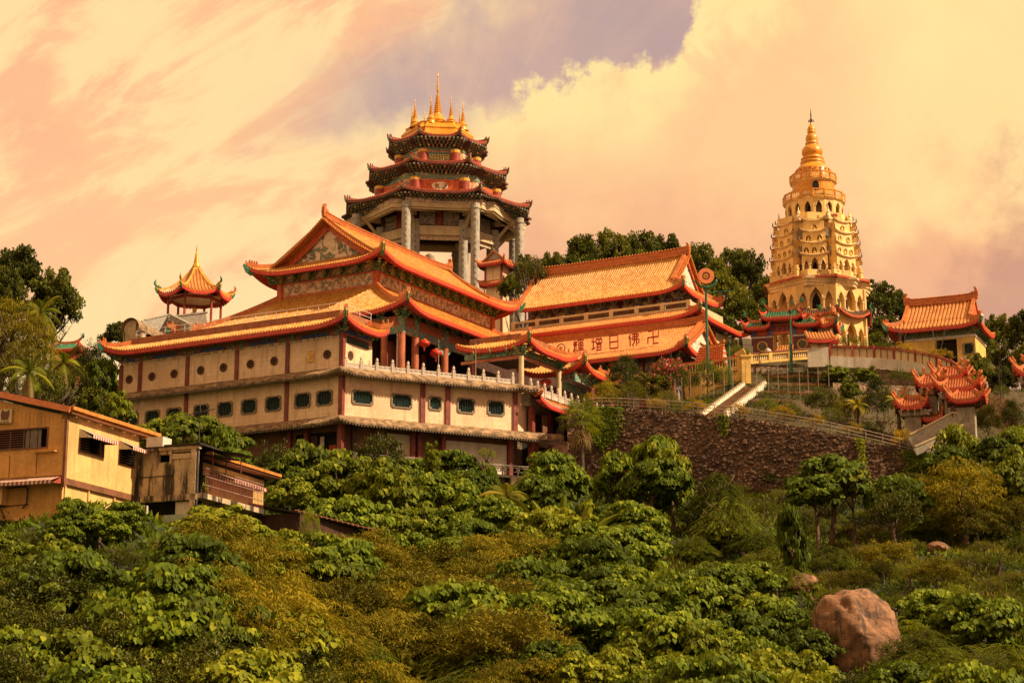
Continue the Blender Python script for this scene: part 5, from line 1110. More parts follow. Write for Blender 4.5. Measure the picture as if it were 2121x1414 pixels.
# stair wall leading to it and the barrel-vaulted stair head
a_ = Vector(tfl(at(272, 700, 200))); vt = root('barrel_vault_stairhead', 'stair head with a rounded barrel roof and stained pale end wall', 'stair house', tuple(a_)); x, y, z = a_
hw = 1.1 * 1.03; arch = [(-hw, -3.0), (hw, -3.0), (hw, .9)] + [(hw * math.cos(t), .9 + hw * .95 * math.sin(t)) for t in [PI * i / 12 for i in range(1, 12)]] + [(-hw, .9)]
mb = MB(); mb.extr(arch, (x, y, z), (1, 0, 0), (0, 0, 1), (0, .25, 0)); mb.build('end_wall', 'stained_concrete', vt)
mb = MB(); rows = []
for j in range(7):
    yy = y - .35 + j * 1.25; dz = -.18 * j
    rows.append([(x + hw * 1.14 * math.cos(PI * i / 14) + (.0 if j < 99 else 0), yy, z + .95 + dz + hw * 1.08 * math.sin(PI * i / 14)) for i in range(15)])
mb.grid(rows); mb.grid([[(a, b, c - .12) for a, b, c in r_] for r_ in rows]); mb.build('barrel_roof', 'weathered_ledge', vt)
mb = MB(); mb.box(x + hw - .15, x + hw, y + .25, y + .9, z - 3, z + .9); mb.box(x + hw - .15, x + hw, y + 2.2, y + 7, z - 3, z + .3); mb.build('side_wall', 'stained_concrete', vt)
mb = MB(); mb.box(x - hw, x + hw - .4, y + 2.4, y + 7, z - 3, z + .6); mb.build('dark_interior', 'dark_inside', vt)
sw = root('white_stair_parapet', 'white carved stair parapet climbing behind the barrel vault', 'parapet', tuple(tfl(at(345, 665, 212))))
for (pa, pb, Ya, Yb) in (((300, 664), (352, 652), 214, 216), ((352, 652), (392, 672), 216, 211), ((330, 660), (430, 648), 218, 219)):
    A_, B_ = Vector(tfl(at(*pa, Ya))), Vector(tfl(at(*pb, Yb))); mb = MB(); mb.beam(A_ + Vector((0, 0, -1.2)), B_ + Vector((0, 0, -1.2)), .25, 2.4); mb.beam(A_ + Vector((0, 0, .08)), B_ + Vector((0, 0, .08)), .4, .16); mb.build('parapet_panel', 'carved_stone', sw)
# ------------------------------------------------------------------ terrain
def sst(a, b, x): t = np.clip((x - a) / (b - a), 0, 1); return t * t * (3 - 2 * t)
WALL = [(7.0, 187.6, 35.3), (9.6, 187, 35.35), (16.1, 185, 34.6), (23.0, 183, 33.5), (29.65, 181, 31.95), (34.05, 180, 30.75), (39.5, 179, 29.1), (44, 178.5, 28.0)]
WX = np.array([p[0] for p in WALL]); WY = np.array([p[1] for p in WALL]); WZ = np.array([p[2] for p in WALL])
def yw(x): return np.where(x < 5, 200 + 0 * x, np.where(x > 44, 178.5 + 0 * x, np.interp(x, WX, WY)))
def bumps(x, y): return 0.7 * np.sin(x * .21 + 1.3) * np.cos(y * .17 + .4) + .45 * np.sin(x * .53 + y * .31) + .25 * np.sin(x * .9 - y * .7 + 2)
def lower(x, y):
    z = np.where(y > 88, .25 * (y - 88), .13 * (y - 88)) + bumps(x, y) * .9
    z = z + 9.0 * sst(-5, -22, x) * sst(70, 98, y) * (1 - .66 * sst(118, 180, y)) + 2.0 * sst(-22, -6, x) * sst(16, 4, x) * sst(110, 150, y)
    z = z + 2.6 * sst(165, 182, y) * sst(4, 14, x) + 4.0 * sst(30, 48, x) * sst(100, 150, y) * (1 - sst(165, 185, y)) * .6
    return z
def upper(x, y):
    zw = np.interp(x, WX, WZ); y0 = yw(x)
    zu = 42.2 - 4.0 * sst(37, 50, x) - 3.6 * sst(27, 13, x) * sst(-6, 4, x) - 1.5 * sst(4, -6, x)
    t = np.clip((y - y0) / (209 - y0), 0, 1); z = zw - .5 + (zu - zw + .5) * t
    y_ = [209, 211, 214, 216, 234, 245, 275, 300, 345, 420]; z_ = [0, 1.6, 2.6, 4.4, 8.4, 11, 18, 26, 34, 40]
    z2 = np.interp(y, [209, 240, 262, 300, 345, 420], [0, 3.0, 14, 30, 37, 43]); wr = sst(24.5, 27.5, x)
    z = z + np.interp(y, y_, z_) * wr + z2 * (1 - wr)
    z = np.where(y > 209, z - 11 * sst(-28, -48, x) * sst(209, 235, y) - 6 * sst(46, 75, x) * sst(215, 260, y), z)
    return z + bumps(x, y) * .25
def ground_z(x, y):
    x = np.asarray(x, float); y = np.asarray(y, float)
    lo, up = lower(x, y), upper(x, y); w_ = np.where((x > 5) & (x < 44), (y > yw(x)).astype(float), sst(yw(x) - 14, yw(x) + 12, y))
    return lo * (1 - w_) + up * w_
def heightfield(name, xs, rows_y, fn, mat):
    X_ = np.repeat(xs[None, :], rows_y.shape[0], 0); Z_ = fn(X_, rows_y); h, w_ = Z_.shape
    co = np.stack([X_, rows_y, Z_], -1).reshape(-1, 3)
    i = np.arange(h - 1)[:, None] * w_ + np.arange(w_ - 1)[None, :]; q = np.stack([i, i + 1, i + w_ + 1, i + w_], -1).reshape(-1, 4)
    me = bpy.data.meshes.new(name); me.from_pydata(co.tolist(), [], q.tolist()); me.polygons.foreach_set('use_smooth', [True] * len(q)); me.materials.append(MATS[mat])
    o = bpy.data.objects.new(name, me); COL.objects.link(o); o['kind'] = 'structure'; return o
xs = np.unique(np.concatenate([np.linspace(-900, -130, 12), np.linspace(-130, 130, 176), np.linspace(130, 900, 12)]))
tt = np.linspace(0, 1, 120)[:, None]; Y0 = 20 + 0 * xs[None, :]
heightfield('hillside', xs, Y0 + (np.where(xs < 5, 200, yw(xs)) + .2 - Y0) * tt, lambda x, y: np.where((x > 5) & (x < 44), lower(x, y), ground_z(x, y)), 'slope_soil')
s0 = yw(xs)[None, :] + .15; tt = np.linspace(0, 1, 150)[:, None] ** 1.4
heightfield('upper_ground', xs, s0 + (900 - s0) * tt, lambda x, y: np.where((x > 5) & (x < 44), upper(x, y), ground_z(x, y)), 'garden_soil')
heightfield('far_ground', np.linspace(-1500, 1500, 12), np.linspace(-600, 19.9, 8)[:, None] + 0 * np.linspace(-1500, 1500, 12)[None, :], lambda x, y: -9.5 + 0 * x, 'slope_soil')
# ------------------------------------------------------------------ great retaining wall with its pipe rail
rw = root('retaining_wall', 'tall dark rubble-stone retaining wall below the terraced garden', 'stone wall', (16, 185, 28), world=True); OFF[rw.name] = Vector((16, 185, 28))
fx = np.linspace(5.5, 44, 300); fz = np.linspace(0, 1, 60); NZ = RNG.normal(0, .045, (60, 300))
rows = []
for j, f in enumerate(fz):
    zt_ = np.interp(fx, WX, WZ); zb = lower(fx, yw(fx)) - 2.5
    zz = zb + (zt_ - zb) * f; yy = np.interp(fx, WX, WY) - .35 - .9 * (1 - f) + NZ[j]
    rows.append([(float(a), float(b), float(c)) for a, b, c in zip(fx, yy, zz)])
rows.append([(float(a), float(b) + 1.2, float(c)) for a, b, c in zip(fx, np.interp(fx, WX, WY), np.interp(fx, WX, WZ))])
mb = MB(); mb.grid(rows); mb.build('stone_face', 'rubble_dark', rw)
# proud stones scattered over the face
me_s = MB(); me_s.v = [(-1, .3, -.9), (1, .3, -.8), (.85, .3, .9), (-.9, .3, .8), (-.65, -.5, -.55), (.6, -.55, -.6), (.6, -.5, .6), (-.6, -.55, .55)]
me_s.f = [(4, 5, 6, 7), (0, 1, 5, 4), (1, 2, 6, 5), (2, 3, 7, 6), (3, 0, 4, 7)]; me_s.uv = [(0, 0)] * 8; me_s.m = [0] * 5
kit('wall_stone', me_s, 'rubble_dark'); sg = MB()
for i in range(1500):
    x = random.uniform(6, 43.5); f = random.random() ** .8; zt_ = float(np.interp(x, WX, WZ)); zb = float(lower(np.array(x), np.array(float(yw(np.array(x)))))) - .5
    z = zb + (zt_ - zb) * f; y = float(np.interp(x, WX, WY)) - .37 - .9 * (1 - f); s_ = random.uniform(.06, .19)
    if i < 300: put('wall_stone', 'stone', rw, (x, y, z), random.uniform(-.2, .2), (s_ * 1.6, s_, s_ * random.uniform(.7, 1.1)))
    else: sg.add([(x + a * s_ * 1.4, y + b * s_, z + c * s_ * .9) for a, b, c in me_s.v], me_s.f)
sg.build('small_stones', 'rubble_dark', rw, kind='stuff')
gr = root('garden_railing', 'rusty three-pipe railing along the top of the dark stone retaining wall', 'railing', (20, 183, 34), world=True); OFF[gr.name] = Vector((20, 183, 34))
def wpt(x, dz=0): return (x, float(np.interp(x, WX, WY)) - .1, float(np.interp(x, WX, WZ)) + dz)
for x in np.arange(7.4, 40, 1.55): mb = MB(); mb.tube(wpt(x, -.1), wpt(x, 1.05), .045, None, 5); mb.build('rail_post', 'metal_rail', gr)
for dz in (.35, .70, 1.05): mb = MB(); mb.path([wpt(x, dz) for x in np.linspace(7.4, 39.6, 22)], [.035] * 22, 5); mb.build('rail_pipe', 'metal_rail', gr)
mb = MB(); q = Vector(wpt(39.6)); mb.box(q.x - .12, q.x + .12, q.y - .2, q.y + .1, q.z - .4, q.z + 2.9); mb.build('end_post', 'cream_plaster', gr)
# ------------------------------------------------------------------ yellow balustrades, rubble platform, stairs
yb = root('yellow_balustrade', 'long yellow balustrade with white balusters on a rubble wall below the ornate gate', 'balustrade', tuple(at(1555, 745, 212)), world=True); OFF[yb.name] = at(1555, 745, 212).copy()
def bal_run(par, A, B, h, seg, mat='yellow_plaster', bmat='pagoda_trim', base=.0, nb=9, cap='red_column'):
    A, B = Vector(A), Vector(B); L = (B - A).length; n = max(1, int(round(L / seg)))
    d = (B - A) / L; dh = Vector((d.x, d.y, 0)).normalized(); out = Vector((dh.y, -dh.x, 0))
    for i in range(n + 1):
        c = A.lerp(B, i / n); mb = MB(); mb.obox(c + Vector((0, 0, h / 2 + .04)), dh, out, (0, 0, 1), .2, .2, h / 2 + .05); mb.build('post', mat, par)
    for i in range(n):
        a, b = A.lerp(B, (i + .0) / n), A.lerp(B, (i + 1.0) / n); mb = MB(); mb.beam(a + Vector((0, 0, .14)), b + Vector((0, 0, .14)), .34, .28); mb.beam(a + Vector((0, 0, h - .1)), b + Vector((0, 0, h - .1)), .32, .2); mb.build('rail', mat, par)
        mb = MB()
        for k in range(nb):
            c = a.lerp(b, (k + 1) / (nb + 1)); mb.lathe([(.05, .28), (.085, .28 + (h - .48) * .3), (.04, .28 + (h - .48) * .6), (.07, h - .2)], c, 6)
        mb.build('balusters', bmat, par, kind='stuff')
    mb = MB(); mb.beam(A + Vector((0, 0, h + .06)), B + Vector((0, 0, h + .06)), .46, .12); mb.build('coping', cap, par)
g1, g2 = at(1555, 754, 212), at(1676, 744, 214); bal_run(yb, g1, g2, 1.15, 2.4)
l1, l2 = at(1418, 778, 214), at(1530, 763, 213); l3 = at(1548, 752, 212.6)
bal_run(yb, l1, l2, 1.35, 2.6, cap='red_fascia'); mb = MB(); mb.beam(l2 + Vector((0, 0, .9)), l3 + Vector((0, 0, .9)), .4, 1.9); mb.build('step_wall', 'yellow_plaster', yb)
mb = MB(); mb.beam(at(1418, 778, 214) + Vector((0, 0, -1.9)), at(1545, 762, 212.6) + Vector((0, 0, -1.9)), .5, 3.8); mb.build('base_wall', 'yellow_plaster', yb)
b1, b2 = at(1452, 800, 211), at(1528, 790, 210.4); bal_run(yb, b1, b2, 1.1, 2.0, base=0)
pA = at(1545, 797, 209.5); mb = MB(); mb.obox(pA + Vector((0, 0, 1.55)), (1, 0, 0), (0, 1, 0), (0, 0, 1), .5, .8, 1.55); mb.obox(pA + Vector((0, 0, 3.15)), (1, 0, 0), (0, 1, 0), (0, 0, 1), .62, .92, .1); mb.build('arch_pier', 'yellow_plaster', yb)
mb = MB(); mb.extr([(-.28, -1.2), (.28, -1.2), (.28, .5)] + [(.28 * math.cos(t), .5 + .35 * math.sin(t)) for t in [PI * i / 8 for i in range(1, 8)]] + [(-.28, .5)], pA + Vector((.52, 0, 1.5)), (0, 1, 0), (0, 0, 1), (.04, 0, 0)); mb.build('arch_niche', 'red_column', yb)
rp = root('rubble_platform', 'tan crazy-stone wall under the yellow balustrade and ornate gate', 'stone wall', tuple(at(1600, 780, 212)), world=True); OFF[rp.name] = at(1600, 780, 212).copy()
mb = MB(); rows = []
for j in range(8):
    rows.append([(g1.x - .4 + (g2.x + .6 - g1.x) * i / 30, g1.y + .05 + (g2.y - g1.y) * i / 30 + random.uniform(-.03, .03), g1.z - 4.2 + (4.25) * j / 7) for i in range(31)])
mb.grid(rows); mb.build('stone_face', 'rubble_tan', rp)
mb = MB(); mb.add([(g1.x - .4, g1.y, g1.z + .03), (g2.x + .8, g2.y, g1.z + .03), (g2.x + 3, g2.y + 22, g1.z + .03), (g1.x - 6, g1.y + 22, g1.z + .03)], [(0, 1, 2, 3)]); mb.build('paving', 'concrete', rp)
wb = root('white_corner_block', 'white plastered corner block with red-trimmed tiled cap beside the ornate gate', 'wall', tuple(at(1695, 760, 210)), world=True); c = at(1695, 762, 210); OFF[wb.name] = Vector(tuple(at(1695, 760, 210)))
mb = MB(); mb.obox(c + Vector((0, 0, 1.0)), (math.cos(R(-8)), math.sin(R(-8)), 0), (math.sin(R(8)), math.cos(R(8)), 0), (0, 0, 1), 1.15, 1.2, 1.1); mb.build('block', 'white_plaster', wb)
for k in range(3): q = c + Vector((-1.05 + k * 1.05, -1.1 + .0 * k, 2.45)); mb = MB(); mb.obox(q, (1, 0, 0), (0, 1, 0), (0, 0, 1), .07, .1, .5); mb.build('red_post', 'red_lacquer', wb)
mb = MB(); mb.obox(c + Vector((0, -.9, 2.4)), (1, 0, 0), (0, 1, 0), (0, 0, 1), 1.1, .06, .36); mb.build('panel', 'cream_plaster', wb)
roof_side(wb, c + Vector((-1.4, -1.3, 3.0)), c + Vector((1.7, -1.5, 3.0)), (0, 1, 0), 1.7, lambda q: 1.7, prof(1.1, 1.7, .1), lambda q, d: .25 * abs(2 * q / 3.1 - 1) ** 3, .34, 'tile_orange', nseg=3)
# curved white and cream terrace wall with red posts
cw = root('curved_terrace_wall', 'curved cream and white terrace wall with red posts and a green vine rail', 'wall', tuple(at(1850, 740, 208)), world=True); OFF[cw.name] = at(1850, 740, 208).copy()
cpt = [((1719, 739), 213), ((1765, 740.5), 212.6), ((1810, 742), 212), ((1851, 745), 211), ((1895, 751), 209), ((1939, 762), 206.5), ((1970, 770), 204.5), ((1998, 783), 202.5)]
top = [716, 716.5, 717, 720, 726, 735, 746, 764]
B_ = [at(*p, Y_) for p, Y_ in cpt]; T_ = [at(p[0], t, Y_) for (p, Y_), t in zip(cpt, top)]
rows_w = [[], [], []]
mb = MB(); mb.grid([[tuple(b + Vector((0, -.25, -1.25)) - Vector((0, .1, 0))) for b in B_], [tuple(b + Vector((0, -.3, 0))) for b in B_], [tuple(b + Vector((0, .3, .0))) for b in B_]]); mb.build('white_base', 'white_plaster', cw)
mb = MB(); mb.grid([[tuple(b + Vector((0, .05, -6.5))) for b in B_], [tuple(b + Vector((0, 0, -1.2))) for b in B_]]); mb.build('rubble_footing', 'rubble_tan', cw)
mb = MB(); mb.grid([[tuple(b + Vector((0, 0, -.1))) for b in B_], [tuple(b.lerp(t, .80)) for b, t in zip(B_, T_)], [tuple(b.lerp(t, .80) + Vector((0, .25, 0))) for b, t in zip(B_, T_)]]); mb.build('cream_panel_wall', 'cream_plaster', cw)
mb = MB(); mb.ribbon([t + Vector((0, 0, -.1)) for t in T_], .22, .12); mb.ribbon([b.lerp(t, .80) for b, t in zip(B_, T_)], .34, .10); mb.build('red_rail', 'red_lacquer', cw)
for i in range(22):
    f = i / 21 * (len(B_) - 1); k = min(int(f), len(B_) - 2); b, t = B_[k].lerp(B_[k + 1], f - k), T_[k].lerp(T_[k + 1], f - k); mb = MB(); r_ = .11 if i % 3 == 0 else .035
    mb.obox((b + t) / 2 + Vector((0, -.08, .05 if i % 3 == 0 else -.1)), (1, 0, 0), (0, 1, 0), (0, 0, 1), r_, r_, (t.z - b.z) / 2 * (1.12 if i % 3 == 0 else .85)); mb.build('red_post' if i % 3 == 0 else 'panel_strip', 'red_lacquer', cw)
# stairs with white stepped kerbs
stt_ = root('garden_stairs', 'straight stone stairway between white stepped kerbs climbing the terraced garden', 'stairs', tuple(at(1520, 830, 196)), world=True); OFF[stt_.name] = at(1520, 830, 196).copy()
s0_, s1_ = at(1478, 862, 185.2), at(1563, 798, 207.5); d_ = s1_ - s0_; dh = Vector((d_.x, d_.y, 0)).normalized(); sd_ = Vector((dh.y, -dh.x, 0)); nst = 46
for i in range(nst):
    c = s0_ + d_ * ((i + .5) / nst); mb = MB(); mb.obox(c + Vector((0, 0, -.12)), dh, sd_, (0, 0, 1), d_.length / nst * .6, 1.0, .12); mb.build('step', 'stair_stone', stt_)
mb = MB()
mb.add([tuple(s0_ + sd_ * -1.0 + Vector((0, 0, -.3))), tuple(s0_ + sd_ * 1.0 + Vector((0, 0, -.3))), tuple(s1_ + sd_ * 1.0 + Vector((0, 0, -.3))), tuple(s1_ + sd_ * -1.0 + Vector((0, 0, -.3)))], [(0, 1, 2, 3)]); mb.build('stair_bed', 'stair_stone', stt_)
for s_, (f0, f1) in ((-1.2, (0, 1.0)), (1.2, (0, 1.0))):
    m = 24; mb = MB()
    for i in range(m):
        c = s0_ + d_ * (f0 + (f1 - f0) * (i + .5) / m) + sd_ * s_; mb.obox(c + Vector((0, 0, .12)), dh, sd_, (0, 0, 1), d_.length / m * .52, .15, .32)
    mb.build('white_kerb', 'white_curb', stt_)
# ------------------------------------------------------------------ tiered pagoda
PC = Vector((39.5, 240, 0)); pg = root('tiered_pagoda', 'tall tiered cream and gold pagoda with cusped arches, niches and a bulbous golden spire', 'pagoda', (39.5, 240, 50), world=True); OFF[pg.name] = Vector((39.5, 240, 50))
PA = R(-90) + R(11.5)
def pc(r, i, z, n=8, a0=None): t = (PA if a0 is None else a0) + i * 2 * PI / n; return Vector((PC.x + r * math.cos(t), PC.y + r * math.sin(t), z))
def arch_outline(w_, zb, zs, zt, n=7):
    half = [(1, 0), (.98, .16), (.78, .40), (.70, .46), (.52, .62), (.42, .68), (.22, .80), (0, 1)]
    l = [(-w_, zb), (-w_, zs)] + [(-w_ * a, zs + (zt - zs) * b) for a, b in half[1:]]
    return l + [(-u, v) for u, v in l[::-1][1:]]
def round_outline(w_, zb, zs, zt): l = [(-w_, zb)] + [(-w_ * math.cos(PI / 2 * i / 5), zs + (zt - zs) * math.sin(PI / 2 * i / 5)) for i in range(6)]; return l + [(-u, v) for u, v in l[::-1][1:]]
def arcade(par, A, B, z0, z1, arches, depth=.5, mat='pagoda_cream', trim='pagoda_trim', cols=True, trimr=.07, back='pagoda_cream', dark=(), rnd=False):
    """wall from A to B pierced by arches (centre, half width, sill, spring, top) with raised trim; outward is to the right of A->B"""
    A, B = Vector((A[0], A[1], 0)), Vector((B[0], B[1], 0)); L = (B - A).length; a = (B - A) / L; out = Vector((a.y, -a.x, 0))
    P = lambda u, z, d=0.0: tuple(A + a * u - out * d + Vector((0, 0, z)))
    mb = MB(); arches = sorted(arches); cuts = [0] + [(x[0] + x[1] + y[0] - y[1]) / 2 for x, y in zip(arches, arches[1:])] + [L]
    tb_ = MB()
    for k, (c, hw_, zb, zs, zt) in enumerate(arches):
        u0, u1 = cuts[k], cuts[k + 1]; o = [(c + u, z) for u, z in (round_outline if rnd else arch_outline)(hw_, zb, zs, zt)]; n = len(o); h = n // 2
        outer = []
        for i, (u, z) in enumerate(o):
            if i <= 1 or i >= n - 2: outer.append((u0 if i <= h else u1, z))
            else:
                f = (i - 1) / (h - 1) if i <= h else (n - 2 - i) / (h - 1)
                if f < .5: outer.append(((u0 if i <= h else u1), zs + (z1 - zs) * f * 2))
                else: outer.append(((u0 + (c - u0) * (f - .5) * 2) if i <= h else (u1 + (c - u1) * (f - .5) * 2), z1))
        vs = [P(*q) for q in o] + [P(*q) for q in outer] + [P(*q, depth) for q in o]
        mb.add(vs, [f for i in range(n - 1) for f in ((i, i + 1, n + i + 1, n + i), (i, 2 * n + i, 2 * n + i + 1, i + 1))])
        mb.add([P(u0, z0), P(u1, z0), P(u1, zb), P(u0, zb)], [(0, 1, 2, 3)]); mb.add([P(c - hw_, zb), P(c + hw_, zb), P(c + hw_, zb, depth), P(c - hw_, zb, depth)], [(0, 1, 2, 3)])
        tb_.path([P(u, z, -.04) for u, z in o[1:-1]], [trimr] * (n - 2), 4)
        if cols:
            for s_ in (-1, 1):
                q = c + s_ * (hw_ + .12); tb_.tube(P(q, zb, -.02), P(q, zs, -.02), .10, None, 6); tb_.obox(P(q, zs, -.02), a, out, (0, 0, 1), .17, .15, .09); tb_.obox(P(q, zb + .06, -.02), a, out, (0, 0, 1), .16, .14, .07)
    mb.build('arcade_wall', mat, par); tb_.build('arch_trim', trim, par)
    mb = MB(); mb.add([P(0, z0, depth + .6), P(L, z0, depth + .6), P(L, z1, depth + .6), P(0, z1, depth + .6)], [(0, 1, 2, 3)]); mb.build('back_wall', back, par)
    for k in dark:
        c, hw_, zb, zs, zt = arches[k]; o = [(c + u * .62, zb + (z - zb) * .80) for u, z in (round_outline if rnd else arch_outline)(hw_, zb, zs, zt)]
        mb = MB(); mb.add([P(u, z, depth + .55) for u, z in o], [tuple(range(len(o)))]); mb.build('doorway', 'dark_inside', par)
Rb = 6.45; Ls = 2 * Rb * math.sin(PI / 8)
for i in range(-3, 3):
    A_, B_ = pc(Rb, i, 0), pc(Rb, i + 1, 0); c_ = Ls / 2
    arcade(pg, A_, B_, 56.4, 60.1, [(c_, .82, 57.0, 58.4, 60.0), (c_ - 1.6, .48, 57.0, 58.3, 59.35), (c_ + 1.6, .48, 57.0, 58.3, 59.35)], dark=(1,))
    arcade(pg, A_, B_, 50.0, 56.6, [(c_, .82, 52.2, 54.0, 55.7), (c_ - 1.6, .48, 52.2, 53.8, 55.0), (c_ + 1.6, .48, 52.2, 53.8, 55.0)], dark=(1,))
for i in range(8):
    c = pc(Rb, i, 0); mb = MB()
    for z0, z1 in ((50, 56.3), (56.9, 60.0)): mb.tube((c.x, c.y, z0), (c.x, c.y, z1), .24, None, 8)
    mb.build('corner_column', 'pagoda_cream', pg)
def oring(r0, r1, z0, z1, name, mat, n=8, a0=None, prof_=None):
    mb = MB(); mb.lathe(prof_ if prof_ else [(r0, z0), (r1, z0), (r1, z1), (r0, z1), (r0, z0)], (PC.x, PC.y, 0), n, PA if a0 is None else a0); mb.build(name, mat, pg)
oring(0, 0, 0, 0, 'cornice', 'pagoda_trim', prof_=[(6.3, 59.95), (6.6, 60.05), (6.62, 60.3), (6.8, 60.4), (6.85, 60.62), (7.15, 60.85), (7.2, 61.05), (5.5, 61.3)])
ngon_roof(pg, PC, 8, PA, 7.25, 6.1, 61.12, 61.5, up=0, pitch=.26, mat='tile_dark', figs=0, soff=.12, trim=.5, beasts=False, rw=.12, rh=.1, curl=0, fascia='red_fascia', ends='tile') if False else ngon_roof(pg, PC, 8, PA, 7.25, 6.1, 61.08, 61.45, up=0, pitch=.26, mat='tile_dark', figs=0, soff=.14, trim=.45, beasts=False, rw=.12, rh=.1, curl=0, teeth=False)
ngon_roof(pg, PC, 8, PA, 7.25, 6.35, 56.15, 56.9, up=.9, reach=.95, pitch=.26, mat='tile_dark', figs=0, soff=.16, trim=.5, beasts=False, rw=.14, rh=.14, curl=.4, teeth=False)
for i in range(8): c = pc(7.3, i, 56.9); mb = MB(); mb.tube(c, c + Vector((0, 0, -1.0)), .10, .04, 5); mb.cm = 1; mb.path([c, c + Vector((.1, 0, .5)), c + Vector((-.1, 0, .9)), c + Vector((.12, 0, 1.3))], [.14, .16, .10, .02], 5); mb.build('corner_dragon', ['red_lacquer', 'green_glaze'], pg)
oring(5.95, 6.15, 61.3, 61.55, 'parapet_base', 'pagoda_trim'); oring(5.95, 6.12, 61.5, 62.2, 'parapet', 'pagoda_cream')
for i in range(8): c = pc(6.05, i, 61.3); mb = MB(); mb.lathe([(.32, 0), (.32, .9), (.4, 1.0), (.4, 1.15), (.2, 1.2), (.3, 1.45), (.3, 1.55)], c, 8); mb.build('parapet_urn', 'pagoda_cream', pg)
# core with projecting niche bays on every face
oring(3.9, 4.75, 61.3, 69.4, 'core', 'pagoda_cream')
for i in range(8):
    for k in range(3): c = pc(4.55, i, 62.0 + k * 2.35); t = PA + i * PI / 4; o = Vector((math.cos(t), math.sin(t), 0)); al = Vector((-o.y, o.x, 0)); mb = MB(); mb.extr([(u, z) for u, z in round_outline(.40, 0, .8, 1.3)], c + o * .12, al, (0, 0, 1), o * .06); mb.build('corner_niche', 'dark_inside' if (k == 1 and i in (0,)) else 'teal_pale', pg) if False else mb.build('corner_niche', 'window_stone' if k else 'dark_wood', pg)
for i in range(-3, 5):
    t = PA + (i + .5) * PI / 4; o = Vector((math.cos(t), math.sin(t), 0)); al = Vector((-o.y, o.x, 0))
    tiers = [(61.5, 64.1, 5.55, 1.62), (64.1, 65.75, 5.42, 1.52), (65.75, 67.3, 5.25, 1.42), (67.3, 68.8, 5.05, 1.3)]
    for k, (z0, z1, ap, hw_) in enumerate(tiers):
        m_ = PC + o * ap; A_, B_ = m_ - al * hw_, m_ + al * hw_; L_ = 2 * hw_
        # side walls
        for q in (A_, B_): mb = MB(); mb.add([(q.x, q.y, z0), (q.x - o.x * 1.3, q.y - o.y * 1.3, z0), (q.x - o.x * 1.3, q.y - o.y * 1.3, z1), (q.x, q.y, z1)], [(0, 1, 2, 3)]); mb.build('bay_side', 'pagoda_cream', pg)
        if k == 0: arcade(pg, A_, B_, z0, z1, [(L_ / 2, .46, 62.0, 63.0, 63.95), (L_ / 2 - 1.06, .27, 62.0, 62.9, 63.6), (L_ / 2 + 1.06, .27, 62.0, 62.9, 63.6)], depth=.35, trimr=.05, dark=(1,))
        else:
            nn = {1: 3, 2: 2, 3: 1}[k]; ar = [(L_ * (j + .5) / nn, .30 if nn > 1 else .38, z0 + .28, z0 + .75, z0 + 1.12) for j in range(nn)]
            arcade(pg, A_, B_, z0, z1, ar, depth=.22, cols=False, trimr=.04, back='window_stone', rnd=nn > 1)
            for (c_, _, zb, _, _) in ar:       # small seated gilt figures
                q = A_ + al * c_ - o * .10; mb = MB(); mb.lathe([(.02, 0), (.24, .02), (.25, .18), (.15, .28), (.16, .48), (.07, .56), (.10, .62), (.10, .72), (.0, .80)], (q.x, q.y, zb), 8); mb.build('niche_figure', 'gold_paint', pg, smooth=True)
        # curved eave shelf
        mb = MB(); n = 10; rr = []
        for j in range(n + 1):
            u = -1 + 2 * j / n; up_ = .38 * abs(u) ** 2.4; b = m_ + al * (hw_ + .22) * u
            rr.append([tuple(b - o * .2 + Vector((0, 0, z1 - .12 + up_))), tuple(b + o * .12 + Vector((0, 0, z1 - .08 + up_))), tuple(b + o * .26 + Vector((0, 0, z1 + .0 + up_))), tuple(b + o * .25 + Vector((0, 0, z1 + .10 + up_))), tuple(b - o * .25 + Vector((0, 0, z1 + .28 + up_ * .6)))])
        mb.grid(rr); mb.build('eave_shelf', 'pagoda_trim', pg)
        for s_ in (-1, 1):
            mb = MB(); q = m_ + al * (hw_ + .3) * s_ + o * .3 + Vector((0, 0, z1 + .38)); mb.path([q, q + al * s_ * .12 + Vector((0, 0, .22)), q + al * s_ * .02 + Vector((0, 0, .42)), q + al * s_ * .2 + Vector((0, 0, .55))], [.07, .09, .06, .02], 5); mb.build('corner_dragon', 'window_stone', pg)
oring(4.4, 4.75, 68.8, 69.3, 'parapet_foot', 'pagoda_trim'); oring(4.6, 4.85, 69.2, 70.1, 'small_parapet', 'pagoda_cream')
for i in range(8): c = pc(4.9, i, 69.0); mb = MB(); mb.lathe([(.3, 0), (.36, .5), (.2, .8), (.25, 1.0), (.1, 1.4), (.04, 1.9)], c, 8); mb.build('parapet_finial', 'pagoda_trim', pg)
mb = MB()
for a_, zz in ((R(-72), 69.75),):
    for j in range(5): t = a_ + j * .045; q = (PC.x + 4.72 * math.cos(t) * .985, PC.y + 4.72 * math.sin(t) * .985); mb.box(q[0] - .07, q[0] + .07, q[1] - .06, q[1] + .04, zz - .14, zz + .14)
mb.build('red_lettering', 'letter_red', pg, kind='stuff')
n16 = 16
for i in range(n16):
    A_, B_ = pc(3.75, i, 0, n16), pc(3.75, i + 1, 0, n16)
    if True: arcade(pg, A_, B_, 69.6, 72.5, [((B_ - A_).length / 2, .40, 70.2, 71.2, 72.0)], depth=.3, cols=False, trimr=.05, back='window_stone', dark=(0,) if i == 14 else ())
    else: mb = MB(); mb.add([(A_.x, A_.y, 69.6), (B_.x, B_.y, 69.6), (B_.x, B_.y, 72.5), (A_.x, A_.y, 72.5)], [(0, 1, 2, 3)]); mb.build('drum_wall', 'pagoda_cream', pg)
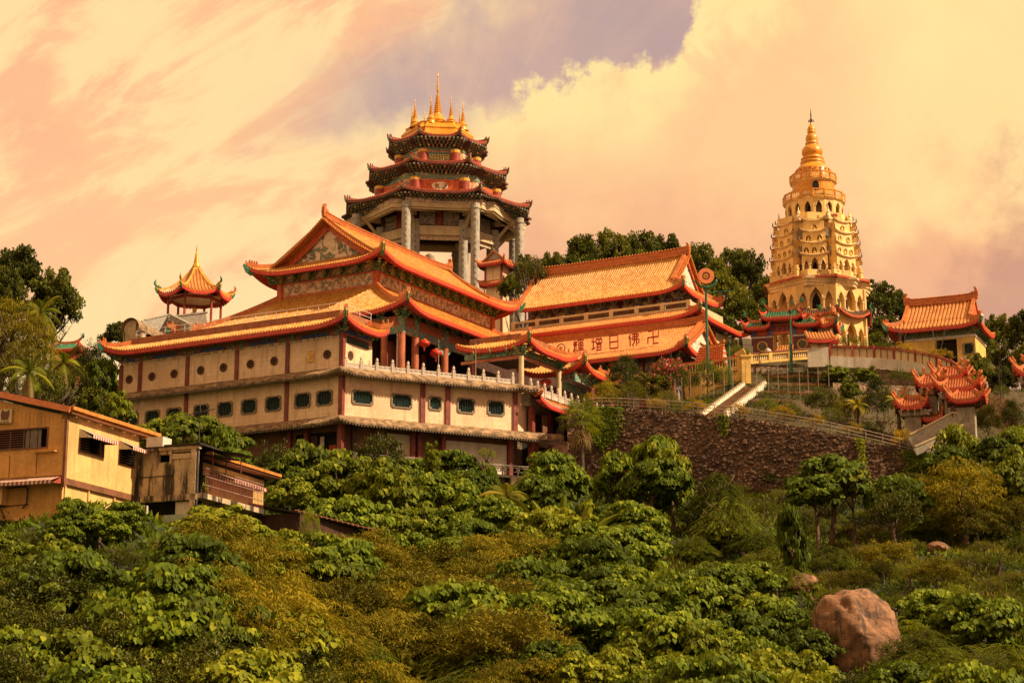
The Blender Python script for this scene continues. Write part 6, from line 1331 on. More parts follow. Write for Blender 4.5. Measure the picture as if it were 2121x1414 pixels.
def balcony(r, z, h, mat, n=12):
    oring(0, 0, 0, 0, 'balcony_slab', 'pagoda_trim', n, prof_=[(r - .9, z - .25), (r - .25, z - .2), (r + .05, z), (r + .05, z + .12), (r - 1.2, z + .14)])
    for i in range(n):
        A_, B_ = pc(r - .02, i, z + .12, n), pc(r - .02, i + 1, z + .12, n)
        mb = MB(); mb.beam(A_ + Vector((0, 0, h)), B_ + Vector((0, 0, h)), .2, .14); mb.build('balcony_rail', mat, pg); mb = MB(); mb.beam(A_, B_, .2, .2); mb.build('balcony_kerb', mat, pg)
        mb = MB(); mb.tube(A_, A_ + Vector((0, 0, h + .06)), .15, None, 6); q = A_.lerp(B_, .12); mb.obox(A_.lerp(B_, .1) + Vector((0, 0, h / 2)), (B_ - A_).normalized(), (0, 0, 1), (1, 0, 0), .15, h / 2, .08) if False else None; mb.build('balcony_post', mat, pg)
        mb = MB()
        for k in range(5): c = A_.lerp(B_, (k + 1) / 6); mb.lathe([(.04, 0), (.065, h * .4), (.035, h * .7), (.05, h)], c, 5)
        mb.build('balcony_balusters', 'pagoda_trim', pg, kind='stuff')
balcony(3.95, 72.35, .95, 'gold_dome', 16)
oring(2.2, 2.75, 73.2, 75.35, 'golden_drum', 'gold_dome', 24)
t = R(-90) - R(3); o = Vector((math.cos(t), math.sin(t), 0)); al = Vector((-o.y, o.x, 0)); mb = MB(); mb.extr([(u * 1.0, z) for u, z in round_outline(.42, 0, .7, 1.25)], PC + o * 2.74 + Vector((0, 0, 73.6)), al, (0, 0, 1), o * .05); mb.build('dark_doorway', 'dark_inside', pg)
balcony(3.0, 75.2, .85, 'gold_dome', 14)
gp = [(2.35, 75.2), (2.35, 76.3), (2.28, 76.5), (2.3, 77.1), (2.2, 77.3), (1.85, 77.7), (1.6, 78.0), (1.52, 78.15), (1.62, 78.25), (1.62, 78.45), (1.42, 78.6), (1.38, 78.75), (1.52, 78.85), (1.5, 79.0), (1.2, 79.15), (1.16, 79.3), (1.3, 79.55), (1.38, 79.95), (1.3, 80.4), (1.05, 80.75), (.85, 80.95), (.78, 81.15), (.88, 81.22), (.86, 81.32), (.70, 81.4), (.78, 81.7), (.80, 82.1), (.68, 82.5), (.48, 82.75), (.44, 82.85), (.56, 82.92), (.54, 83.02), (.50, 83.1), (.55, 83.35), (.46, 83.7), (.24, 84.05), (.14, 84.3), (.13, 84.6)]
def zs(z): return z - (z - 75.2) * .085     # heights eased so the tip reaches the measured point
mb = MB(); mb.lathe([(r_, zs(z)) for r_, z in gp], (PC.x, PC.y, 0), 28); mb.build('golden_spire', 'gold_dome', pg, smooth=True)
mb = MB()
for i in range(20): t = 2 * PI * i / 20; q = Vector((PC.x + 2.33 * math.cos(t), PC.y + 2.33 * math.sin(t), zs(77.1))); mb.extr([(-.16, 0), (.16, 0), (0, -.42)], q, (-math.sin(t), math.cos(t), 0), (0, 0, 1), (.05 * math.cos(t), .05 * math.sin(t), 0))
mb.build('petal_drops', 'orange_ridge', pg, kind='stuff')
mb = MB(); z0 = zs(84.5); mb.lathe([(.13, 0), (.2, .1), (.1, .25), (.12, .4), (.09, .5), (.08, 1.2), (.03, 1.5), (.06, 1.6), (.0, 1.95)], (PC.x, PC.y, z0), 8)
for i in range(5): t = 2 * PI * i / 5; mb.path([(PC.x, PC.y, z0 + .2), (PC.x + .35 * math.cos(t), PC.y + .35 * math.sin(t), z0 + .38)], [.03, .02], 4); mb.lathe([(.02, 0), (.07, -.15), (.06, -.25)], (PC.x + .35 * math.cos(t), PC.y + .35 * math.sin(t), z0 + .32), 5)
mb.build('bell_finial', 'iron', pg)
# ------------------------------------------------------------------ ornate gate
G0 = at(1560, 737, 219); RG = -R(16); ga = root('ornate_gate', 'ornate purple and red gateway with three curled green-tiled roofs and round lattice windows', 'gateway', tuple(G0), world=True, rz=RG); OFF[ga.name] = Vector((0, 0, 0))
for x0, x1 in ((0, 2.25), (4.75, 6.85)):
    mb = MB(); mb.box(x0, x1, 0, .9, -1.0, 2.05); mb.build('pier', 'purple_lacquer', ga)
    mb = MB(); mb.box(x0 - .05, x1 + .05, -.06, .96, 2.05, 2.25); mb.box(x0 + .1, x1 - .1, -.06, 0, -.4, -.2); mb.build('pier_band', 'white_stone', ga)
    mb = MB(); xm = (x0 + x1) / 2
    for r0, r1, m_ in ((.62, .50, 'gold_paint'),):
        n = 24; vs = []; 
        for q in range(n):
            t = 2 * PI * q / n; vs += [(xm + r0 * math.cos(t), -.08, 1.05 + r0 * math.sin(t)), (xm + r1 * math.cos(t), -.10, 1.05 + r1 * math.sin(t)), (xm + r0 * math.cos(t), .02, 1.05 + r0 * math.sin(t))]
        mb.add(vs, [f for q in range(n) for w_ in [(q + 1) % n] for f in ((3 * q, 3 * w_, 3 * w_ + 1, 3 * q + 1), (3 * q + 2, 3 * w_ + 2, 3 * w_, 3 * q))])
    mb.build('round_window_rim', 'gold_paint', ga)
    mb = MB(); mb.extr([(.5 * math.cos(t), .5 * math.sin(t)) for t in [2 * PI * q / 20 for q in range(20)]], (xm, -.02, 1.05), (1, 0, 0), (0, 0, 1), (0, .02, 0)); mb.build('round_window', 'red_lacquer', ga)
    mb = MB()
    for k in range(5): u = -.36 + k * .18; hh_ = math.sqrt(max(0, .25 - u * u)); mb.tube((xm + u, -.06, 1.05 - hh_), (xm + u, -.06, 1.05 + hh_), .045, None, 5)
    mb.build('lattice_bars', 'green_glaze', ga)
    for x in (x0 + .12, x1 - .12): mb = MB(); mb.box(x - .16, x + .16, -.05, .9, 2.25, 3.3); mb.build('blue_post', 'blue_paint', ga)
    mb = MB(); mb.box(x0 + .3, x1 - .3, -.02, .8, 2.3, 3.2); mb.build('upper_panel', 'red_lacquer', ga)
    mb = MB(); mb.extr([(-.45, 0), (.45, 0), (.65, .45), (.3, .58), (0, .62), (-.3, .58), (-.65, .45)], (xm, -.06, 2.45), (1, 0, 0), (0, 0, 1), (0, .04, 0)); mb.build('fan_panel', 'panel_orange', ga)
mb = MB(); mb.box(2.3, 4.7, .1, .5, 2.75, 3.5); mb.build('name_board', 'red_lacquer', ga)
mb = MB()
for k in range(4):
    c = 2.62 + k * .58
    for (a, b) in (((-.16, .5), (.16, .5)), ((0, .6), (0, .05)), ((-.18, .3), (.18, .3)), ((-.14, .08), (.14, .08)), ((-.15, .5), (-.15 + .04 * k, .12)), ((.15, .32), (.12, .08))): mb.beam((c + a[0], .07, 2.83 + a[1]), (c + b[0], .07, 2.83 + b[1]), .03, .05) if a[1] == b[1] else mb.tube((c + a[0], .07, 2.83 + a[1]), (c + b[0], .07, 2.83 + b[1]), .025, None, 4)
mb.build('board_lettering', 'letter_brown', ga, kind='stuff')
mb = MB(); mb.box(2.2, 4.8, .05, .6, 2.45, 2.72); mb.box(2.2, 4.8, .05, .6, 3.55, 3.7); mb.box(2.2, 4.8, .05, .6, 4.0, 4.2); mb.build('lintel', 'panel_orange', ga)
for x in (2.3, 4.7): mb = MB(); mb.box(x - .18, x + .18, 0, .6, 3.3, 4.3); mb.build('blue_post', 'blue_paint', ga)
def gate_roof(par, x0, x1, yc, ze, dpt=1.1, rise=.75, horn=.9, mat='tile_green', up=.45):
    hip_skirt(par, (x0, x1, yc - dpt, yc + dpt), ze, (x0 + .55, x1 - .55, yc - .08, yc + .08), ze + rise, up=up, reach=1.6, mat=mat, figs=0, nseg=4, pitch=.3, beasts=False, rw=.16, rh=.2, trim=.7, k=.3, rmat='red_fascia')
    n = 14; mb = MB(); pts = [(x0 + .3 + (x1 - x0 - .6) * i / n, yc, ze + rise + .05 + horn * abs(2 * i / n - 1) ** 3.2) for i in range(n + 1)]; mb.ribbon(pts, .2, .34); mb.build('curved_ridge', 'orange_ridge', par)
    for s_, x in ((-1, x0 + .2), (1, x1 - .2)):
        c = Vector((x, yc, ze + rise + horn + .2)); mb = MB(); mb.path([c, c + Vector((s_ * .18, 0, .25)), c + Vector((s_ * .05, 0, .5)), c + Vector((s_ * .3, 0, .65))], [.14, .16, .10, .02], 5)
        for q in range(3): mb.tube(c + Vector((0, 0, .1 + .15 * q)), c + Vector((s_ * -.3, .05, .3 + .2 * q)), .05, .01, 4)
        mb.build('ridge_dragon', 'green_glaze', par)
gate_roof(ga, 1.15, 5.95, .3, 4.25, 1.3, .85, .85); gate_roof(ga, -1.0, 2.2, .35, 3.25, 1.2, .7, .7); gate_roof(ga, 4.8, 8.0, .35, 3.3, 1.2, .7, .9)
hip_skirt(ga, (7.1, 9.8, -.2, 4.5), 3.1, (8.3, 8.6, .9, 3.4), 4.0, up=.8, reach=1.7, mat='tile_orange', figs=2, nseg=4, pitch=.3, rw=.2, rh=.22, trim=.8)
mb = MB(); mb.box(7.6, 9.3, .6, 4, .2, 3.0); mb.build('side_block', 'painted_grey', ga)
hip_skirt(ga, (6.7, 10.2, -1.6, .6), .95, (6.9, 10.0, .4, .5), 1.9, up=.2, reach=1.2, mat='tile_orange', figs=0, nseg=4, pitch=.3, sides='f', ridges=False)
hip_skirt(ga, (2.3, 4.9, 2.2, 4.6), .65, (2.4, 4.8, 3.3, 3.5), 1.7, up=.2, reach=1.2, mat='tile_orange', figs=0, nseg=4, pitch=.3, sides='f', ridges=False)
for (x, y, h) in ((-1.2, -.3, .8), (1.9, -.9, .7), (9.5, -.5, 1.2)): mb = MB(); mb.lathe([(0, h), (.35, h * .6), (.42, h * .25), (.3, 0)], (x, y, 4.2 if x > 9 else 0), 8); mb.build('stone_ornament', 'orange_ridge' if x > 9 else 'white_stone', ga)
# ------------------------------------------------------------------ yellow hall on the right
Y0_ = at(2030, 657, 222); RY = -R(24.5); yh = root('yellow_hall', 'small yellow hall with red-orange tiled roof and a dark square opening', 'temple hall', tuple(Y0_), world=True, rz=RY); OFF[yh.name] = Vector((0, 0, 0))
hip_skirt(yh, (-11.4, 0, 0, 9.2), -.65, (-9.6, -1.6, 1.7, 7.5), .55, up=.65, reach=1.9, mat='tile_orange', figs=3, pitch=.46, nseg=5, sides='lfr')
hy_ = prof(2.9, 3.2, .2)
roof_side(yh, (-9.6, 1.6, .45), (-1.5, 1.6, .45), (0, 1, 0), 3.2, lambda q: 3.2, hy_, lambda q, d: 0, .46, 'tile_orange', teeth=False, nseg=6, trim=.2, soff=.1)
roof_side(yh, (-1.5, 8.0, .45), (-9.6, 8.0, .45), (0, -1, 0), 3.2, lambda q: 3.2, hy_, lambda q, d: 0, .46, 'tile_orange', teeth=False, nseg=4, trim=.2, soff=.1)
for x in (-9.6, -1.5): mb = MB(); mb.ribbon([(x, 1.5 + 3.3 * i / 8, .5 + hy_(3.2 * i / 8)) for i in range(9)], .42, .4); mb.ribbon([(x, 8.1 - 3.3 * i / 8, .5 + hy_(3.2 * i / 8)) for i in range(9)], .42, .4); mb.build('verge_ridge', 'orange_ridge', yh)
mb = MB(); mb.extr([(-3.2, 0), (-1.6, hy_(1.6) - .2), (0, 2.7), (1.6, hy_(1.6) - .2), (3.2, 0)], (-1.45, 4.8, .45), (0, 1, 0), (0, 0, 1), (-.1, 0, 0)); mb.build('gable_wall', 'panel_orange', yh)
ridge(yh, (-9.8, 4.8, 3.3), (-1.3, 4.8, 3.3), .45, .75, .15)
HW = [(-5.7, -3.2, -4.9, -2.0)]
mb = MB(); wallrect(mb, -9.4, -1.0, -5.2, -1.7, HW + [(-2.35, -.95 - .35, -3.95, -2.75)], lambda u, z, d: (u, 1.5 + d, z), .4)
mb.add([(-1.0, 1.5, -5.2), (-1.0, 8, -5.2), (-1.0, 8, -1.7), (-1.0, 1.5, -1.7)], [(0, 1, 2, 3)]); mb.add([(-9.4, 1.5, -5.2), (-9.4, 8, -5.2), (-9.4, 8, -1.7), (-9.4, 1.5, -1.7)], [(0, 1, 2, 3)]); mb.build('wall', 'yellow_plaster', yh)
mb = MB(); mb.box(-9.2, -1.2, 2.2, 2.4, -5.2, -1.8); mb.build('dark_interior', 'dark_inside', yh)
mb = MB(); mb.box(-9.5, -.9, 1.38, 1.5, -1.95, -1.6); mb.box(-1.0, -.88, 1.4, 8, -1.95, -1.6); mb.box(-4.0 + 1, -1.0, 1.36, 1.5, -4.6, -4.35); mb.build('cornice', 'white_plaster', yh)
mb = MB(); mb.box(-9.3, -1.1, 1.6, 7.9, -1.6, -.6); mb.build('eave_frieze', 'painted_beam', yh)
brackets(yh, (-9.2, 1.6, -1.5), (-1.1, 1.6, -1.5), (0, -1, 0), 7, .85); brackets(yh, (-1.1, 1.6, -1.5), (-1.1, 7.8, -1.5), (1, 0, 0), 6, .85)
window(yh, 'win_c', (-1.85, 1.5, -3.35), 0); window(yh, 'win_c', (-7.6, 1.5, -4.2), 0)
mb = MB(); mb.extr([(-4.8, 0), (.2, 0), (.9, 1.1), (.6, 1.3), (.0, .7), (-1.5, .35), (-4.8, .2)], (-.4, .6, -6.1), (1, 0, 0), (0, 0, 1), (0, 6, 0)); mb.build('curved_base', 'weathered_ledge', yh)
mb = MB(); mb.box(-9.4, -1.2, 1.4, 8, -9, -5.2); mb.build('footing', 'concrete', yh)
# ------------------------------------------------------------------ signpost with a round flower lamp
S0 = at(1466, 745, 213); sp = root('flower_signpost', 'tall green post carrying an orange ring emblem over green leaf curves', 'signpost', tuple(S0), world=True); OFF[sp.name] = S0.copy()
pt = at(1462, 600, 213); mb = MB(); mb.tube(S0 + Vector((0, 0, -3)), pt, .17, .15, 10); mb.build('post', 'green_pole', sp)
rc = at(1462, 572, 212.6); mb = MB(); n = 28; vs = []
for q in range(n):
    t = 2 * PI * q / n; c_, s_ = math.cos(t), math.sin(t)
    vs += [(rc.x + .95 * c_, rc.y, rc.z + .95 * s_), (rc.x + .44 * c_, rc.y, rc.z + .44 * s_), (rc.x + .9 * c_, rc.y - .14, rc.z + .9 * s_), (rc.x + .48 * c_, rc.y - .14, rc.z + .48 * s_)]
mb.add(vs, [f for q in range(n) for w_ in [(q + 1) % n] for f in ((4 * q + 2, 4 * w_ + 2, 4 * w_ + 3, 4 * q + 3), (4 * q, 4 * w_, 4 * w_ + 2, 4 * q + 2), (4 * q + 1, 4 * q + 3, 4 * w_ + 3, 4 * w_ + 1), (4 * q, 4 * q + 1, 4 * w_ + 1, 4 * w_))]); mb.build('orange_ring', 'lamp_rim', sp)
mb = MB(); mb.tube(rc, rc + Vector((0, -.05, 0)), .45, None, 20); mb.build('dark_centre', 'eave_brown', sp)
mb = MB()
for q in range(10): t = 2 * PI * q / 10; mb.extr([(.06, -.03), (.25, -.09), (.34, 0), (.25, .09), (.06, .03)], rc + Vector((0, -.07, 0)), (math.cos(t), 0, math.sin(t)), (-math.sin(t), 0, math.cos(t)), (0, -.03, 0))
mb.build('petals', 'roof_orange', sp)
for k, (r_, zc_) in enumerate(((1.25, .05), (1.12, -.05))):
    mb = MB(); mb.path([(rc.x + r_ * math.cos(t), rc.y + .1 + .05 * k, rc.z - .30 + zc_ + r_ * .85 * math.sin(t)) for t in [PI * 1.02 + PI * .96 * i / 16 for i in range(17)]], [.03] + [.12] * 15 + [.03], 6); mb.build('leaf_curve', 'green_pole', sp)
mb = MB()
for dx in (-.3, -.1, .1, .3, -.5, .5): mb.lathe([(0, .14), (.14, 0), (0, -.14)], (pt.x + dx, pt.y - .1, pt.z + .15 + abs(dx) * .3), 8)
mb.build('pink_buds', 'curtain_red', sp)
mb = MB(); a1, a2 = at(1462, 606, 213), at(1522, 602, 213); mb.tube(a1, a2, .06, .04, 6); mb.build('arm', 'green_pole', sp)
for (px, py, py2, Y_, h_, lb) in ((1512, 805, 712, 209, 0, 'green lamp post with a small dark head left of the white-kerbed stairs'), (1639, 772, 648, 211, 0, 'tall green lamp post rising in front of the ornate gate')):
    a, b = at(px, py, Y_), at(px - 2, py2, Y_); t_ = root('lamp_post', lb, 'lamp post', tuple(a), world=True); OFF[t_.name] = a.copy()
    mb = MB(); mb.tube(a, a.lerp(b, .5), .2, .17, 8); mb.tube(a.lerp(b, .5), b, .1, .07, 8); mb.build('post', 'green_pole', t_)
    mb = MB(); mb.lathe([(.05, -.1), (.2, 0), (.22, .3), (.05, .5)], b, 8); mb.build('lamp_head', 'iron', t_)
# ------------------------------------------------------------------ lower right gateways with heavily curled orange roofs
def paifang(loc, s, rz, label, full=True):
    g = root('stone_gateway', label, 'gateway', tuple(loc), world=True, rz=rz); OFF[g.name] = Vector((0, 0, 0)); g.scale = (s, s, s)
    def rf(x0, x1, y0, y1, ze, rise, up=1.0): hip_skirt(g, (x0, x1, y0, y1), ze, ((x0 + x1) / 2 - (x1 - x0) * .22, (x0 + x1) / 2 + (x1 - x0) * .22, (y0 + y1) / 2 - .1, (y0 + y1) / 2 + .1), ze + rise, up=up, reach=1.2, mat='tile_rust', figs=4, nseg=5, pitch=.26, rw=.22, rh=.24, trim=.8, k=.5, fascia='red_fascia', rmat='orange_ridge', beasts=False)
    for (x0, x1, y0, y1, z) in ((-.3, 4.1, -.2, 2.6, 3.1), (-2.3, .6, 1.2, 3.8, 3.9), (-4.2, -.9, .2, 2.8, 1.7), (-.9, 2.6, 3.0, 5.6, 4.9)) if full else ((-.2, 3.8, -.2, 2.6, 3.2),):
        rf(x0, x1, y0, y1, z, 1.0, .95)
        mb = MB(); mb.box(x0 + .9, x1 - .9, y0 + .7, y1 - .7, z - 9, z - .6); mb.build('pier', 'concrete', g)
        mb = MB(); mb.box(x0 + .5, x1 - .5, y0 + .4, y1 - .4, z - .9, z - .1); mb.build('bracket_block', 'painted_grey', g)
        brackets(g, (x0 + .7, y0 + .5, z - .85), (x1 - .7, y0 + .5, z - .85), (0, -1, 0), 4, .6, 'bracket_pale'); brackets(g, (x1 - .5, y0 + .6, z - .85), (x1 - .5, y1 - .6, z - .85), (1, 0, 0), 3, .6, 'bracket_pale')
        n = 10; xm, ym = (x0 + x1) / 2, (y0 + y1) / 2; mb = MB(); mb.ribbon([(x0 + .7 + (x1 - x0 - 1.4) * i / n, ym, z + .95 + .5 * abs(2 * i / n - 1) ** 3) for i in range(n + 1)], .2, .3); mb.build('ridge', 'orange_ridge', g)
        for x in (x0 + .7, x1 - .7): mb = MB(); mb.path([(x, ym, z + 1.5), (x + .12, ym, z + 1.8), (x - .05, ym, z + 2.1)], [.16, .18, .04], 6); mb.build('ridge_finial', 'orange_ridge', g)
    if full:
        rf(1.2, 4.8, -3.4, -.6, 1.35, .9, .9); mb = MB(); mb.box(2.1, 3.7, -2.7, -1.2, -7, .7); mb.build('pier', 'concrete', g)
        mb = MB(); mb.box(1.0, 1.2, -.2, 6.5, -1.5, 2.3); mb.build('screen_panel', 'carved_stone', g)
        mb = MB(); mb.box(.9, 1.0, 2.7, 3.3, 0, 2.4); mb.box(.9, 1.0, .9, 1.3, -.6, 1.8); mb.build('red_panel', 'red_lacquer', g)
        for (x0, x1, y0, y1, z) in ((-1.9, .3, 1.2, 3.2, .6), (-3.2, -1.0, 2.2, 4.2, -.7)):
            rf(x0, x1, y0, y1, z, .6, .5); mb = MB(); mb.box(x0 + .6, x1 - .6, y0 + .6, y1 - .6, z - 3, z - .1); mb.build('stair_pavilion_post', 'concrete', g)
    return g
paifang(at(1944, 872, 181), 1.0, -R(20), 'stone gateway with five heavily curled rust-orange roofs in the lower garden')
paifang(at(2108, 848, 184), 1.1, -R(20), 'partly visible gateway roof with curled orange corners at the far right edge', False)
pr = root('stair_parapet', 'cream stone stair parapet rising in front of the curled-roof gateway', 'parapet', tuple(at(1930, 900, 178)), world=True); OFF[pr.name] = at(1930, 900, 178).copy()
for (a, b, Y1, Y2, h_) in (((1885, 915), (1975, 868), 178.5, 178, 1.2), ((1895, 935), (1995, 890), 177, 177, .8), ((1975, 870), (2005, 868), 178, 178, 1.2), ((1925, 945), (1965, 925), 176.5, 176.5, 1.4)):
    A_, B_ = at(*a, Y1), at(*b, Y2); mb = MB(); mb.beam(A_, B_, .3, h_); mb.build('parapet_panel', 'carved_stone', pr); mb = MB(); mb.beam(A_ + Vector((0, 0, h_ / 2 + .08)), B_ + Vector((0, 0, h_ / 2 + .08)), .45, .16); mb.build('coping', 'cream_plaster', pr)
tp = root('far_left_temple_roof', 'distant temple roof with upswept green-tiled ends between the left trees', 'temple', tuple(at(140, 725, 235)), world=True, rz=-R(12)); OFF[tp.name] = Vector((0, 0, 0))
gate_roof(tp, -2.1, 2.1, 0, -.2, 1.5, .9, .55, up=.4); mb = MB(); mb.box(-1.5, 1.5, -.8, .8, -5, -.4); mb.build('wall', 'painted_red', tp)
gate_roof(tp, -.6, 3.0, -.6, -1.8, 1.2, .7, .3, mat='tile_rust')
# ------------------------------------------------------------------ lived-in house at the lower left
H0 = Vector((-24.554, 104.0, 15.885)); RH = -R(20)
ho = root('hillside_house', 'weathered orange and cream house with striped awnings and orange eaves', 'house', tuple(H0), world=True, rz=RH); OFF[ho.name] = Vector((0, 0, 0))
def HR(u, z, d=0): return (-d, u, z)           # right-hand face x = 0
def HL(u, z, d=0): return (u, d, z)            # left-hand face y = 0
mb = MB(); wallrect(mb, .0, 7.6, .62, 3.45, [(1.35, 3.75, 1.62, 2.75), (5.5, 7.5, 1.55, 2.75)], HR, .25); wallrect(mb, 0, 7.6, -.1, .62, [], lambda u, z, d: HR(u, z, d - .04), .1); mb.build('right_wall', 'house_cream', ho)
for k in range(13): u = .3 + k * .58; mb = MB(); mb.box(-.01, .012, u, u + .05, .65, 3.4) ; mb.build('wall_batten', 'house_cream', ho) if not (1.2 < u < 3.8 or 5.4 < u < 7.6) else None
mb = MB(); mb.box(-.25, .05, 0, 7.6, -.45, -.1); mb.build('floor_beam', 'eave_brown', ho)
mb = MB(); wallrect(mb, 0, 8.2, -7, -.45, [], lambda u, z, d: HR(u, z, d + .12), .1); mb.build('lower_right_wall', 'house_cream', ho)
for u in (.15, 2.5, 5.2, 7.4): mb = MB(); mb.box(-.12, -.02, u, u + .12, -3.2, -.45); mb.build('wall_post', 'house_cream', ho)
mb = MB(); wallrect(mb, -9, -.0, 1.35, 2.9, [(-4.6, -1.25, 1.68, 2.74)], HL, .25); mb.build('left_wall', 'house_orange', ho)
mb = MB(); wallrect(mb, -9, 0, .05, 1.36, [], lambda u, z, d: HL(u, z, d - .10), .1); mb.build('left_parapet', 'house_orange', ho)
mb = MB(); mb.add([(-9, .0, 2.9), (0, .0, 2.9), (0, 0, 3.35), (-9, 0, 5.6)], [(0, 1, 2, 3)]); mb.build('gable_boards', 'house_orange', ho)
mb = MB()
for k in range(34): x = -9 + k * .26; mb.box(x, x + .03, -.02, 0, 2.95, 3.3 - x * .25 - .15)
mb.build('board_battens', 'house_orange', ho, kind='stuff')
for k in range(5): mb = MB(); x = -8.8 + k * 1.75; mb.box(x, x + .03, -.13, -.10, .1, 1.3); mb.build('parapet_joint', 'eave_brown', ho)
mb = MB(); mb.box(-9, 0, .0, .08, .0, .1); mb.box(-1.9, -.5, -.35, -.08, 1.35, 1.43); mb.build('ledge', 'house_orange', ho)
mb = MB(); wallrect(mb, -9, -.1, -8, .05, [], lambda u, z, d: HL(u, z, d + .25), .1); mb.build('lower_left_wall', 'house_orange', ho)
mb = MB(); mb.box(-.10, .06, -.12, .08, -.6, 3.5); mb.build('corner_post', 'eave_brown', ho)
mb = MB(); mb.beam((.35, -.35, 3.62), (-9, -.35, 5.95), .10, .34); mb.build('rake_board', 'lamp_rim', ho)
mb = MB(); mb.add([(.4, -.4, 3.8), (-9, -.4, 6.14), (-9, 9.4, 6.14), (.4, 9.4, 3.8)], [(0, 1, 2, 3)]); mb.add([(.4, -.4, 3.72), (-9, -.4, 6.06), (-9, 9.4, 6.06), (.4, 9.4, 3.72)], [(0, 1, 2, 3)]); mb.build('roof_sheet', 'black_roof', ho)
for k in range(12): y = -.25 + k * .79; mb = MB(); mb.box(.32, .52, y, y + .77, 3.62, 3.82); mb.box(.28, .34, y, y + .77, 3.50, 3.64); mb.build('eave_gutter_piece', 'roof_orange', ho)
mb = MB(); mb.box(-.3, .4, -.2, 9.2, 3.42, 3.48); mb.build('eave_soffit', 'eave_brown', ho)
for k in range(7): y = .4 + k * 1.25; mb = MB(); mb.box(-.2, .3, y, y + .08, 3.3, 3.44); mb.build('rafter', 'house_cream', ho)
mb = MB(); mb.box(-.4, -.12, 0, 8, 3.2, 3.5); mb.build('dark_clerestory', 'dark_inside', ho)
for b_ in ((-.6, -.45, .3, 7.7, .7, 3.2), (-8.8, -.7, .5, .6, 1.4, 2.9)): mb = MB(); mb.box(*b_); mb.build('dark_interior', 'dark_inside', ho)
def frame(par, P, u0, u1, z0, z1, w_=.07, mat='eave_brown'):
    mb = MB()
    for a, b, c, d in ((u0 - w_, u1 + w_, z0 - w_, z0), (u0 - w_, u1 + w_, z1, z1 + w_), (u0 - w_, u0, z0, z1), (u1, u1 + w_, z0, z1)):
        vs = [P(u, z, dd) for dd in (-.05, .1) for u, z in ((a, c), (b, c), (b, d), (a, d))]; mb.add(vs, [(0, 1, 2, 3), (7, 6, 5, 4), (0, 4, 5, 1), (1, 5, 6, 2), (2, 6, 7, 3), (3, 7, 4, 0)])
    return mb.build('window_frame', mat, par)
w1 = frame(ho, HR, 1.35, 3.75, 1.62, 2.75); w2 = frame(ho, HR, 5.5, 7.5, 1.55, 2.75); w3 = frame(ho, HL, -4.6, -1.25, 1.68, 2.74)
for par_, us in ((w1, (1.45, 2.6)), (w2, (5.6, 6.6))):
    for u0 in us:
        for k in range(7):
            z = 1.66 + k * .15; mb = MB(); a = Vector((-.08, u0, z)); mb.add([(-.02, u0, z), (-.02, u0 + 1.0, z), (-.16, u0 + 1.0, z + .11), (-.16, u0, z + .11)], [(0, 1, 2, 3)]); mb.build('louvre_pane', 'grey_louvre' if u0 != 2.6 else 'glass_dark', par_)
for k in range(8): mb = MB(); z = 1.72 + k * .13; mb.box(-4.5, -3.7, .02, .05, z, z + .03); mb.box(-3.62, -2.82, .02, .05, z, z + .03); mb.build('window_bar', 'eave_brown', w3)
mb = MB(); mb.box(-3.68, -3.64, 0, .06, 1.68, 2.74); mb.box(-2.8, -2.75, 0, .06, 1.68, 2.74); mb.build('mullion', 'eave_brown', w3)
for x0, x1 in ((-2.72, -2.45), (-2.4, -1.95), (-1.9, -1.7)): mb = MB(); mb.box(x0, x1, .08, .10, 1.68, 2.74); mb.build('pane', 'grey_louvre', w3)
def awning(par, u0, u1, z0, out_, drop, n, P, label=None):
    aw = []
    for c_, mt in ((0, 'awning_white'), (1, 'awning_red')):
        mb = MB()
        for k in range(n):
            if k % 2 != c_: continue
            a, b = u0 + (u1 - u0) * k / n, u0 + (u1 - u0) * (k + 1) / n; m_ = (a + b) / 2
            mb.add([P(a, z0, .0), P(b, z0, .0), P(b, z0 - drop, -out_), P(a, z0 - drop, -out_)], [(0, 1, 2, 3)])
            mb.add([P(a, z0 - drop, -out_), P(b, z0 - drop, -out_), P(b, z0 - drop - .16, -out_), P(m_, z0 - drop - .22, -out_), P(a, z0 - drop - .16, -out_)], [(0, 1, 2, 3, 4)])
            if k == 0 or k == n - 1: e = a if k == 0 else b; mb.add([P(e, z0, 0), P(e, z0 - drop - .16, -out_), P(e, z0 - drop - .1, 0)], [(0, 1, 2)])
        mb.build('awning_stripes', mt, par, kind='stuff')
a1 = root('striped_awning', 'red and white striped awning over the window nearest the house corner', 'awning', tuple(H0), world=True, rz=RH, group='striped awnings on the house'); OFF[a1.name] = Vector((0, 0, 0)); awning(a1, 1.2, 3.9, 2.85, .95, .42, 22, HR)
a2 = root('striped_awning', 'red and white striped awning over the house window beside the stained block', 'awning', tuple(H0), world=True, rz=RH, group='striped awnings on the house'); OFF[a2.name] = Vector((0, 0, 0)); awning(a2, 5.4, 7.7, 2.85, .95, .42, 19, HR)
a3 = root('striped_awning', 'long striped awning hanging below the orange parapet at the house front', 'awning', tuple(H0), world=True, rz=RH, group='striped awnings on the house'); OFF[a3.name] = Vector((0, 0, 0)); awning(a3, -8.5, -.15, .0, .9, .32, 60, HL)
sgn = root('house_sign', 'cream painted signboard with a brown animal head under the house gable', 'sign', tuple(H0), world=True, rz=RH); OFF[sgn.name] = Vector((0, 0, 0))
mb = MB(); mb.box(-5.4, -3.55, -.16, -.06, 3.15, 3.95); mb.build('board', 'sign_cream', sgn)
mb = MB(); mb.extr([(-.22, -.22), (.2, -.24), (.28, .05), (.26, .34), (.12, .22), (-.06, .24), (-.2, .36), (-.28, .06)], (-3.98, -.185, 3.58), (1, 0, 0), (0, 0, 1), (0, .02, 0)); mb.build('animal_head', 'letter_brown', sgn)
